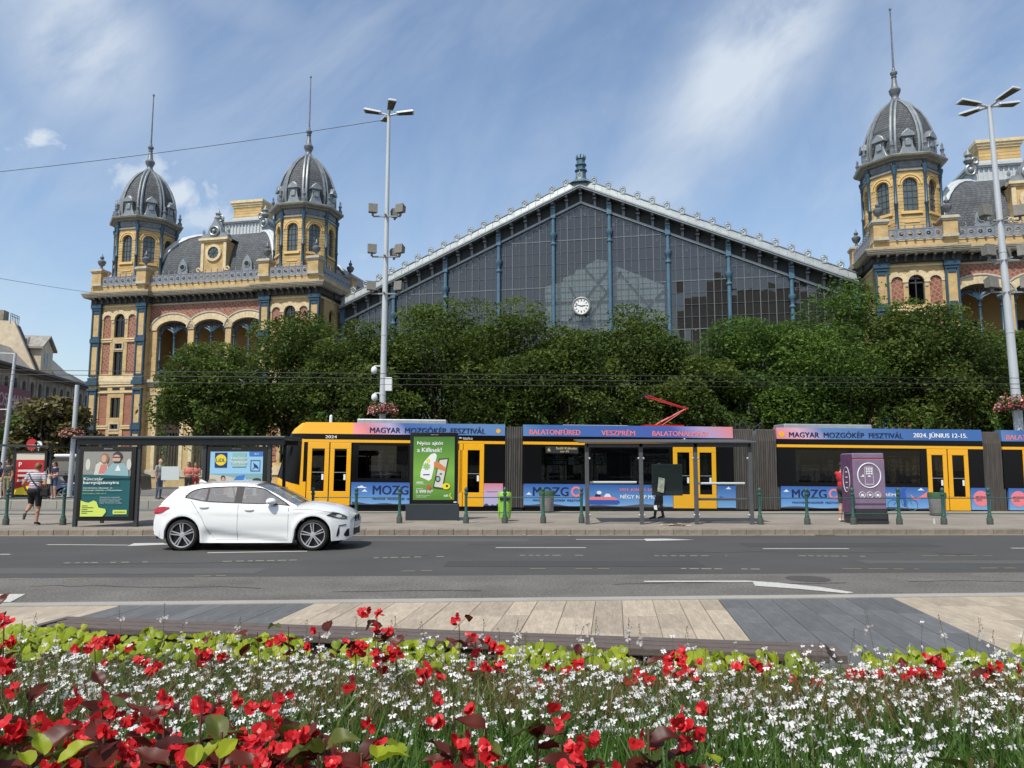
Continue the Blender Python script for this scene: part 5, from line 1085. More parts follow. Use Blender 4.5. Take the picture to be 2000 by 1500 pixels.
fr_ = framed(MB(), U(.77), U(.95), y-.004, y, V(.70), V(.87), .012); fr_.build('print', 'poster_navy', c); plate([(U(.79), V(.72)), (U(.86), V(.76)), (U(.93), V(.73)), (U(.90), V(.78)), (U(.82), V(.83)), (U(.84), V(.76))], y, 'poster_navy', c)
plate([(U(.42), V(.52)), (U(.52), V(.62)), (U(.66), V(.64)), (U(.70), V(.52)), (U(.60), V(.46))], y, 'poster_blue', c); plate([(U(.62), V(.50)), (U(.68), V(.62)), (U(.72), V(.52)), (U(.88), V(.40)), (U(.80), V(.36)), (U(.66), V(.44))], y-.004, 'poster_sky', c)
plate([(U(.12), V(.36)), (U(.18), V(.52)), (U(.24), V(.56)), (U(.34), V(.52)), (U(.38), V(.36))], y, 'poster_pink', c); plate(ell(U(.26), V(.59), w*.045, w*.05), y-.004, 'poster_dark', c); plate(ell(U(.265), V(.575), w*.03, w*.035), y-.008, 'poster_skin', c); plate(ell(U(.9), V(.55), w*.09, w*.05), y, 'poster_dark', c); plate(ell(U(.06), V(.54), w*.08, w*.05), y, mat('poster_rock', (.34, .27, .2), .5), c)
text('JCDecaux', (U(.41), U(.58), LZ-.30, LZ-.272), .012, 'poster_white', c, name='small_print')
# open shelter in front of the second module
p = G(1145, 1024.5, PZ); SY2 = p.y
s2 = thing('bus_shelter', 'open grey bus shelter with white leaning rails in front of the tram', 'bus shelter', (p.x, SY2, PZ)); SX2 = lambda u: A(u, 940, SY2).x-p.x
xs2 = [SX2(1147), SX2(1253), SX2(1360), SX2(1467)]
for x in xs2: MB().box(x-.055, x+.055, 0, .10, 0, 2.28).build('post', 'shelter_grey', s2, bevel=.012)
MB().hexa([(xs2[0]-.25, -.15, 2.28), (xs2[3]+.15, -.15, 2.28), (xs2[3]+.15, 1.6, 2.40), (xs2[0]-.25, 1.6, 2.40), (xs2[0]-.25, -.15, 2.33), (xs2[3]+.15, -.15, 2.33), (xs2[3]+.15, 1.6, 2.45), (xs2[0]-.25, 1.6, 2.45)]).build('roof', 'shelter_grey', s2, bevel=.012)
MB().box(xs2[0], xs2[3], .0, .10, 2.17, 2.279).build('roof_beam', 'shelter_grey', s2)
for a, b, z in ((xs2[0], xs2[1], 1.17), (xs2[2], xs2[3], 1.14)): MB().tube([(a+.1, .28, z), (b-.1, .28, z)], .034, 8).build('leaning_rail', 'white_plastic', s2, 50)
MB().box(xs2[2]+.05, xs2[3]-.04, .2, .5, .66, .72).build('seat', 'shelter_grey', s2, bevel=.015)
for i in range(3):
    a, b = xs2[i]+.07, xs2[i+1]-.07; MB().box(a, b, .045, .055, .18, 2.15).build('glass_panel', 'clear_glass', s2)
    cl = MB()
    for x in (a, b):
        for z in (.26, 1.85): cl.sph((x, .02, z), (.035, .03, .035), 8, 5)
    cl.build('glass_clamp', 'steel_light', s2, 50)
MB().box(SX2(1275), SX2(1335), .13, .16, .80, 1.69).build('timetable_back', mat('smoked_panel', (.020, .026, .026), .25), s2, bevel=.01)
lp = MB().hexa([(SX2(1284), .02, .92), (SX2(1296), .02, .88), (SX2(1296), .03, .88), (SX2(1284), .03, .92), (SX2(1287), .02, 1.32), (SX2(1299), .02, 1.28), (SX2(1299), .03, 1.28), (SX2(1287), .03, 1.32)]); lp.build('pasted_leaflet', mat('leaflet', (.33, .36, .28), .7, var=.6, vscale=9), s2)
MB().hexa([(SX2(1277), .02, .42), (SX2(1283), .02, .40), (SX2(1283), .03, .40), (SX2(1277), .03, .42), (SX2(1276), .02, .52), (SX2(1282), .02, .54), (SX2(1282), .03, .54), (SX2(1276), .03, .52)]).build('pasted_leaflet', 'white_plastic', s2)
# far shelter on the second island
FZ = .345
p = A(-120, 930, 35.0); s3 = thing('bus_shelter', 'dark bus shelter with red poster on the far island at the left edge', 'bus shelter', (p.x, 35.0, FZ)); SX3 = lambda u: A(u, 940, 35.0).x-p.x
for u in (-118, -40, 25, 94): MB().box(SX3(u)-.05, SX3(u)+.05, 0, .1, 0, 2.30).build('post', 'shelter_frame', s3)
MB().hexa([(SX3(-130), -.3, 2.45), (SX3(98), -.3, 2.32), (SX3(98), 1.4, 2.32), (SX3(-130), 1.4, 2.45), (SX3(-130), -.3, 2.56), (SX3(98), -.3, 2.40), (SX3(98), 1.4, 2.40), (SX3(-130), 1.4, 2.56)]).build('roof', 'shelter_frame', s3)
x0, x1 = SX3(27), SX3(92); c = adcase(s3, x0, x1, .10, 2.16, -.1); a0, a1 = x0+.12, x1-.12; y = -.102; U = lambda q: a0+(a1-a0)*q
plate(rect(a0, a1, .2, 2.06), y, 'poster_red', c, 'poster'); plate(rect(a0, a1, 1.76, 2.06), y-.004, 'poster_sand', c); plate([(U(0), .2), (U(1), .2), (U(1), .75), (U(0), .45)], y-.004, 'poster_yellow', c); text('P          s', (U(.10), U(.92), 1.45, 1.65), y-.005, 'poster_white', c)
for k in range(3): plate(rect(U(.08), U(.75), 1.22-k*.22, 1.32-k*.22), y-.004, 'poster_pale', c)
# -- advertising pillar
p = G(845, 1017, PZ); KY = p.y
kp = thing('advertising_pillar', 'tall black advertising pillar with green detergent poster', 'advertising pillar', (p.x, KY, PZ)); k0, k1 = A(800, 940, KY).x-p.x, A(894, 940, KY).x-p.x
MB().box(A(793, 940, KY).x-p.x, A(896, 940, KY).x-p.x, -.03, .30, .02, .50).build('base', mat('pillar_base', (.028, .038, .045), .5, var=.1), kp, bevel=.01)
c = adcase(kp, k0, k1, .50, 2.66, 0, depth=.26); a0, a1, b0, b1 = k0+.11, k1-.10, .62, 2.53; w = a1-a0; h = b1-b0; U = lambda q: a0+w*q; V = lambda q: b0+h*q; y = -.003
plate(rect(a0, a1, b0, b1), y, 'poster_green_grad', c, 'poster'); y -= .006
text('Nyiss ajtót', (U(.09), U(.72), V(.855), V(.925)), y, 'poster_white', c); text('a Kiflinek!', (U(.09), U(.68), V(.755), V(.825)), y, 'poster_white', c)
plate([(U(.17), V(.36)), (U(.38), V(.30)), (U(.44), V(.33)), (U(.57), V(.70)), (U(.52), V(.74)), (U(.42), V(.72)), (U(.26), V(.60)), (U(.18), V(.44))], y, 'poster_white', c); q_ = [(U(.32)+(.10 if k % 2 else .065)*w*math.cos(k*PI/8), V(.53)+(.10 if k % 2 else .065)*w*math.sin(k*PI/8)) for k in range(16)]; plate(q_, y-.004, mat('poster_leafgreen', (.30, .52, .16), .4), c); plate(ell(U(.36), V(.62), w*.045, w*.045), y-.004, 'poster_yellow', c); plate(rect(U(.24), U(.40), V(.39), V(.405)), y-.004, 'poster_navy', c)
plate([(U(.48), V(.19)), (U(.72), V(.17)), (U(.86), V(.66)), (U(.62), V(.65))], y-.006, 'poster_dark', c); plate([(U(.51), V(.21)), (U(.70), V(.19)), (U(.83), V(.64)), (U(.64), V(.63))], y-.010, 'poster_pale', c); plate([(U(.50), V(.60)), (U(.60), V(.60)), (U(.80), V(.50)), (U(.78), V(.45)), (U(.56), V(.50)), (U(.50), V(.53))], y-.014, 'poster_orange', c); plate(ell(U(.60), V(.33), w*.065, w*.08), y-.014, 'poster_dark', c); plate(ell(U(.60), V(.33), w*.04, w*.05), y-.018, 'poster_shirt', c); plate(rect(U(.64), U(.70), V(.40), V(.42)), y-.014, 'poster_dark', c)
plate(ell(U(.80), V(.215), w*.10, w*.075), y-.014, 'poster_yellow', c); plate(ell(U(.82), V(.22), w*.03, w*.03), y-.018, 'poster_dark', c); plate(ell(U(.385), V(.20), w*.055, w*.055), y-.008, mat('poster_coral', (.55, .09, .06), .4), c)
text('ARIEL', (U(.07), U(.26), V(.255), V(.29)), y, 'poster_white', c); plate(rect(U(.07), U(.33), V(.235), V(.238)), y, 'poster_white', c); text('9 499 Ft', (U(.07), U(.24), V(.165), V(.185)), y, 'poster_white', c, name='small_print'); text('5 999 Ft*', (U(.07), U(.48), V(.105), V(.16)), y, 'poster_white', c); text('mosókapszula és folyékony', (U(.07), U(.42), V(.06), V(.075)), y, 'poster_white', c, name='small_print'); text('mosószer termékek', (U(.07), U(.33), V(.04), V(.055)), y, 'poster_white', c, name='small_print')
text('kifli', (U(.75), U(.85), V(.05), V(.085)), y, 'poster_white', c); plate([(U(.88), V(.06)), (U(.93), V(.02)), (U(.96), V(.02)), (U(.90), V(.06)), (U(.91), V(.10)), (U(.93), V(.115)), (U(.89), V(.10))], y, 'poster_yellow', c)
text('JCDecaux', (U(.42), U(.60), 2.58, 2.60), -.003, 'poster_white', c, name='small_print'); MB().box(k1-.12, k1-.03, -.004, 0, .54, .57).build('small_print', 'poster_white', c)
MB().box(k0-.12, k1-.02, -.02, .32, -.012, .02).build('plinth', 'kerb_granite', kp)
# -- purple parking-style machine
p = G(1671, 1024, PZ); MY = p.y
mat('purple_panel', (.23, .165, .245), .42, var=.18, vscale=3, var2=.1); mat('purple_dark', (.12, .055, .13), .45, var=.3, vscale=5); mat('machine_grey', (.035, .036, .038), .5, var=.3, vscale=6)
vm = thing('ticket_machine', 'large purple self-service machine with white phone symbol', 'machine', (p.x, MY, PZ)); mx1 = A(1732, 940, MY).x-p.x; mxs = .02
MB().box(.02, mx1, 0, .80, 0, .30).build('base', 'machine_grey', vm, bevel=.012); MB().box(.02, mx1-.02, .01, .80, .30, .42).build('lower_panel', 'machine_grey', vm)
MB().box(mxs-.02, mx1-.04, -.0, .78, .42, 1.83).build('front_panel', 'purple_panel', vm, bevel=.02); MB().box(mxs-.02, mx1-.05, -.0, .78, 1.84, 2.0).build('top_panel', 'purple_panel', vm, bevel=.03)
MB().box(-.022, -.002, .03, .75, .30, 1.97).build('side_panel', 'purple_dark', vm); MB().box(mxs-.03, mx1-.06, .01, .77, 1.825, 1.845).build('seam', 'red_paint', vm)
hs = MB(); hs.tube([(-.03, .39+.22*math.cos(t), 1.25+.36*math.sin(t)) for t in np.linspace(0, 2*PI, 25)], .007, 5)
for z_ in (1.0, 1.15, 1.3, 1.45): hs.box(-.030, -.024, .33, .45, z_, z_+.03)
hs.build('side_symbol', 'white_print', vm)
cx = (mxs+mx1)/2-.03; q = MB()
q.tube([(cx+.325*math.cos(t), -.004, 1.37+.345*math.sin(t)) for t in np.linspace(0, 2*PI, 41)], .016, 6)
for a, b in (((-.12, 1.12), (.12, 1.12)), ((.12, 1.12), (.10, 1.60)), ((.10, 1.60), (-.12, 1.60)), ((-.12, 1.60), (-.12, 1.12))): q.bar((cx+a[0], -.004, a[1]), (cx+b[0], -.004, b[1]), .006, .014)
for i in range(3):
    for j in range(3): q.box(cx-.085+i*.065, cx-.04+i*.065, -.006, .0, 1.53-j*.065, 1.575-j*.065)
q.xz([(cx-.05, 1.33), (cx+.06, 1.33), (cx, 1.38)], -.006, 0)
q.xz([(cx-.25, 1.33), (cx-.14, 1.33), (cx-.17, 1.40), (cx-.2, 1.36)], -.006, 0)
for i in range(3):
    x = cx-.22+i*.22; q.tube([(x+.085*math.cos(t), -.004, .82+.085*math.sin(t)) for t in np.linspace(0, 2*PI, 21)], .007, 5); q.xz([(x-.04, .78), (x+.04, .78), (x+.04, .85), (x-.04, .85)] if i != 1 else ell(x, .82, .04, .03), -.006, 0)
q.build('symbol', 'white_print', vm)
# -- litter bins and litter
def bin_(u, v, label, m, h=.82, w=.24, Y=None):
    p = G(u, v, PZ); t = thing('litter_bin', label, 'bin', p); return t
p = G(986, 1018, PZ); mat('lime_plastic', (.26, .52, .05), .4, var=.15)
lb = thing('litter_bin', 'lime green plastic litter bin on a barrier post', 'bin', p)
b = MB(); prof = [(.10, .05), (.17, .10), (.20, .45), (.205, .68), (.21, .80), (.17, .86), (.06, .88)]
b.lathe(prof, 16); b.build('bin_body', 'lime_plastic', lb, 40); MB().box(-.15, .15, -.215, -.16, .62, .74).build('bin_opening', 'black_matte', lb, bevel=.02); MB().box(-.20, -.15, -.12, .12, .2, .6).build('bin_rib', 'lime_plastic', lb, bevel=.02)
for u, v, lab in ((1068, 1000, 'grey litter bin behind the barrier under the MOZGO lettering'), (1832, 1007, 'grey litter bin with a dark bag in front of the tram doors')):
    p = G(u, v, PZ); t = thing('litter_bin', lab, 'bin', p); MB().lathe([(.22, .02), (.24, .05), (.27, .70), (.28, .74), (.26, .75), (.24, .5), (.0, .45)], 16).build('bin_body', mat('bin_grey', (.24, .24, .23), .6, var=.2), t, 40); MB().lathe([(.285, .60), (.292, .66), (.285, .765), (.25, .77)], 16).build('bin_bag', mat('bag_green', (.05, .12, .05), .5), t, 40)
def cup(u, v): p = G(u, v, PZ); return tag(MB().lathe([(.028, 0), (.042, .15), (.046, .16), (.044, .16), (.0, .15)], 12).build('paper_cup', 'white_plastic', loc=p, smooth=40), 'white paper cup standing on the platform near the barrier', 'cup')
cup(1825, 1023)
hp = MB(); c0 = G(1322, 1027, PZ)
for k in range(26):
    x, y = random.gauss(0, .17), random.gauss(0, .08); a = random.uniform(0, PI); l, w = random.uniform(.05, .12), random.uniform(.02, .05); z = random.uniform(.0, .05); ca_, sa_ = math.cos(a), math.sin(a)
    hp.add([(x+ca_*l-sa_*w, y+sa_*l+ca_*w, z), (x-ca_*l-sa_*w, y-sa_*l+ca_*w, z+.02), (x-ca_*l+sa_*w, y-sa_*l-ca_*w, z+.03), (x+ca_*l+sa_*w, y+sa_*l-ca_*w, z+.012)], [(0, 1, 2, 3)])
tag(stuff(hp.build('litter', mat('cardboard', (.58, .45, .29), .8, var=.4, vscale=14), loc=c0)), 'heap of torn brown cardboard litter under the open shelter', 'litter')
lt = MB()
for k in range(42):
    x = random.uniform(-12, 13); y = kerb(x)-random.uniform(.03, .25) if k % 3 else kerb(x)+random.uniform(.1, 1.5); z = .008 if k % 3 else .152; r = random.uniform(.015, .05); a = random.uniform(0, 3); lt.add([(x+r*math.cos(a+q)*(1 if q % 2 < 1 else 1.4), y+r*math.sin(a+q), z+random.uniform(0, .012)) for q in (0, 1.5, 3.1, 4.6)], [(0, 1, 2, 3)])
tag(stuff(lt.build('dry_leaves', mat('dry_leaf', (.46, .38, .25), .8, var=.4))), 'dry leaves and scraps along the kerb', 'litter')
# -- tall lamp columns with floodlights and flower baskets
def lamp(u, vtop, Y, r0, r1, label, headscale, lean=0.):
    top = A(u, vtop, Y); H = top.z; t = thing('lamp_column', label, 'street lamp', (top.x-lean, Y, 0))
    at = lambda z: lean*z/H
    MB().tube([(at(z), 0, z) for z in (0, H*.3, H*.6, H-.5, H-.05)], [r0, r0*.9, (r0+r1)/2, r1, r1*.9], 16).build('column', 'pole_grey', t, 40)
    cl = MB()
    for z in (.22, .27, .42, .62): cl.tube([(at(H*z), 0, H*z), (at(H*z), 0, H*z+.06)], r0*1.12-(r0-r1)*z, 16)
    cl.build('collar', 'pole_grey', t, 40)
    k = headscale
    for i, a in enumerate((0.12, PI/2+.35, PI+.05, 3*PI/2+.3)):
        ca_, sa_ = math.cos(a), math.sin(a); rise = .10
        f = lambda r, s, z: (at(H)+ca_*r-sa_*s, sa_*r+ca_*s, H+z)
        h_ = MB(); h_.tube([f(0, 0, -.10), f(.45*k, 0, .02)], .05*k, 8)
        ho = h_.build('lamp_arm', 'pole_grey', t, 40)
        o = MB(); o.hexa([f(.35*k, -.15*k, -.02), f(.35*k, .15*k, -.02), f(1.18*k, .22*k, rise), f(1.18*k, -.22*k, rise), f(.35*k, -.10*k, .10), f(.35*k, .10*k, .10), f(1.12*k, .16*k, rise+.13), f(1.12*k, -.16*k, rise+.13)][:8]); o.build('lamp_head', 'pole_grey', ho, bevel=.03)
        g = MB(); g.add([f(.46*k, -.125*k, -.012), f(1.10*k, -.175*k, rise-.022), f(1.10*k, .175*k, rise-.022), f(.46*k, .125*k, -.012)], [(0, 1, 2, 3), (3, 2, 1, 0)]); g.build('lamp_lens', mat('lens', (.20, .185, .15), .3), ho)
    for j, vz in enumerate((.725, .620, .525) if u < 1000 else (.70, .60, .52)):
        z = H*vz; arm = MB(); arm.box(at(z)-.62*k, at(z)+.66*k, -.04-r1, .04-r1, z-.03, z+.03); arm.box(at(z)-.04, at(z)+.04, -.5*k, .5*k, z-.035, z+.025)
        ao = arm.build('floodlight_arm', 'lamp_grey', t)
        for x, y, rz in ((-.62*k, -.1, .3), (.66*k, -.08, -.5))+(((.30*k, .5*k, 1.9),) if j < 2 else ()):
            b = MB(); S = .285*k
            b.hexa([(-S*.75, -S*.5, 0), (S*.75, -S*.5, 0), (S*.62, S*.45, .05), (-S*.62, S*.45, .05), (-S*.75, -S*.55, S*1.5), (S*.75, -S*.55, S*1.5), (S*.55, S*.30, S*1.4), (-S*.55, S*.30, S*1.4)])
            for q in range(4): b.box(-S*.6+q*S*.4-.012, -S*.6+q*S*.4+.012, S*.2, S*.5, S*.2, S*1.3)
            b.box(-.05, .05, -.05, .05, -.12*k, 0)
            fo = b.build('floodlight', 'flood_case', ao, bevel=.07); fo.location = (at(z)+x, y-r1, z+.12*k); fo.rotation_euler = (-.12, 0, rz)
    return t, at, H
grad_f = leaf_mat('basket_flower', (.55, .05, .06), (.75, .45, .42), .2); leaf_mat('basket_leaf', (.03, .07, .02), (.09, .14, .03), .3)
def leafcloud(n, fpos, size, elong=.5, droop=.0, flat=.0):
    """n small quads: centres from fpos(n); returns mesh arrays"""
    c = fpos(n); d = rng.normal(size=(n, 3)); d[:, 2] = d[:, 2]*(1-flat)-droop; d /= np.linalg.norm(d, axis=1)[:, None]
    e = rng.normal(size=(n, 3)); e[:, 2] *= 1-flat; e -= (e*d).sum(1)[:, None]*d; e /= np.linalg.norm(e, axis=1)[:, None]
    s = size*rng.uniform(.6, 1.3, n)[:, None]; a = d*s; b = e*s*elong
    v = np.stack([c-a*.15, c+a*.4+b, c+a, c+a*.4-b], 1).reshape(-1, 3); return v, rng.uniform(0, 1, n)
def leafmesh(name, v, vary, m, parent=None, loc=None):
    n = len(v)//4; me = bpy.data.meshes.new(name); me.vertices.add(len(v)); me.vertices.foreach_set('co', v.astype(np.float32).ravel())
    me.loops.add(n*4); me.loops.foreach_set('vertex_index', np.arange(n*4, dtype=np.int32)); me.polygons.add(n); me.polygons.foreach_set('loop_start', np.arange(0, n*4, 4, dtype=np.int32))
    at = me.attributes.new('vary', 'FLOAT', 'FACE'); at.data.foreach_set('value', vary.astype(np.float32)); me.materials.append(MATS[m]); me.update(calc_edges=True); return link(name, me, parent, loc=loc)
def basket(loc, r, label):
    t = thing('flower_basket', label, 'flower basket', loc); MB().lathe([(.15*r, -.42*r), (.5*r, -.30*r), (.62*r, 0), (.58*r, .02), (.2*r, -.02)], 14).build('bowl', 'brown_wood', t, 40)
    def ring(n, k=1.):
        a = rng.uniform(0, 2*PI, n); q = rng.uniform(.35, 1.0, n)**.6*r*k; return np.stack([q*np.cos(a), q*np.sin(a), .28*r-(q/r)**3*.55*r+rng.normal(0, .10*r, n)], 1)
    leafmesh('foliage', *leafcloud(900, lambda n: ring(n, .95), .09, .5), 'basket_leaf', t); leafmesh('blossoms', *leafcloud(700, ring, .075, .8), 'basket_flower', t)
lp1 = lamp(759.5, 222, 36.4, .17, .085, 'tall pale lamp column with floodlights left of the hall clock', 1.05, lean=.05)
lp2 = lamp(1932, 205, 33.6, .205, .10, 'tall thick lamp column with floodlights at the right edge', 1.22, lean=-.35)
basket((lp1[0].location.x+.02, 36.4, A(752, 797, 36.4).z), .70, 'red and green flower basket round the left lamp column')
basket((lp2[0].location.x+lp2[1](5), 33.6, A(1970, 787, 33.6).z), .85, 'pink and red flower basket round the right lamp column')
cz = lp1[0]; z_ = A(752, 760, 36.4).z
b = MB(); b.box(.12, .45, -.12, .12, z_-.1, z_+.55); b.build('control_box', 'white_plastic', cz, bevel=.02)
for dz, dx in ((-.4, -.38), (.9, -.42)):
    b = MB(); b.tube([(0, 0, z_+dz+.2), (dx, -.05, z_+dz+.2)], .03, 6); b.sph((dx, -.05, z_+dz), (.15, .15, .19), 10, 8); b.build('camera_dome', 'white_plastic', cz, 50)
# -- poles, signs and wires
p = A(30, 690, 46); t = thing('street_pole', 'thin grey street pole with short arm at the far left', 'pole', (p.x-.35, 46, 0)); MB().tube([(0, 0, 0), (.35, 0, p.z)], [.14, .08], 10).build('column', 'pole_grey', t, 40); MB().tube([(.35, 0, p.z-.02), (-1.6, -.2, p.z+.02)], .025, 6).build('arm', 'pole_grey', t, 40); MB().tube([(.28, 0, p.z-3.4), (-1.5, -.2, p.z-3.45)], .03, 6).build('arm', 'pole_grey', t, 40)
p = A(151, 752, 38); t = thing('street_pole', 'stout grey mast beside the left pavilion', 'pole', (p.x, 38, 0)); MB().tube([(-.05, 0, 0), (0, 0, p.z)], [.12, .10], 12).build('column', 'pole_grey', t, 40)
basket((p.x-.1, 38, A(140, 845, 38).z), .55, 'faded pink flower basket round the stout mast')
for u, lab, red in ((62, 'red and white no-entry sign above the far shelter roof', 1), (75.5, 'white round turn sign with black arrow above the far shelter', 0)):
    Y = 41; p = A(u, 868, Y); t = thing('road_sign', lab, 'sign', (p.x, Y, 0)); MB().tube([(0, .03, 0), (0, .03, p.z+.2)], .03, 6).build('post', 'pole_grey', t, 40)
    MB().xz(ell(0, p.z, .30 if red else .20, .30 if red else .20, 24), 0, .02).build('sign_plate', 'red_paint' if red else 'poster_white', t)
    if red: MB().box(-.22, .22, -.006, -.001, p.z-.12, p.z-.02).build('bar', 'white_print', t); MB().xz([(-.05, p.z+.28), (.05, p.z+.28), (0, p.z+.40)], 0, .02).build('sign_tip', 'red_paint', t)
    else:
        q = MB(); q.tube([(.20*math.cos(a), 0, p.z+.20*math.sin(a)) for a in np.linspace(0, 2*PI, 25)], .016, 5); q.bar((.09, -.006, p.z-.11), (.0, -.006, p.z+.05), .006, .035); q.bar((.0, -.006, p.z+.05), (-.09, -.006, p.z+.07), .006, .035); q.xz([(-.11, p.z+.02), (-.02, p.z+.12), (-.11, p.z+.12)], -.006, 0); q.build('arrow', 'black_matte', t)
def wire(pts, r, label, sag=.0):
    a, b = Vector(pts[0]), Vector(pts[1]); n = 14; q = [a+(b-a)*i/n-Vector((0, 0, sag*4*(i/n)*(1-i/n))) for i in range(n+1)]
    return tag(MB().tube(q, r*.62, 5).build('overhead_wire', 'wire', smooth=60), label, 'wire', 'overhead wires')
wire((A(-300, 365, 34), A(752, 234, 36.4)), .022, 'long dark span wire from the left lamp column head to the left edge', .25)
wire((A(-250, 498, 34), A(190, 573, 57)), .02, 'span wire sloping down to the left pavilion cornice', .1)
wire((A(-300, 719, 31), A(2300, 740, 31.6)), .020, 'tram contact wire, topmost of the three running across the trees', .05)
wire((A(-300, 727, 30.6), A(2300, 752, 31.4)), .022, 'tram contact wire, middle of the three running across the trees', .05)
wire((A(-300, 741, 32.6), A(2300, 760, 32.4)), .016, 'tram contact wire, lowest of the three running across the trees', .05)
wire((A(560, 680, 35), A(1115, 590, 52)), .016, 'thin pale stay wire rising through the tree crowns to the right', .1)
wire((A(1690, 512, 52), A(1960, 455, 33.6)), .012, 'thin stay wire from the right lamp column to the right pavilion', .1)
# -- old stone corner building far left
ob = thing('stone_building', 'soot-grey stone apartment building with mansard roof at far left', 'building', (0, 0, 0))
mat('soot_stone', (.30, .255, .20), .9, var=.4, vscale=1.1, var2=.3, v2scale=.25); mat('soot_dark', (.10, .088, .075), .9, var=.3, vscale=2); mat('roof_grey', (.30, .28, .245), .85, var=.3, vscale=1.5); mat('gable_cream', (.62, .52, .37), .9, var=.2, vscale=1.2)
pa, pb = A(-260, 900, 74), A(167, 900, 128); dv = Vector((pb.x-pa.x, pb.y-pa.y)); LN = dv.length; ob.location = (pa.x, pa.y, 0); ob.rotation_euler = (0, 0, math.atan2(dv.y, dv.x))
HC = A(160, 756, 127).z
cols_ = 22; cw = LN/cols_; ops = []
for i in range(cols_):
    c = (i+.5)*cw; ops += [(c, cw*.42, HC-4.4, HC-1.9, cw*.2, .3), (c, cw*.42, HC-9.4, HC-6.2, 0, .3), (c, cw*.42, HC-14, HC-11, 0, .3)]
wall(MB(), 0, LN, 0, HC-.6, ops, lambda a, d, z: (a, d, z), seg=6).build('wall', 'soot_stone', ob)
for o in ops:
    if o[0]/LN > .18: MB().xz(op_poly(o, 6), .26, .32).build('window', 'house_glass_grey', ob)
b = MB(); b.box(-1, LN+.6, -.6, .5, HC-.6, HC-.25); b.box(-1.2, LN+.9, -1.0, .5, HC-.25, HC+.1); b.box(0, LN+.1, -.35, .3, HC-5.4, HC-5.0); b.box(0, LN+.1, -.45, .3, HC-10.2, HC-9.8); b.build('cornice', 'soot_dark', ob)
b = MB()
for i in range(cols_*2): b.box(i*cw/2-.12, i*cw/2+.12, -.05, .05, HC-4.9, HC-.7) if i % 2 == 0 else b.box(i*cw/2-cw*.3, i*cw/2+cw*.3, -.06, .05, HC-4.75, HC-4.5); b.box(i*cw/2-.15, i*cw/2+.15, -.06, .05, HC-9.7, HC-5.5) if i % 2 == 0 else None
b.build('pilaster_row', 'soot_stone', ob)
def alongwall(u):
    a = (u-1000)/FX/math.cos(PITCH); dx, dy = dv.x/LN, dv.y/LN; return (pa.x-a*pa.y)/(a*dy-dx)
f0, f1, fe = alongwall(52), alongwall(68), alongwall(142)
def roofpart(x0, x1, h, m, hip=0, name='roof'):
    q = MB(); q.hexa([(x0, -.6, HC+.1), (x1, -.6, HC+.1), (x1, 12, HC+.1), (x0, 12, HC+.1), (x0, 2.4, HC+h), (x1-hip, 2.4, HC+h), (x1-hip, 9, HC+h), (x0, 9, HC+h)]); return q.build(name, m, ob)
roofpart(0, f0, 3.2, 'roof_grey'); roofpart(f0+.5, f1, 6.6, 'soot_dark', name='corner_mansard'); roofpart(f1, fe, 4.4, 'roof_grey', 6); roofpart(fe, LN, 2.0, 'soot_dark', 2)
MB().box(0, LN, .32, 12, 0, HC).build('core', 'soot_dark', ob)
MB().prism([(-.9, HC+.1), (2.2, HC+6.9), (12, HC+7.1), (12, HC+.1)], lambda a, z: (f0+.5, a, z), lambda a, z: (f0, a, z)).build('party_wall', 'gable_cream', ob)
r = MB(); r.box(f0, f1, 2.6, 2.66, HC+7.6, HC+7.66); r.box(f0, f1, 2.6, 2.66, HC+7.95, HC+8.0)
for k in range(6): x = f0+(f1-f0)*k/5; r.box(x-.03, x+.03, 2.6, 2.66, HC+6.5, HC+8.0)
r.build('roof_railing', 'soot_dark', ob); MB().box(f0+1, f0+2.5, 4, 5.5, HC+6.5, HC+8.6).build('chimney', 'soot_stone', ob)
d0 = alongwall(78); MB().xz([(d0-1.9, HC+.1), (d0+1.9, HC+.1), (d0+1.9, HC+3.6), (d0, HC+5.1), (d0-1.9, HC+3.6)], -.7, 5).build('dormer', 'gable_cream', ob); MB().prism([(-2.4, 3.4), (0, 5.3), (2.4, 3.4), (2.4, 3.7), (0, 5.6), (-2.4, 3.7)], lambda a, z: (d0+a, 5, HC+z), lambda a, z: (d0+a, -1.1, HC+z)).build('dormer_roof', 'roof_grey', ob); MB().box(d0-.8, d0-.1, -.74, -.6, HC+.9, HC+3.0).box(d0+.1, d0+.8, -.74, -.6, HC+.9, HC+3.0).split('dormer_window', 'house_glass_grey', ob)
bn0 = LN*.2; 
bt = thing('shop_banner', 'dark red shop banner hung on the soot-grey stone building', 'banner', ob.location, ob.rotation_euler.z)
mat('banner_red', (.165, .012, .035), .6, var=.2, vscale=.6); mat('banner_text', (.42, .30, .30), .6)
bnb = A(52, 760, 1); 
w0, w1 = alongwall(-60), alongwall(53); yb = -.55
zt = A(20, 757, pa.y+dv.y/LN*alongwall(20)).z; zb = A(20, 832, pa.y+dv.y/LN*alongwall(20)).z
MB().box(w0, w1, yb, yb+.08, zb, zt).build('cloth', 'banner_red', bt); text('ROSSMANN', (alongwall(-18), alongwall(50), zt-2.6, zt-.9), yb-.02, 'banner_text', bt); text('drogéria', (alongwall(15), alongwall(42), zt-3.7, zt-3.1), yb-.02, 'banner_text', bt, name='small_print')
plate(rect(alongwall(4), alongwall(24), zb+.6, zb+2.8), yb-.02, 'banner_text', bt, dy=.02); plate(rect(alongwall(0), alongwall(30), zb+3.3, zb+3.6), yb-.02, 'banner_text', bt, dy=.02); plate(rect(alongwall(32), alongwall(42), zb+.3, zb+2.6), yb-.02, 'poster_grey', bt, dy=.02)
q0, q1 = A(160, 860, 150), A(186, 776, 150)
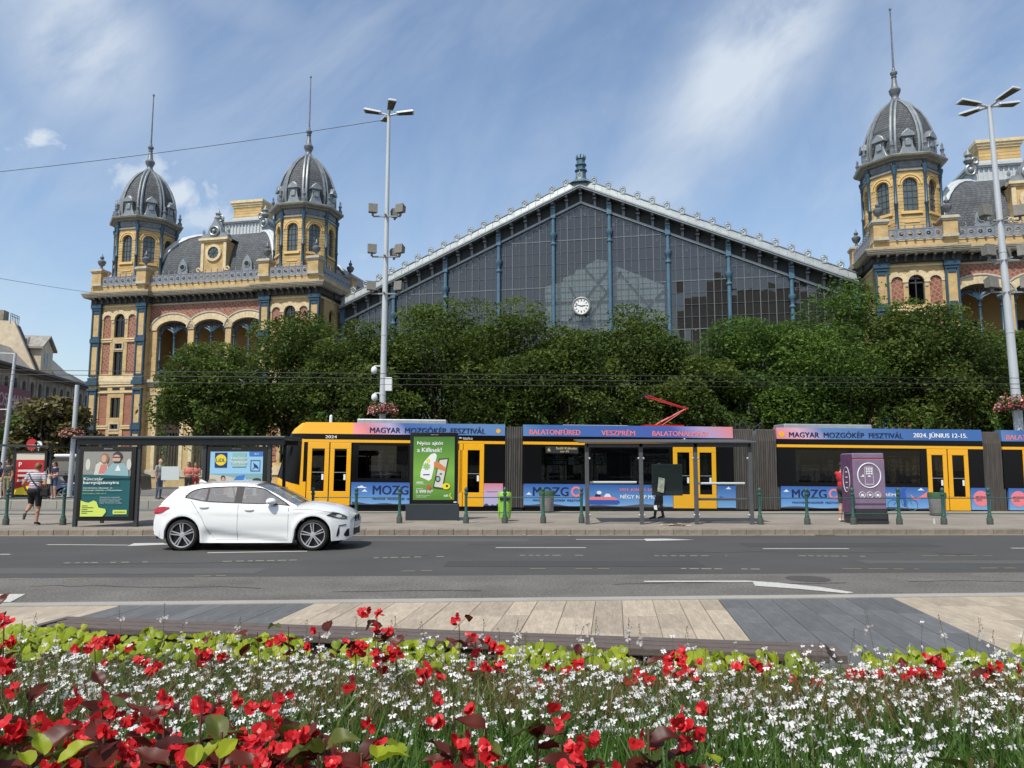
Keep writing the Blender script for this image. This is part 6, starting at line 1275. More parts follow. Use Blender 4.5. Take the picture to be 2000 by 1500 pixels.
rb = thing('red_hoarding', 'small red hoarding glimpsed between stone building and left pavilion', 'hoarding', (q0.x, 150, 0)); MB().box(0, 8, 0, .4, 0, q1.z).build('panel', mat('hoard', (.45, .05, .05), .6, var=.2), rb)
for x in (.2, 7.6): MB().box(x, x+.2, .4, .7, 0, q1.z+.4).build('support', 'soot_dark', rb)
# ------------------------------------------------------------ cars
mat('white_car_paint', (.80, .81, .80), .22, coat=.8); mat('blue_car_paint', (.012, .03, .085), .25, coat=.8); mat('black_car_paint', (.012, .012, .014), .25, coat=.8)
mat('alloy', (.50, .50, .51), .32, metal=.35); mat('alloy_dark', (.03, .03, .032), .5); mat('tail_red', (.42, .008, .012), .15, coat=.5); mat('lamp_glass', (.045, .05, .055), .08, spec=.9); mat('lamp_silver', (.7, .72, .74), .1, metal=.6); mat('trim_black', (.010, .010, .011), .5, spec=.25); mat('seam', (.05, .05, .05), .7); mat('seat_dark', (.03, .03, .032), .8)
def interp(pts): X = [p[0] for p in pts]; Z = [p[1] for p in pts]; return lambda x: float(np.interp(x, X, Z))
def smooth(pts, n=60):                                 # Catmull-Rom through the points, sampled finely
    P_ = [pts[0]]+list(pts)+[pts[-1]]; out = []
    for i in range(1, len(P_)-2):
        for k in range(8):
            t = k/8; q = [.5*((2*P_[i][j])+(-P_[i-1][j]+P_[i+1][j])*t+(2*P_[i-1][j]-5*P_[i][j]+4*P_[i+1][j]-P_[i+2][j])*t*t+(-P_[i-1][j]+3*P_[i][j]-3*P_[i+1][j]+P_[i+2][j])*t**3) for j in (0, 1)]; out.append(tuple(q))
    out.append(pts[-1]); out.sort(key=lambda p: p[0]); return out
XR, XF, ZC, RW = .648, 3.375, .325, .325
top = interp(smooth([(0, .62), (.05, .82), (.12, .93), (.30, 1.01), (.64, 1.065), (1.2, 1.0), (1.83, .955), (2.83, .895), (3.3, .885), (3.7, .835), (4.05, .765), (4.22, .70), (4.32, .60)]))
base_ = interp([(0, .42), (.08, .30), (.22, .245), (1.1, .165), (2.9, .165), (3.85, .20), (4.2, .215), (4.32, .26)])
def bot(x):
    z = base_(x)
    for xc in (XR, XF):
        d = abs(x-xc)
        if d < .385: z = max(z, ZC+math.sqrt(.385**2-d*d)*1.02)
    return z
def hw(x, z):
    w = .90
    if x < .6: w *= 1-((.6-x)/.6)**2.2*.15
    if x > 3.3: w *= 1-((x-3.3)/1.02)**2.3*.30
    t = (z-.55); w -= .10*t*t*(1.6 if t < 0 else 2.2); w += .012*math.exp(-((z-.80)/.03)**2)-.014*math.exp(-((z-.38)/.09)**2)*(1 if 1.1 < x < 2.9 else 0)
    if 1.05 < x < 2.9:
        zc_ = .46-.11*(x-1.05); w -= .055*min(1, max(0, (zc_-z)/.10))*min(1, (x-1.05)/.15)*min(1, (2.9-x)/.1)*(1 if z > .24 else max(.3, (z-.15)/.09))
    for xc in (XR, XF): w += .018*math.exp(-((math.hypot(x-xc, z-ZC)-.42)/.05)**2)
    return w
rz = interp(smooth([(.12, .95), (.30, 1.14), (.47, 1.285), (.8, 1.355), (1.3, 1.392), (1.7, 1.392), (2.1, 1.345), (2.45, 1.215), (2.85, 1.0), (3.05, .905)]))
hg = lambda x, z: hw(x, top(x))-.015-max(0, z-top(x))*.50-(.10*max(0, x-2.3) if z > top(x)+.02 else 0)
wlo = interp(smooth([(.66, 1.10), (.75, 1.085), (1.14, 1.02), (1.83, .985), (2.43, .965), (2.86, .925)])); whi = interp(smooth([(.66, 1.10), (.72, 1.19), (.86, 1.262), (1.12, 1.302), (1.74, 1.325), (2.235, 1.285), (2.47, 1.165), (2.70, 1.03), (2.86, .925)]))
def car(label, cat, paint, loc, rz_, group=None):
    t = thing('parked_car' if group else 'car', label, cat, loc, rz_, group)
    xs_ = sorted(set([round(v, 4) for v in list(np.linspace(0, 4.32, 80))+[XR-.385, XR+.385, XF-.385, XF+.385, XR-.375, XR+.375, XF-.375, XF+.375]]))
    b = MB()
    for sg in (-1, 1):
        rows = [[(x, sg*hw(x, (z := bot(x)+(top(x)-bot(x))*j/14)), z) for j in range(15)] for x in xs_]
        b.grid(rows[::-1] if sg < 0 else rows)
        lip = [[(x, sg*hw(x, bot(x)), bot(x)), (x, sg*(hw(x, bot(x))-.18), bot(x)+.01)] for x in xs_]; b.grid(lip if sg < 0 else lip[::-1])
    def cap(x0, x1, n, zf, wf, crown, k=12): return [[(x, -wf(x)+2*wf(x)*j/k, zf(x)+crown(x)*(1-(2*j/k-1)**2)) for j in range(k+1)] for x in np.linspace(x0, x1, n)]
    b.grid(cap(2.78, 4.32, 26, top, lambda x: hw(x, top(x)), lambda x: float(np.interp(x, [2.78, 3.2, 4.0, 4.32], [.05, .115, .085, .06]))))
    b.grid(cap(0, .32, 8, top, lambda x: hw(x, top(x)), lambda x: .05))
    for x, s in ((0, -1), (4.32, 1)):
        rows = [[(x+s*.05*(1-(2*j/10-1)**2), -hw(x, z)+2*hw(x, z)*j/10, z) for j in range(11)] for z in [bot(x)+(top(x)-bot(x))*q/8 for q in range(9)]]+[[(x+s*.03*(1-(2*j/10-1)**2), -hw(x, top(x))+2*hw(x, top(x))*j/10, top(x)+.06*(1-(2*j/10-1)**2)) for j in range(11)]]
        b.grid(rows if s > 0 else rows[::-1])
    body = b.build('body', paint, t, 50)
    gx = list(np.linspace(.14, 3.0, 70)); b = MB()
    for sg in (-1, 1):
        lo = []; hi = []
        for x in gx:
            a, e = top(x)-.03, rz(x); inw = .66 <= x <= 2.86; l = wlo(x) if inw else (a+e)/2; h = whi(x) if inw else (a+e)/2
            lo.append([(x, sg*hg(x, z), z) for z in (a, (a+l)/2, l)]); hi.append([(x, sg*hg(x, z), z) for z in (h, (h+e)/2, e)])
        for q in (lo, hi): b.grid(q[::-1] if sg < 0 else q)
    rc = lambda x: float(np.interp(x, [.14, .47, 1.3, 2.1, 3.0], [.03, .045, .05, .06, .08]))
    b.grid(cap(.42, 2.08, 24, rz, lambda x: hg(x, rz(x)), rc)); b.box(.40, .62, -.55, .55, 1.29, 1.325)
    b.build('cabin', paint, t, 50)
    MB().grid(cap(2.08, 3.0, 12, rz, lambda x: hg(x, rz(x))-.01, rc)).build('windscreen', 'car_glass', t, 50); MB().grid(cap(.14, .42, 6, rz, lambda x: hg(x, rz(x))-.03, rc)).build('rear_window', 'trim_black', t, 50)
    for sg in (-1, 1):
        def patch(x0, x1, f0, f1, off, name, m, n=18, parent=t):
            q = MB(); rows = [[(x, sg*(hg(x, z)+off), z) for z in np.linspace(f0(x), f1(x), 5)] for x in np.linspace(x0, x1, n)]; q.grid(rows[::-1] if sg < 0 else rows); return q.build(name, m, parent, 50)
        for a, e in ((.69, 1.10), (1.14, 1.70), (1.86, 2.78)): patch(a, e, lambda x: wlo(x)+.01, lambda x: whi(x)-.012, .0, 'side_window', 'car_glass')
        for a, e in ((1.70, 1.86), (1.10, 1.14)): patch(a, e, wlo, whi, .004, 'pillar_trim', 'trim_black', 4)
        fr = MB(); fr.tube([(x, sg*(hg(x, wlo(x))+.002), wlo(x)) for x in np.linspace(.66, 2.86, 30)], .011, 5); fr.tube([(x, sg*(hg(x, whi(x))+.002), whi(x)) for x in np.linspace(.66, 2.86, 40)], .011, 5); fr.build('window_trim', 'trim_black', t, 60)
        Sf = lambda x, z, o=.002: (x, sg*(hw(x, z)+o), z)
        s_ = MB(); s_.tube([Sf(1.80, z, -.001) for z in np.linspace(.22, .95, 14)], .0045, 4); s_.tube([Sf(2.86, z, -.001) for z in np.linspace(.24, .88, 12)], .0045, 4); s_.tube([Sf(x, z, -.001) for x, z in smooth([(.80, 1.03), (.93, .86), (1.05, .68), (1.14, .5), (1.28, .30), (1.36, .22)])], .0045, 4); s_.tube([Sf(x, .225, -.001) for x in np.linspace(1.36, 2.86, 20)], .0045, 4)
        s_.tube([Sf(x, top(x)-.035, -.001) for x in np.linspace(2.95, 4.05, 18)], .004, 4); s_.build('door_seam', 'seam', t)
        for x in (.97, 1.92): MB().sph((0, 0, 0), (.105, .022, .032), 12, 8).build('door_handle', paint, t, 50, loc=Sf(x+.12, .90 if x < 1.5 else .845, .012))
        m = MB(); m.sph((2.50, sg*(hg(2.5, 1.0)+.13), 1.02), (.11, .12, .075), 12, 8); m.build('mirror', paint, t, 50); MB().bar((2.56, sg*(hg(2.5, .98)-.02), .955), (2.54, sg*(hg(2.5, .98)+.12), .97), .06, .04).build('mirror_foot', 'trim_black', t)
        def lamp_patch(pl, off, name, m):
            q = MB(); lo_ = interp([(p[0], p[1]) for p in pl]); hi_ = interp([(p[0], p[2]) for p in pl]); rows = [[Sf(x, z, off) for z in np.linspace(lo_(x), hi_(x), 5)] for x in np.linspace(pl[0][0], pl[-1][0], 14)]; q.grid(rows[::-1] if sg < 0 else rows); return q.build(name, m, t, 40)
        lamp_patch([(.01, .76, .86), (.10, .76, .90), (.22, .80, .91), (.36, .875, .90)], .010, 'tail_light', 'tail_red')
        lamp_patch([(3.66, .725, .735), (3.80, .69, .80), (4.0, .66, .775), (4.15, .645, .735), (4.24, .65, .70)], .008, 'headlight', 'lamp_glass'); lamp_patch([(3.92, .70, .74), (4.0, .68, .745), (4.08, .685, .735)], .014, 'headlight_lens', 'lamp_silver'); lamp_patch([(3.74, .735, .742), (4.18, .665, .672)], .013, 'headlight_strip', 'lamp_silver')
        lamp_patch([(3.93, .29, .31), (3.97, .29, .44), (4.02, .36, .535)], .008, 'bumper_vent', 'trim_black'); lamp_patch([(4.0, .50, .52), (4.22, .515, .54)], .008, 'bumper_vent', 'trim_black'); lamp_patch([(4.16, .30, .34), (4.24, .28, .43), (4.31, .29, .45)], .010, 'front_intake', 'trim_black')
        lamp_patch([(.02, .34, .36), (.10, .30, .48), (.16, .30, .40)], .008, 'rear_reflector', 'tail_red' if False else paint)
        for xc in (XR, XF):
            tm = MB(); yo = sg*.70
            def wl3(prof): 
                vs = []; n = 32; fs = []
                for r, o in prof:
                    for j in range(n): vs.append((xc+r*math.cos(2*PI*j/n), yo+sg*o, ZC+r*math.sin(2*PI*j/n)))
                for i in range(len(prof)-1):
                    for j in range(n): q = (i*n+j, i*n+(j+1) % n, (i+1)*n+(j+1) % n, (i+1)*n+j); fs.append(q if sg < 0 else q[::-1])
                return vs, fs
            tm.add(*wl3([(.10, -.05), (.24, -.06), (RW-.02, -.05), (RW, -.01), (RW, .14), (RW-.025, .175), (.265, .18), (.25, .165), (.245, .10)])); tw = tm.build('wheel', 'rubber', t, 40)
            MB().add(*wl3([(0, .09), (.245, .09), (.248, .165), (.256, .176)])).build('brake_disc', 'alloy_dark', tw, 40)
            r = MB(); r.add(*wl3([(.236, .150), (.246, .174), (.256, .176)])); r.add(*wl3([(.0, .165), (.045, .165), (.06, .15), (.06, .12)]))
            for k in range(5):
                for o in (-.13, .13):
                    a = 2*PI*k/5+PI/2+.1; p0 = (xc+.03*math.cos(a+o*3), yo+sg*.145, ZC+.03*math.sin(a+o*3)); p1 = (xc+.245*math.cos(a+o), yo+sg*.150, ZC+.245*math.sin(a+o)); r.bar(p0, p1, .020, .030, up=(0, 1, 0))
            r.build('rim', 'alloy', tw, 40)
            well = MB(); well.add(*wl3([(.0, -.22), (.37, -.22), (.375, .10)])); well.build('wheel_arch', 'black_matte', t)
    MB().box(.25, 4.1, -.70, .70, .20, .30).box(1.05, 2.98, -.72, .72, .28, .5).build('underbody', 'black_matte', t)
    s = MB()
    for x in (1.15, 2.05):
        for y in (-.36, .36): s.box(x, x+.5, y-.25, y+.25, .5, .72); s.hexa([(x-.05, y-.24, .68), (x+.10, y-.24, .68), (x+.10, y+.24, .68), (x-.05, y+.24, .68), (x-.22, y-.2, 1.12), (x-.12, y-.2, 1.12), (x-.12, y+.2, 1.12), (x-.22, y+.2, 1.12)]); s.box(x-.25, x-.16, y-.12, y+.12, 1.13, 1.27)
    s.box(2.75, 3.0, -.68, .68, .60, .90); s.tube([(2.62+.02*math.sin(a), -.36+.17*math.cos(a), .92+.17*math.sin(a)) for a in np.linspace(0, 2*PI, 16)], .016, 6); s.build('seats', 'seat_dark', t, bevel=.03)
    g = MB()
    for y in (-.14, .14):
        rows = [[(4.365+.012*math.sin(a), y+.12*math.cos(a)*k, .63+.085*math.sin(a)*k) for a in np.linspace(0, 2*PI, 17)] for k in (1, .82)]; g.grid(rows)
        for q in range(6): g.box(4.35, 4.372, y-.09+q*.035, y-.082+q*.035, .56, .70)
    g.build('grille', 'trim_black', t); MB().box(4.31, 4.372, -.34, .34, .28, .44).build('lower_intake', 'trim_black', t, bevel=.02); MB().box(4.362, 4.38, -.26, .26, .45, .55).build('number_plate', 'white_plastic', t); MB().box(-.065, -.045, -.26, .26, .60, .71).build('number_plate', 'white_plastic', t)
    MB().box(.0, .13, -.62, .62, .235, .30).build('rear_diffuser', 'trim_black', t); MB().prism([(.62, 1.405), (.80, 1.40), (.66, 1.47)], lambda a, z: (a, .02, z), lambda a, z: (a, -.02, z)).build('antenna', paint, t)
    for o in t.children:                                # short front overhang
        if o.name.split('.')[0] in ('wheel', 'wheel_arch', 'seats', 'door_handle'): continue
        for v in o.data.vertices:
            if v.co.x > 3.74: v.co.x = 3.74+(v.co.x-3.74)*.62
    return t
# the near flank of the car runs about 16.4 m in front of the viewer
pc = G(293, 1076.5); yc = 16.25
car('white hatchback driving past the bus shelter', 'car', 'white_car_paint', (A(293, 1040, yc).x, yc+.90, 0), .004)
car('dark blue hatchback parked in front of the left pavilion', 'car', 'blue_car_paint', (A(268, 950, 42).x, 42, 0), R(190), 'cars parked before the station')
car('black car parked behind the woman with the tote bag', 'car', 'black_car_paint', (A(150, 950, 43.5).x, 43.5, 0), R(175), 'cars parked before the station')
pv_ = A(97, 950, 47); vn = thing('white_van', 'white-roofed dark van standing behind the far shelter', 'van', (pv_.x, 47, 0))
MB().prism([(0, .4), (0, 2.2), (.25, 2.45), (4.0, 2.4), (4.5, 1.5), (5.2, 1.3), (5.3, .4)], lambda a, z: (a, 2, z), lambda a, z: (a, 0, z)).build('body', 'black_car_paint', vn, bevel=.06); MB().box(.1, 3.9, .05, 1.95, 2.42, 2.60).build('roof', 'white_car_paint', vn, bevel=.05); MB().xz([(.3, 1.4), (4.1, 1.4), (3.85, 2.15), (.3, 2.15)], -.01, .02).build('side_window', 'car_glass', vn)
for x in (1.0, 4.3):
    w_ = MB(); w_.tube([(x, -.02, .36), (x, .25, .36)], .36, 18); w_.build('wheel', 'rubber', vn, 40); 
# ------------------------------------------------------------ people
mat('skin', (.52, .29, .20), .6, var=.08); mat('skin_tan', (.40, .21, .13), .6, var=.08); mat('hair_brown', (.07, .04, .022), .6, var=.3, vscale=30); mat('hair_dark', (.02, .015, .012), .6); mat('hair_red', (.22, .09, .035), .6, var=.3, vscale=30)
mat('shoe_dark', (.02, .02, .02), .7); mat('shoe_white', (.65, .64, .62), .6); mat('cloth_black', (.014, .014, .015), .9, var=.3, vscale=9, bump=.3, bscale=14); mat('cloth_charcoal', (.045, .05, .048), .9, var=.2, vscale=9, bump=.3, bscale=14); mat('cloth_khaki', (.20, .20, .11), .9, var=.2, vscale=9, bump=.3, bscale=14); mat('cloth_navy', (.016, .02, .06), .9, var=.2, vscale=9, bump=.3, bscale=14); mat('cloth_denim', (.05, .085, .16), .9, var=.3, vscale=9, bump=.3, bscale=14); mat('cloth_grey', (.30, .31, .33), .9, var=.15, vscale=9, bump=.3, bscale=14); mat('cloth_coral', (.62, .16, .12), .9, var=.15, vscale=9, bump=.3, bscale=14); mat('cloth_red', (.50, .022, .03), .9, var=.15, vscale=9, bump=.3, bscale=14); mat('cloth_white', (.62, .62, .60), .9, var=.1, vscale=9, bump=.3, bscale=14); mat('cloth_pale', (.58, .52, .48), .9); mat('canvas', (.58, .50, .38), .9, var=.1)
def stripe_mat():
    m = mat('cloth_striped', (.4, .4, .4), .9); t = m.node_tree; o = N(t, 'ShaderNodeTexCoord'); w = N(t, 'ShaderNodeTexWave', bands_direction='Z', i_1=5.2, i_2=.5); L(t, o, 'Object', w, 0); cr = N(t, 'ShaderNodeValToRGB'); L(t, w, 0, cr, 0); e = cr.color_ramp.elements; e[0].position = .34; e[0].color = (.15, .13, .19, 1); e[1].position = .5; e[1].color = (.56, .53, .55, 1); L(t, cr, 0, t.nodes['Principled BSDF'], 'Base Color')
stripe_mat()
J0 = dict(pelvis=(0, 0, .95), waist=(0, .0, 1.08), chest=(0, 0, 1.30), neck=(0, .0, 1.47), head=(0, .025, 1.635))
for s, k in ((-1, 'l'), (1, 'r')): J0.update({'hip'+k: (s*.095, 0, .92), 'kn'+k: (s*.105, .02, .50), 'an'+k: (s*.11, -.02, .085), 'toe'+k: (s*.125, .15, .035), 'sh'+k: (s*.185, 0, 1.41), 'el'+k: (s*.245, -.03, 1.13), 'wr'+k: (s*.255, .05, .89)})
def person(label, loc, rz_, H=1.75, pose={}, top_m='cloth_grey', bot_m='cloth_denim', skin='skin', hair='hair_brown', shoe='shoe_dark', sleeve=.55, leg=2.0, girth=1., hairlen=0., bald=False):
    k = H/1.75; J = {q: Vector(v) for q, v in {**J0, **pose}.items()}; b = MB(); bones = []
    def limb(a, c, r0, r1, mats, sph=True):
        b.tube([J[a], J[a].lerp(J[c], .5), J[c]], [r0, (r0+r1)/2*1.03, r1], 10); b.sph(J[c], r1, 10, 8); bones.append((J[a], J[c], mats))
    tm, bm = lambda t: 1, lambda t: 2
    hv = (J['head']-J['neck']).normalized(); rt = (J['shr']-J['shl']).normalized(); fwd = Vector((0, 0, 1)).cross(rt).normalized()*-1
    fwd = rt.cross(hv).normalized()*-1 if False else Vector((-rt.y, rt.x, 0)).normalized()
    def ellp(c, r): 
        q = MB(); q.sph((0, 0, 0), r, 14, 10); R3 = Matrix((rt, fwd, Vector((0, 0, 1)))).transposed(); b.add([c+R3 @ Vector(v) for v in q.v], q.f)
    g = girth
    ellp(J['pelvis'], (.165*g, .125*g, .13)); ellp(J['waist'], (.150*g, .115*g, .17)); ellp(J['chest'], (.178*g, .125*g, .19)); ellp(J['chest']+Vector((0, 0, .08)), (.165*g, .105*g, .09))
    bones += [(J['pelvis']-Vector((0, 0, .05)), J['pelvis']+Vector((0, 0, .05)), bm), (J['waist'], J['chest']+Vector((0, 0, .12)), tm)]
    b.tube([J['chest']+Vector((0, 0, .12)), J['head']-hv*.06], [.066, .056], 10); bones.append((J['neck']+hv*.0, J['head'], lambda t: 0))
    ellp(J['head'], (.074, .094, .115)); ellp(J['head']-hv*.07+fwd*.025, (.055, .068, .06)); ellp(J['head']+fwd*.10-hv*.015, (.014, .022, .024))
    for s in (-1, 1): ellp(J['head']+rt*s*.076-hv*.01, (.012, .02, .032)); ellp(J['head']+fwd*.088+rt*s*.03+hv*.012, (.014, .010, .009))
    for q in 'lr':
        limb('hip'+q, 'kn'+q, .088*g, .058*g, (lambda t: 2 if t < leg else 0)); limb('kn'+q, 'an'+q, .058, .040, (lambda t: 2 if 1+t < leg else 0)); b.sph(J['hip'+q], .098*g, 10, 8)
        b.sph(J['kn'+q].lerp(J['an'+q], .3)-fwd*.012, (.055, .055, .085), 10, 8)
        a, t_ = J['an'+q], J['toe'+q]; b.tube([a-(t_-a).normalized()*.05+Vector((0, 0, -.03)), a.lerp(t_, .5), t_], [.045, .045, .034], 8, ell=.8); b.sph(t_, (.04, .04, .03), 8, 6); bones.append((a-(t_-a)*.35-Vector((0, 0, .035)), t_, lambda t: 3))
        limb('sh'+q, 'el'+q, .054*g, .040, (lambda t: 1 if t < sleeve else 0)); limb('el'+q, 'wr'+q, .040, .027, (lambda t: 1 if 1+t < sleeve else 0)); b.sph(J['sh'+q], .062*g, 10, 8)
        d = (J['wr'+q]-J['el'+q]).normalized(); w = J['wr'+q]; side_ = d.cross(fwd).normalized() if abs(d.dot(fwd)) < .95 else rt; nrm = side_.cross(d).normalized()
        b.tube([w, w+d*.045, w+d*.085], [.026, .036, .034], 8, ell=.55); bones.append((w, w+d*.17, lambda t: 0))
        for f, (o, ln) in enumerate(((-.027, .060), (-.009, .075), (.009, .070), (.026, .052))): p0 = w+d*.078+nrm*o; b.tube([p0, p0+d*ln*.5, p0+d*ln+side_*.018], [.010, .009, .0075], 6)
        p0 = w+d*.03-nrm*.026; b.tube([p0, p0-nrm*.022+d*.03, p0-nrm*.024+d*.062], [.012, .011, .008], 6)
    me = bpy.data.meshes.new('tmp'); me.from_pydata([tuple(Vector(v)*k) for v in b.v], [], b.f); ob_ = bpy.data.objects.new('tmp', me); col.objects.link(ob_)
    md = ob_.modifiers.new('r', 'REMESH'); md.mode = 'VOXEL'; md.voxel_size = .0125; sm = ob_.modifiers.new('s', 'SMOOTH'); sm.factor = .5; sm.iterations = 3
    dg = bpy.context.evaluated_depsgraph_get(); me2 = bpy.data.meshes.new_from_object(ob_.evaluated_get(dg)); bpy.data.objects.remove(ob_); me2.name = 'body'
    me2.materials.clear()
    for m in (skin, top_m, bot_m, shoe): me2.materials.append(MATS[m])
    n = len(me2.polygons); ce = np.zeros(n*3); me2.polygons.foreach_get('center', ce); ce = ce.reshape(-1, 3)/k
    best = np.full(n, 9.); mi = np.zeros(n, dtype=np.int32)
    for a, c, f in bones:
        a_, d_ = np.array(a), np.array(c-a); L2 = (d_**2).sum(); t = np.clip(((ce-a_)@d_)/L2, 0, 1); ds = np.linalg.norm(ce-(a_+t[:, None]*d_), axis=1); m_ = np.array([f(x) for x in np.round(t, 3)]) if n else mi
        up = ds < best; best[up] = ds[up]; mi[up] = m_[up]
    zb_ = J['pelvis'].z+.07; tor = (mi == 1) | (mi == 2); mi[tor & (ce[:, 2] < zb_) & (mi == 1) & (np.abs(ce[:, 0]-J['pelvis'].x) < .17*g) & (ce[:, 2] > J['pelvis'].z-.2)] = 2; mi[(mi == 2) & (ce[:, 2] > zb_)] = 1
    me2.polygons.foreach_set('material_index', mi); me2.shade_smooth(); me2.update()
    root = thing('person', label, 'person', loc, rz_); link('body', me2, root)
    if not bald:
        h = MB(); hc = J['head']*k; q = MB(); q.sph((0, 0, 0), (.085*k, .105*k, .112*k), 16, 12); R3 = Matrix((rt, fwd, Vector((0, 0, 1)))).transposed()
        keep = [i for i, v in enumerate(q.v)]; vs = [hc+R3 @ Vector((v[0], v[1]-.014*k, v[2]+.016*k)) for v in q.v]; fs = [f for f in q.f if not all(q.v[i][1] > .045*k and q.v[i][2] < .055*k for i in f) and not all(q.v[i][2] < (-.055*k) for i in f)]
        h.add(vs, fs)
        if hairlen: h.tube([hc-fwd*.05*k+Vector((0, 0, .02)), hc-fwd*.085*k-Vector((0, 0, .10*k)), hc-fwd*.07*k-Vector((0, 0, hairlen*k))], [.075*k, .07*k, .03*k], 10)
        h.build('hair', hair, root, 60)
    return root
walk = dict(hipl=(-.10, 0, .93), knl=(-.12, .10, .56), anl=(-.13, -.20, .36), toel=(-.13, -.25, .20), hipr=(.09, 0, .92), knr=(.09, .05, .50), anr=(.08, .0, .085), toer=(.10, .16, .035), ell=(-.30, -.05, 1.14), wrl=(-.33, .15, 1.02), elr=(.27, -.05, 1.13), wrr=(.23, .16, 1.0), waist=(0, .02, 1.08), chest=(0, .05, 1.30), neck=(0, .08, 1.46), head=(0, .12, 1.615), shl=(-.20, .05, 1.41), shr=(.20, .05, 1.41))
p = G(64, 1026, PZ); st = person('person in striped T-shirt and black shorts walking away with a crossbody strap', p, R(8), 1.74, walk, 'cloth_striped', 'cloth_black', 'skin_tan', 'hair_red', 'shoe_dark', .62, .93, 1.22)
bg = MB(); bg.tube([(-.17, -.04, 1.42), (-.05, -.145, 1.26), (.12, -.17, 1.08), (.24, -.10, .98)], .016, 6); bg.build('bag_strap', 'cloth_black', st, 50); tag(MB().box(-.11, .11, -.06, .06, 0, .22).build('shoulder_bag', 'cloth_black', loc=(p.x+.29, p.y-.02, PZ+.80), bevel=.03), 'small black shoulder bag on the hip of the striped-shirt walker', 'bag')
arms_in = dict(ell=(-.24, .0, 1.14), wrl=(-.10, .24, 1.10), elr=(.24, .0, 1.14), wrr=(.10, .24, 1.12))
def on_far(u, Y, z=FZ): q = A(u, 940, Y); return (q.x, Y, z)
person('man in charcoal T-shirt and khaki shorts standing left of the red poster', on_far(14, 34.4), R(165), 1.78, {}, 'cloth_charcoal', 'cloth_khaki', 'skin_tan', 'hair_dark', 'shoe_dark', .55, .95, 1.1)
person('person in dark top cut by the left edge beside the man in khaki shorts', on_far(-2, 35.2), R(190), 1.66, {}, 'cloth_navy', 'cloth_pale', 'skin', 'hair_dark', 'shoe_white', .5, 2., 1.)
person('woman in navy T-shirt and denim skirt looking at her phone', on_far(106, 34.2), R(150), 1.68, arms_in, 'cloth_navy', 'cloth_denim', 'skin', 'hair_brown', 'shoe_white', .6, .70, 1.12, hairlen=.12)
q = on_far(93.5, 34.1); tb_ = MB(); tb_.hexa([(-.22, -.05, 0), (.2, -.05, 0), (.2, .06, 0), (-.22, .06, 0), (-.13, -.02, .40), (.15, -.02, .40), (.15, .03, .40), (-.13, .03, .40)]); tb_.tube([(-.1, 0, .38), (0.02, .02, .72), (.1, 0, .38)], .014, 6); tag(tb_.build('tote_bag', 'canvas', loc=(q[0], q[1]-.1, FZ+.70), bevel=.03), 'cream canvas tote bag hanging from the arm of the woman in navy', 'bag')
person('bald man in grey T-shirt and jeans standing sideways beneath the shelter', on_far(311, 34.6), R(255), 1.80, {}, 'cloth_grey', 'cloth_denim', 'skin', 'hair_brown', 'shoe_dark', .55, 2., 1.08, bald=True)
person('woman in coral shirt with folded arms, left of the coral pair', on_far(368, 35.2), R(170), 1.68, arms_in, 'cloth_coral', 'cloth_black', 'skin_tan', 'hair_brown', 'shoe_dark', .8, 2., 1.08, hairlen=.16)
person('person in bright coral dress, right of the coral pair', on_far(381, 35.7), R(200), 1.66, arms_in, 'cloth_coral', 'cloth_red', 'skin_tan', 'hair_brown', 'shoe_dark', .5, .9, 1., hairlen=.1)
person('person in pale top seen just before the tram nose', on_far(526, 36.0), R(120), 1.66, arms_in, 'cloth_pale', 'cloth_navy', 'skin_tan', 'hair_dark', 'shoe_dark', .5, 2., 1., hairlen=.2)
q = A(1645, 940, MY+.85); person('man in red T-shirt and dark shorts using the purple machine', (q.x, q.y, PZ), R(-65), 1.76, dict(ell=(-.24, .14, 1.16), wrl=(-.14, .36, 1.12), elr=(.25, .05, 1.13), wrr=(.2, .28, 1.0)), 'cloth_red', 'cloth_charcoal', 'skin', 'hair_dark', 'shoe_white', .6, .9, 1.05)
q = G(1290, 1015, PZ); person('person in dark trousers half hidden behind the shelter timetable board', (q.x, q.y, PZ), R(100), 1.72, dict(knl=(-.13, .17, .50), anl=(-.14, .24, .10), toel=(-.14, .40, .05), knr=(.12, -.06, .5), anr=(.12, -.14, .10), toer=(.12, .02, .05), ell=(-.26, .06, 1.14), wrl=(-.12, .22, 1.05), elr=(.26, .06, 1.14), wrr=(.12, .22, 1.05)), 'cloth_black', 'cloth_black', 'skin', 'hair_dark', 'shoe_dark', 2., 2., 1.45)
def seated(u, label, topm): 
    x = TX(u); o = person(label, (0, 0, 0), 0, 1.7, dict(pelvis=(0, 0, .55), waist=(0, 0, .68), chest=(0, 0, .90), neck=(0, 0, 1.07), head=(0, .03, 1.235), shl=(-.185, 0, 1.01), shr=(.185, 0, 1.01), ell=(-.25, .05, .76), elr=(.25, .05, .76), wrl=(-.15, .28, .70), wrr=(.15, .28, .70), hipl=(-.1, 0, .53), hipr=(.1, 0, .53), knl=(-.1, .42, .52), knr=(.1, .42, .52), anl=(-.1, .42, .1), anr=(.1, .42, .1), toel=(-.1, .58, .05), toer=(.1, .58, .05)), topm, 'cloth_black', 'skin', 'hair_dark', 'shoe_dark', .6, 2.)
    v = Vector((x, .62, .42)); c_, s_ = math.cos(TRA), math.sin(TRA); o.location = (P0.x+v.x*c_-v.y*s_, P0.y+v.x*s_+v.y*c_, v.z+TSL*x); o.rotation_euler = (0, 0, R(-75))
seated(1765, 'seated passenger in white shirt at the tram window beside the doors', 'cloth_white'); seated(1612, 'seated passenger in dark shirt behind the tram window above MOZGO', 'cloth_pale')

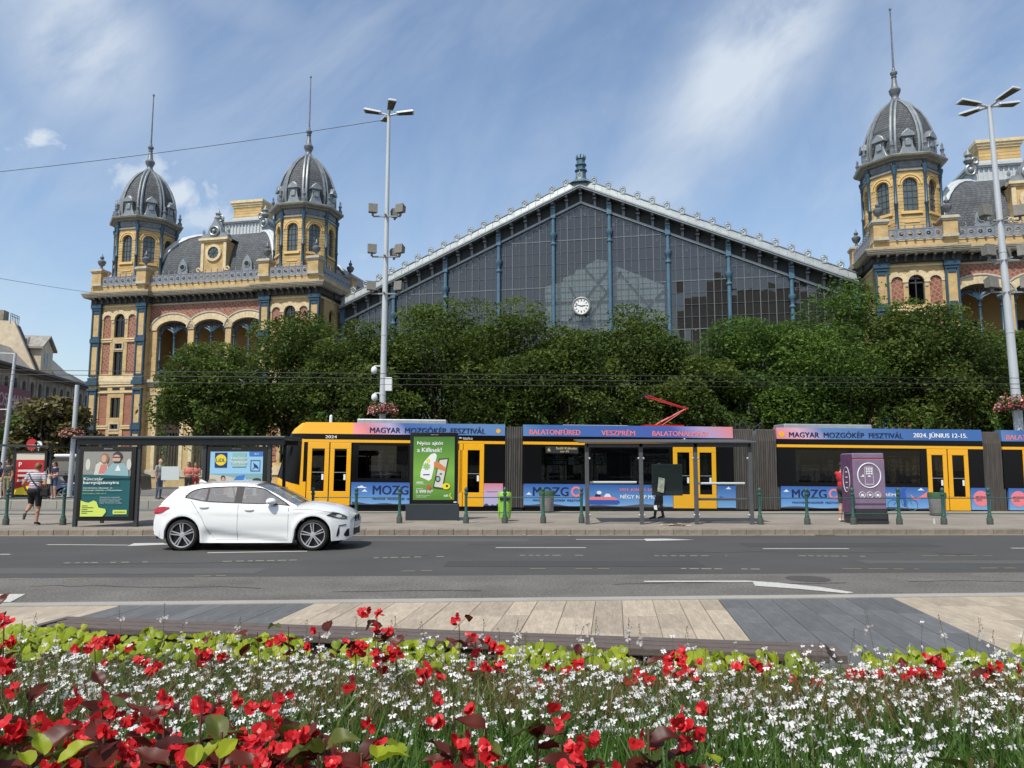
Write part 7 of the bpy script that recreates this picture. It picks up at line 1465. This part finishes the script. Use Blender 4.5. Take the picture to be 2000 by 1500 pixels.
o = person('driver in pale shirt seated inside the white hatchback', (0, 0, 0), 0, 1.7, dict(pelvis=(0, 0, .52), waist=(0, -.03, .65), chest=(0, -.07, .86), neck=(0, -.08, 1.02), head=(0, -.05, 1.17), shl=(-.185, -.07, .97), shr=(.185, -.07, .97), ell=(-.24, .1, .80), elr=(.24, .1, .80), wrl=(-.14, .36, .86), wrr=(.14, .36, .86), hipl=(-.1, 0, .50), hipr=(.1, 0, .50), knl=(-.1, .42, .56), knr=(.1, .42, .56), anl=(-.1, .74, .28), anr=(.1, .74, .28), toel=(-.1, .88, .30), toer=(.1, .88, .30)), 'cloth_pale', 'cloth_navy', 'skin', 'hair_dark', 'shoe_dark', .6, 2.)
o.location = (A(293, 1040, yc).x+2.18, yc+.90+.36, .12); o.rotation_euler = (0, 0, R(-90))
# ------------------------------------------------------------ trees
leaf_mat('tree_leaf', (.026, .056, .011), (.135, .185, .030), .40, .7); leaf_mat('tree_leaf_bright', (.034, .082, .013), (.145, .235, .034), .42, .7); leaf_mat('magnolia_leaf', (.035, .045, .010), (.20, .16, .055), .15, .35)
mat('bark', (.060, .045, .033), .9, var=.4, vscale=10, bump=.6, bscale=18)
def tree(name, label, base, z0, z1, rx, ry, nclump, nleaf, m='tree_leaf', size=.165, elong=.30, group='trees between tram and hall', hang=0, spread=1.):
    t = thing(name, label, 'tree', base, 0, group); H = z1; cz = (z0+z1)/2; rz_ = (z1-z0)/2
    cl = []
    while len(cl) < nclump:
        p = rng.uniform(-1, 1, 3); r = np.linalg.norm(p)
        if r > 1 or r < .35 and rng.random() < .7: continue
        k = (.80 if p[2] > -.2 else .95)
        cl.append(np.array([p[0]*rx*k, p[1]*ry*k, cz+p[2]*rz_*.92, rng.uniform(.35, 1.0)*min(rx, rz_)*.36]))
    cl = np.array(cl)
    b = MB(); fork = Vector((0, 0, z0*.75)); b.tube([(0, 0, 0), (.05, 0, z0*.4), fork], [.26, .20, .17], 10)
    for i in range(0, nclump, max(1, nclump//26)):
        c = Vector(cl[i][:3]); mid = fork.lerp(c, .5)+Vector((rng.normal(0, .3), rng.normal(0, .3), .5)); b.tube([fork, fork.lerp(mid, .5)+Vector((0, 0, .15)), mid, c], [.11, .085, .055, .02], 6)
    b.build('trunk', 'bark', t, 40)
    w = cl[:, 3]**1.7; pick = rng.choice(nclump, nleaf, p=w/w.sum())
    def pos(n):
        d = rng.normal(size=(n, 3)); d /= np.linalg.norm(d, axis=1)[:, None]; r = rng.uniform(.25, 1., n)**.45*rng.choice([1., 1.2, 1.55], n, p=[.62, .24, .14])
        q = cl[pick]; o = q[:, :3]+d*(r*q[:, 3])[:, None]*np.array([1.15, 1.15, .72]); o[:, 2] -= np.maximum(0, (r-.9))*.8; return o
    v, vary = leafcloud(nleaf, pos, size*rng.choice([.8, 1., 1.35], nleaf)[:, None], elong, droop=.35, flat=.55); vary = np.clip(vary*.45+rng.uniform(0, .6, nclump)[pick], 0, 1)
    leafmesh('crown', v, vary, m, t)
    if hang:                                             # drooping sprays
        ps = []
        for k in range(hang):
            a = rng.uniform(PI*1.1, PI*1.9); x0, y0 = rx*.8*math.cos(a), ry*.9*math.sin(a); zt = rng.uniform(z0+.6, z0+2.4); ln = rng.uniform(1.2, 2.4); n = 90; s = rng.uniform(0, 1, n); ps.append(np.stack([x0+s*rng.uniform(-.8, .8)+rng.normal(0, .07, n), y0-.25*s+rng.normal(0, .07, n), zt-ln*s**1.3], 1))
        ps = np.concatenate(ps); v, vary = leafcloud(len(ps), lambda n: ps, .17, .28, droop=1.2); leafmesh('hanging_sprays', v, vary, 'tree_leaf_bright', t)
    return t
TL = [(430, 660, 43.5, 3.7, 'leftmost street tree, low crown before the left pavilion loggia'), (580, 618, 45, 4.2, 'street tree before the inner tower of the left pavilion'), (720, 640, 43, 4.0, 'street tree behind the left lamp column'), (868, 586, 45, 4.6, 'tall street tree right of the left lamp column'), (1005, 600, 44, 4.2, 'street tree left below the hall clock'), (1215, 610, 45.5, 4.2, 'street tree right below the hall clock'),
      (1110, 648, 43.2, 3.2, 'low street tree directly beneath the hall clock'), (1340, 680, 44, 3.8, 'lower street tree behind the red pantograph'), (1480, 612, 45, 4.2, 'bright street tree before the right end of the hall glass'), (1650, 572, 44, 4.8, 'tallest street tree before the inner tower of the right pavilion'), (1800, 590, 42.5, 4.0, 'street tree before the right pavilion loggia'), (1935, 625, 44, 4.2, 'street tree behind the right lamp column'), (2075, 640, 43, 4.0, 'street tree mostly outside the right frame edge')]
for i, (u, v, Y, rx, lab) in enumerate(TL):
    q = A(u, v, Y); tree('street_tree', lab, (q.x, Y, 0), 2.9, q.z+.30, rx, rx*.85, 80, 40000, 'tree_leaf_bright' if i in (8, 9) else 'tree_leaf', hang=9 if i in (9, 10) else 5)
q = A(110, 775, 52); tree('magnolia_tree', 'round olive-brown magnolia beside the left pavilion', (q.x, 52, 0), 1.6, q.z+.3, 2.6, 2.2, 46, 9000, 'magnolia_leaf', .26, .40, None)
q = A(60, 815, 60); tree('street_tree', 'dull green tree in front of the dark red banner', (q.x, 60, 0), 2.2, q.z+1.2, 2.2, 2., 34, 7000, 'tree_leaf', .24, .4, 'trees between tram and hall')
# iron fence and hedge glimpsed under the trees
fn = thing('iron_fence', 'dark iron fence under the trees in front of the hall', 'fence', (-8, 52.5, 0), -.16)
b = MB()
for k in range(90): b.box(k*.4-.02, k*.4+.02, -.02, .02, 0, 2.6)
b.build('fence_bars', 'steel_dark', fn); MB().box(-.1, 36, -.03, .03, .3, .36).build('rail', 'steel_dark', fn); MB().box(-.1, 36, -.03, .03, 2.35, 2.42).build('rail', 'steel_dark', fn)
# ------------------------------------------------------------ raised flower bed in front of the viewer
bed = thing('flower_planter', 'raised planter bed in the foreground', 'planter', (0, 0, 0))
MB().hexa([(-5.2, .6, 0), (5.6, .6, 0), (5.6, 5.0, 0), (-5.2, 6.1, 0), (-5.2, .6, .34), (5.6, .6, .34), (5.6, 5.0, .34), (-5.2, 6.1, .34)]).build('planter_wall', 'concrete', bed); MB().add([(-5.1, .7, .345), (5.5, .7, .345), (5.5, 4.9, .345), (-5.1, 6.0, .345)], [(0, 1, 2, 3)]).build('soil', 'soil', bed)
edge = lambda x: 5.42-.165*np.minimum(x, 2.3)+np.where(np.asarray(x) > 2.3, .22, 0.)                        # far edge of the planting
bn = thing('wooden_bench', 'weathered wooden bench along the far edge of the flower bed', 'bench', (-3.58, 6.46, 0), math.atan2(5.49-6.46, 2.16+3.58))
BLn = 5.82
for k in range(3): MB().box(.0+.02*k, BLn-.02*k, -.100-k*.13, -.006-k*.13, .445, .50).build('plank', 'wood_grey', bn, bevel=.008)
MB().box(.02, BLn-.02, -.03, -.012, .29, .44).build('front_board', 'wood_grey', bn)
for x in (.3, 2.0, 3.8, 5.5): MB().box(x, x+.12, -.36, -.05, 0, .445).build('leg', 'steel_dark', bn)
MB().box(-.07, -.008, -.36, .0, .445, .497).build('end_board', 'wood_grey', bn); MB().box(BLn+.008, BLn+.07, -.36, .0, .445, .497).build('end_board', 'wood_grey', bn)
leaf_mat('stalk_green', (.06, .085, .02), (.17, .14, .05), .25); leaf_mat('grass_leaf', (.032, .082, .012), (.11, .195, .032), .38); leaf_mat('stem_brown', (.11, .095, .03), (.28, .15, .08), .25); leaf_mat('gaura_petal', (.58, .50, .47), (.82, .82, .80), .25); leaf_mat('lime_leaf', (.19, .27, .010), (.42, .47, .022), .42); leaf_mat('dark_green_leaf', (.03, .07, .01), (.07, .13, .02), .3)
zt = lambda y: .44+np.clip(5.1-y, 0, 4)*.118
def scatter(n, y0, y1):
    y = rng.uniform(y0, y1, n); x = rng.uniform(-1, 1, n)*(y*.74+.75); return x, y
# narrow leaves
def blades(n, y0, y1, hk, wd, m, name, lean=.12, label=None):
    x, y = scatter(n, y0, y1); ok = y < edge(x)-.12; x, y = x[ok], y[ok]; n = len(x); h = (zt(y)-.34)*hk*rng.uniform(.55, 1.1, n); a = rng.uniform(0, 2*PI, n); l = rng.normal(0, lean, (n, 2)); zb_ = .34+(zt(y)-.34)*rng.uniform(0, .5, n)
    c, s = np.cos(a)*wd, np.sin(a)*wd; p0 = np.stack([x, y, zb_], 1); p1 = np.stack([x+l[:, 0]*.4, y+l[:, 1]*.4, zb_+h*.55], 1); p2 = np.stack([x+l[:, 0], y+l[:, 1], zb_+h], 1); o = np.stack([c, s, 0*c], 1)
    v = np.stack([p0, p1+o, p2, p1-o], 1).reshape(-1, 3); return tag(stuff(leafmesh(name, v, rng.uniform(0, 1, n), m)), label, 'foliage')
blades(74000, 1.3, 5.4, .86, .0058, 'grass_leaf', 'gaura_leaves', label='dense narrow green leaves filling the flower bed')
blades(24000, 3.25, 5.4, 1.04, .0030, 'stem_brown', 'gaura_stems', .10, 'thin reddish flower stems in the back half of the bed')
def petals(n, y0, y1, rad, dens=None):
    x, y = scatter(n, y0, y1); ok = (y < edge(x)-.08) & ~((y < 2.55-.25*np.clip(x+.4, 0, 1)) & (x < -.35)) & ((y > 2.7) | (rng.random(n) < .55))
    cx_ = rng.uniform(-4, 4, 300); cy_ = rng.uniform(y0, y1, 300)
    d = np.min((x[:, None]-cx_)**2+(y[:, None]-cy_)**2, 1); ok &= (rng.random(n) < np.exp(-d/.016)*.9+.10); x, y = x[ok], y[ok]; n = len(x)
    z = zt(y)+rng.normal(.0, .055, n)+np.where(rng.random(n) < .05, rng.uniform(.05, .2, n), 0)
    vs = []; va = []
    c = np.stack([x, y, z], 1); nr = np.stack([rng.normal(0, .5, n), -.75+rng.normal(0, .4, n), .55+rng.normal(0, .4, n)], 1); nr /= np.linalg.norm(nr, axis=1)[:, None]
    e1 = np.cross(nr, np.array([0, 0, 1.])); e1 /= np.linalg.norm(e1, axis=1)[:, None]; e2 = np.cross(nr, e1); r0 = rng.uniform(0, .5, n); s = rad*rng.uniform(.7, 1.2, n)[:, None]
    tone = np.where(rng.random(n) < .16, .05, .9); s = s*np.where(tone < .1, .62, 1.)[:, None]
    for k, an in enumerate((.0, .85, 2.25, 3.1)):
        a = an+r0; d_ = e1*np.cos(a)[:, None]+e2*np.sin(a)[:, None]; q_ = e1*-np.sin(a)[:, None]+e2*np.cos(a)[:, None]; back = nr*(rng.uniform(-.15, .35, n)[:, None])
        vs.append(np.stack([c, c+(d_*.6+q_*.26+back*.5)*s, c+(d_+back)*s, c+(d_*.6-q_*.26+back*.5)*s], 1)); va.append(np.clip(tone+rng.uniform(-.2, .2, n), 0, 1))
    for k in range(3):
        d_ = -e2*1.0+e1*rng.normal(0, .4, n)[:, None]+nr*.5; q_ = e1; vs.append(np.stack([c, c+d_*s*.5+q_*s*.03, c+d_*s*.95, c+d_*s*.5-q_*s*.03], 1)); va.append(rng.uniform(0, 1, n))
    return np.concatenate(vs).reshape(-1, 3), np.concatenate(va), c
v, va, heads = petals(30000, 1.75, 5.5, .0172)
tag(stuff(leafmesh('gaura_blossoms', v, va, 'gaura_petal')), 'mass of small white star-shaped gaura flowers', 'flowers')
n = len(heads); o = rng.normal(0, .012, (n, 2)); bs = np.stack([heads[:, 0]+o[:, 0]*4, heads[:, 1]+o[:, 1]*4, np.full(n, .36)], 1); w = np.array([.0016, 0, 0]); v = np.stack([bs-w, bs+w, heads+w*.6, heads-w*.6], 1).reshape(-1, 3)
tag(stuff(leafmesh('flower_stalks', v, rng.uniform(0, 1, n), 'stalk_green')), 'thin stalks carrying the white flowers', 'foliage')
# tall wands rising above the back edge
wd_ = MB(); fl = []
for k in range(64):
    x = rng.uniform(-3.7, 4.2); y = float(edge(x))-rng.uniform(.05, .8); h = zt(y)+rng.uniform(.08, .34); dx = rng.normal(0, .05); wd_.tube([(x, y, .4), (x+dx*.5, y, (h+.4)/2), (x+dx, y, h)], [.0022, .0017, .0012], 4)
    for j in range(5): z = h-.005-j*.018; wd_.sph((x+dx+rng.normal(0, .006), y, z), (.0022, .0022, .007), 5, 4)
    fl += [(x+dx*.9+rng.normal(0, .012), y-.01, h-rng.uniform(.07, .14)) for j in range(rng.integers(1, 4))]
tag(stuff(wd_.build('flower_wands', mat('wand', (.13, .11, .05), .8))), 'thin bud-tipped wands rising above the bed edge', 'foliage')
fl = np.array(fl); m_ = len(fl); vs = []
for k in range(5):
    a = rng.uniform(0, 2*PI, m_); d_ = np.stack([np.cos(a), rng.normal(-.2, .2, m_), np.sin(a)], 1)*.024; q_ = np.stack([-np.sin(a), 0*a, np.cos(a)], 1)*.0065; vs.append(np.stack([fl, fl+d_*.6+q_, fl+d_, fl+d_*.6-q_], 1))
tag(stuff(leafmesh('wand_blossoms', np.concatenate(vs).reshape(-1, 3), rng.uniform(0, 1, m_*5), 'gaura_petal')), 'single white flowers on the tall wands', 'flowers')
# lime leaves along the far edge
def heart(mb, c, r, tilt, yaw, roll=0.):
    pts = [(0, -.95), (.42, -.55), (.72, 0), (.62, .50), (.30, .68), (0, .42), (-.30, .68), (-.62, .50), (-.72, 0), (-.42, -.55)]; mt = Matrix.Rotation(yaw, 3, 'Z') @ Matrix.Rotation(tilt, 3, 'X') @ Matrix.Rotation(roll, 3, 'Y'); n0 = len(mb.v)
    vs = [Vector(c)+mt @ Vector((p[0]*r, p[1]*r, -.35*r*abs(p[0])-.10*r*p[1]**2)) for p in pts]+[Vector(c)+mt @ Vector((0, 0, .06*r))]
    mb.add(vs, [(i, (i+1) % 10, 10) for i in range(10)])
lm_ = MB(); lv_ = []
for k in range(2200):
    x = rng.uniform(-4.6, 5.0); y = float(edge(x))-abs(rng.normal(.0, .32))+.04; z = .455+rng.uniform(-.10, .06)
    if math.sin(x*5.1)+math.sin(x*11.3+1) < -.9: continue
    heart(lm_, (x, y, z), rng.uniform(.032, .066), rng.uniform(.3, 1.2), rng.normal(0, .8), rng.normal(0, .3))
o = lm_.build('lime_foliage', 'lime_leaf', smooth=80); at = o.data.attributes.new('vary', 'FLOAT', 'FACE'); at.data.foreach_set('value', np.repeat(rng.uniform(0, 1, len(o.data.polygons)//10), 10).astype(np.float32)); tag(stuff(o), 'lime green sweet potato leaves along the far edge of the bed', 'foliage')
# begonias
leaf_mat('bronze_leaf', (.050, .012, .009), (.20, .040, .022), .42, .42); leaf_mat('begonia_green', (.045, .070, .012), (.13, .15, .025), .42, .45); leaf_mat('begonia_red', (.52, .008, .014), (.72, .030, .035), .30, .38); mat('begonia_stem', (.14, .075, .035), .5)
def set_vary(me, v):
    a = me.attributes.new('vary', 'FLOAT', 'FACE'); n = len(me.polygons); a.data.foreach_set('value', np.full(n, v, np.float32) if np.isscalar(v) else np.array(v, np.float32))
def leaf_mesh(seed, m):
    r_ = np.random.default_rng(seed); n = 11; rows = []
    for i in range(n+1):
        t = i/n; w = (math.sin(PI*min(t*1.0, 1))**.75)*(1-.35*t)*.36; cz_ = -.28*t*t+.05*math.sin(t*7+seed); vn = .022*math.sin(t*26+seed); rows.append([(-w*1.15, t-.05*w, cz_+w*.60+.03*math.sin(9*t+seed)+vn), (-w*.6, t, cz_+w*.26-vn), (-w*.2, t, cz_+w*.05+vn*.5), (0, t, cz_-.012), (w*.2, t, cz_+w*.05-vn*.5), (w*.5, t, cz_+w*.22+vn), (w*.9, t-.04*w, cz_+w*.52-vn)])
    b = MB(); b.grid(rows); o = b.build('leaf', m, smooth=70); me = o.data; set_vary(me, list(r_.uniform(.2, .9)+.0*np.arange(len(me.polygons)))); bpy.data.objects.remove(o); return me
def blossom_mesh(seed):
    r_ = np.random.default_rng(seed); b = MB(); va_ = []
    for k in range(4+seed % 3):
        c0 = Vector(r_.normal(0, .30, 3))*(1 if k else 0); nr = Vector((r_.normal(0, .5), -.8+r_.normal(0, .4), .3+r_.normal(0, .5))).normalized(); e1 = nr.cross(Vector((0, 0, 1))).normalized(); e2 = nr.cross(e1); a0 = r_.uniform(0, 6)
        for j, (ln, wd) in enumerate(((.5, .42), (.36, .26), (.5, .42), (.36, .26))):
            a = a0+j*PI/2; d = e1*math.cos(a)+e2*math.sin(a); q = e2*math.cos(a)-e1*math.sin(a); f = r_.uniform(.05, .35)
            b.add([c0, c0+d*ln*.5+q*wd*.75+nr*f*.15, c0+d*ln*.95+q*wd*.45+nr*f*.4, c0+d*ln*1.05+nr*f*.5, c0+d*ln*.95-q*wd*.45+nr*f*.4, c0+d*ln*.5-q*wd*.75+nr*f*.15], [(0, 1, 2, 3), (0, 3, 4, 5)]); va_ += [r_.uniform(0, 1)]*2
    o = b.build('blossom', 'begonia_red', smooth=60); set_vary(o.data, va_); me = o.data; bpy.data.objects.remove(o); return me
LB = [leaf_mesh(i, 'bronze_leaf') for i in range(4)]; LG = [leaf_mesh(10+i, 'begonia_green') for i in range(2)]; BM_ = [blossom_mesh(i) for i in range(6)]
def put(name, me, parent, loc, rot, s): o = link(name, me, parent, loc=loc); o.rotation_euler = rot; o.scale = (s, s, s); return o
def begonia(u, v, Y, nl, nb, label, sc=1.):
    q = A(u, v, Y); h = q.z-.34; t = thing('begonia', label, 'flower', (q.x, Y, .34), 0, 'begonias in the near half of the bed'); st_ = MB(); tips = []
    for k in range(3):
        a = rng.uniform(0, 2*PI); l = Vector((.09*math.cos(a), .09*math.sin(a), h*(1 if k == 0 else rng.uniform(.72, .92)))); 
        if k == 0: l.x *= .2; l.y *= .2
        st_.tube([(0, 0, 0), (l.x*.3, l.y*.3, l.z*.5), tuple(l)], [.005, .004, .003], 6); tips.append(l)
    st_.build('stem', 'begonia_stem', t, 50)
    for k in range(int(nl*2.0)):
        tp = tips[k % 3]; f = 1-abs(rng.normal(0, .22)); a = rng.uniform(0, 2*PI); me = LB[rng.integers(4)] if rng.random() < .68 else LG[rng.integers(2)]
        put('leaf', me, t, (tp.x*f, tp.y*f, tp.z*f), (rng.uniform(.15, .9), rng.uniform(-.5, .5), a), rng.uniform(.055, .095)*sc)
    for k in range(int(nb*2.3)):
        tp = tips[k % 3]; f = rng.uniform(.86, 1.04); put('blossom', BM_[rng.integers(6)], t, (tp.x*f+rng.normal(0, .040), tp.y*f-abs(rng.normal(0, .035)), tp.z*f+rng.normal(-.03, .05)), (rng.normal(0, .4), rng.normal(0, .4), rng.uniform(-.8, .8)), rng.uniform(.020, .031)*sc)
NB = [(15, 1430, 1.75, 9, 10), (75, 1335, 1.95, 12, 3), (150, 1405, 1.72, 11, 9), (215, 1330, 2.0, 10, 10), (268, 1400, 1.78, 10, 12), (335, 1375, 1.95, 9, 8), (390, 1365, 1.85, 12, 5), (455, 1372, 1.95, 8, 14), (520, 1425, 1.75, 8, 15), (590, 1410, 1.85, 7, 16), (650, 1450, 1.72, 7, 10), (720, 1440, 1.82, 6, 8), (872, 1400, 1.9, 7, 13), (940, 1418, 1.85, 6, 10), (1050, 1440, 1.78, 8, 6), (1110, 1452, 1.72, 6, 14), (1262, 1425, 1.82, 11, 2), (1335, 1425, 1.9, 6, 14), (1885, 1475, 1.75, 5, 5), (1955, 1488, 1.7, 5, 3), (55, 1470, 1.5, 8, 10), (190, 1475, 1.5, 10, 8), (320, 1470, 1.52, 10, 8), (470, 1480, 1.5, 8, 8), (610, 1480, 1.52, 6, 14), (830, 1485, 1.5, 6, 6), (930, 1480, 1.55, 5, 9), (1120, 1485, 1.52, 5, 9), (-60, 1400, 1.8, 9, 6)]
for k_ in range(17): NB.append((-40+k_*46, 1425+((k_*37) % 60), 1.58+.25*((k_*7) % 5)/5, 13, 4+(k_*3) % 6))
NL = {1: 'tall bronze-leaved begonia left of the foremost red clumps', 16: 'bronze begonia with upright dark leaves left of the rightmost near red clump', 17: 'red begonia clump right of the upright dark leaves', 12: 'red begonia clump in the centre foreground', 18: 'small red begonia at the bottom right'}
ORD = 'leftmost second third fourth fifth sixth seventh eighth ninth tenth eleventh twelfth thirteenth fourteenth fifteenth sixteenth seventeenth eighteenth nineteenth twentieth twenty-first twenty-second twenty-third twenty-fourth twenty-fifth twenty-sixth twenty-seventh twenty-eighth twenty-ninth thirtieth thirty-first thirty-second thirty-third thirty-fourth thirty-fifth thirty-sixth thirty-seventh thirty-eighth thirty-ninth fortieth forty-first forty-second forty-third forty-fourth forty-fifth forty-sixth forty-seventh forty-eighth'.split()
def rank(lst, i): return ORD[sorted(range(len(lst)), key=lambda k: lst[k][0]/1).index(i)]
for i, a in enumerate(NB): begonia(*a, NL.get(i, 'red begonia clump, %s from the left in the near row' % rank(NB, i) if rank(NB, i) != 'leftmost' else 'red begonia clump, leftmost in the near row'))
def far_begonia(u, v, Y, nl, nb, label):
    q = A(u, v, Y); h = q.z-.34; t = thing('begonia', label, 'flower', (q.x, Y, .34), 0, 'begonias in the far half of the bed'); s = MB(); s.tube([(0, 0, 0), (.02, .01, h*.5), (.01, 0, h*.93)], [.004, .0035, .003], 5); s.build('stem', 'begonia_stem', t, 50)
    for k in range(nl): f = rng.uniform(.55, 1.0); put('leaf', LB[rng.integers(4)] if rng.random() < .85 else LG[0], t, (rng.normal(0, .04), rng.normal(0, .03), h*f), (rng.uniform(.1, 1.2), rng.uniform(-.5, .5), rng.uniform(0, 6.3)), rng.uniform(.07, .115))
    for k in range(nb): f = rng.uniform(.70, 1.0); put('blossom', BM_[rng.integers(6)], t, (rng.normal(0, .065), -abs(rng.normal(0, .05)), h*f), (rng.normal(0, .4), rng.normal(0, .4), rng.uniform(-.8, .8)), rng.uniform(.034, .052))
FB = [(5, 1185, 3.3, 4, 9), (733, 1192, 4.6, 6, 6), (893, 1206, 4.5, 6, 3), (560, 1212, 4.6, 4, 1), (408, 1255, 4.7, 2, 6), (182, 1255, 4.6, 0, 5), (222, 1240, 4.7, 0, 4), (300, 1275, 4.4, 0, 4), (690, 1240, 4.5, 2, 7), (770, 1262, 4.3, 3, 9), (925, 1240, 4.7, 1, 4), (965, 1270, 4.5, 1, 5), (1030, 1335, 4.2, 0, 4), (1075, 1300, 4.5, 0, 3), (1130, 1262, 4.6, 3, 1), (1255, 1320, 4.4, 1, 7), (1310, 1268, 4.7, 2, 8), (1340, 1300, 4.5, 2, 7), (1455, 1290, 4.6, 1, 6), (1590, 1325, 4.4, 1, 5), (1675, 1305, 4.5, 1, 6), (1770, 1305, 4.4, 2, 9), (1825, 1282, 4.5, 3, 9), (1905, 1315, 4.3, 4, 2), (1945, 1295, 4.5, 1, 4), (1995, 1350, 4.0, 1, 6), (620, 1225, 4.7, 2, 2), (500, 1225, 4.8, 3, 1), (1240, 1300, 4.6, 1, 3), (850, 1300, 4.1, 1, 4)]
FL = {0: 'tall red begonia at the left edge above the white flowers', 1: 'tallest red begonia rising before the tan paving', 2: 'begonia with two upright dark leaves before the tan paving'}
for i, a in enumerate(FB): far_begonia(*a, FL.get(i, 'red begonia among white flowers, %s from the left in the far row' % rank(FB, i)))
# a few lime leaves at the very front
LL = [leaf_mesh(20+i, 'lime_leaf') for i in range(3)]
fg = thing('lime_leaf_sprigs', 'few pointed lime green leaves at the very bottom of the bed', 'foliage', (0, 0, 0))
for i, (u, v, Y, s_) in enumerate(((85, 1478, 1.45, .055), (115, 1492, 1.45, .06), (60, 1494, 1.42, .055), (400, 1490, 1.45, .055), (428, 1484, 1.45, .055), (380, 1496, 1.42, .05), (770, 1480, 1.5, .07), (745, 1490, 1.47, .06), (725, 1488, 1.47, .07), (1400, 1494, 1.45, .05))): put('leaf', LL[i % 3], fg, A(u, v, Y), (rng.uniform(.2, .8), rng.uniform(-.4, .4), rng.uniform(-1.6, 1.6)), s_)
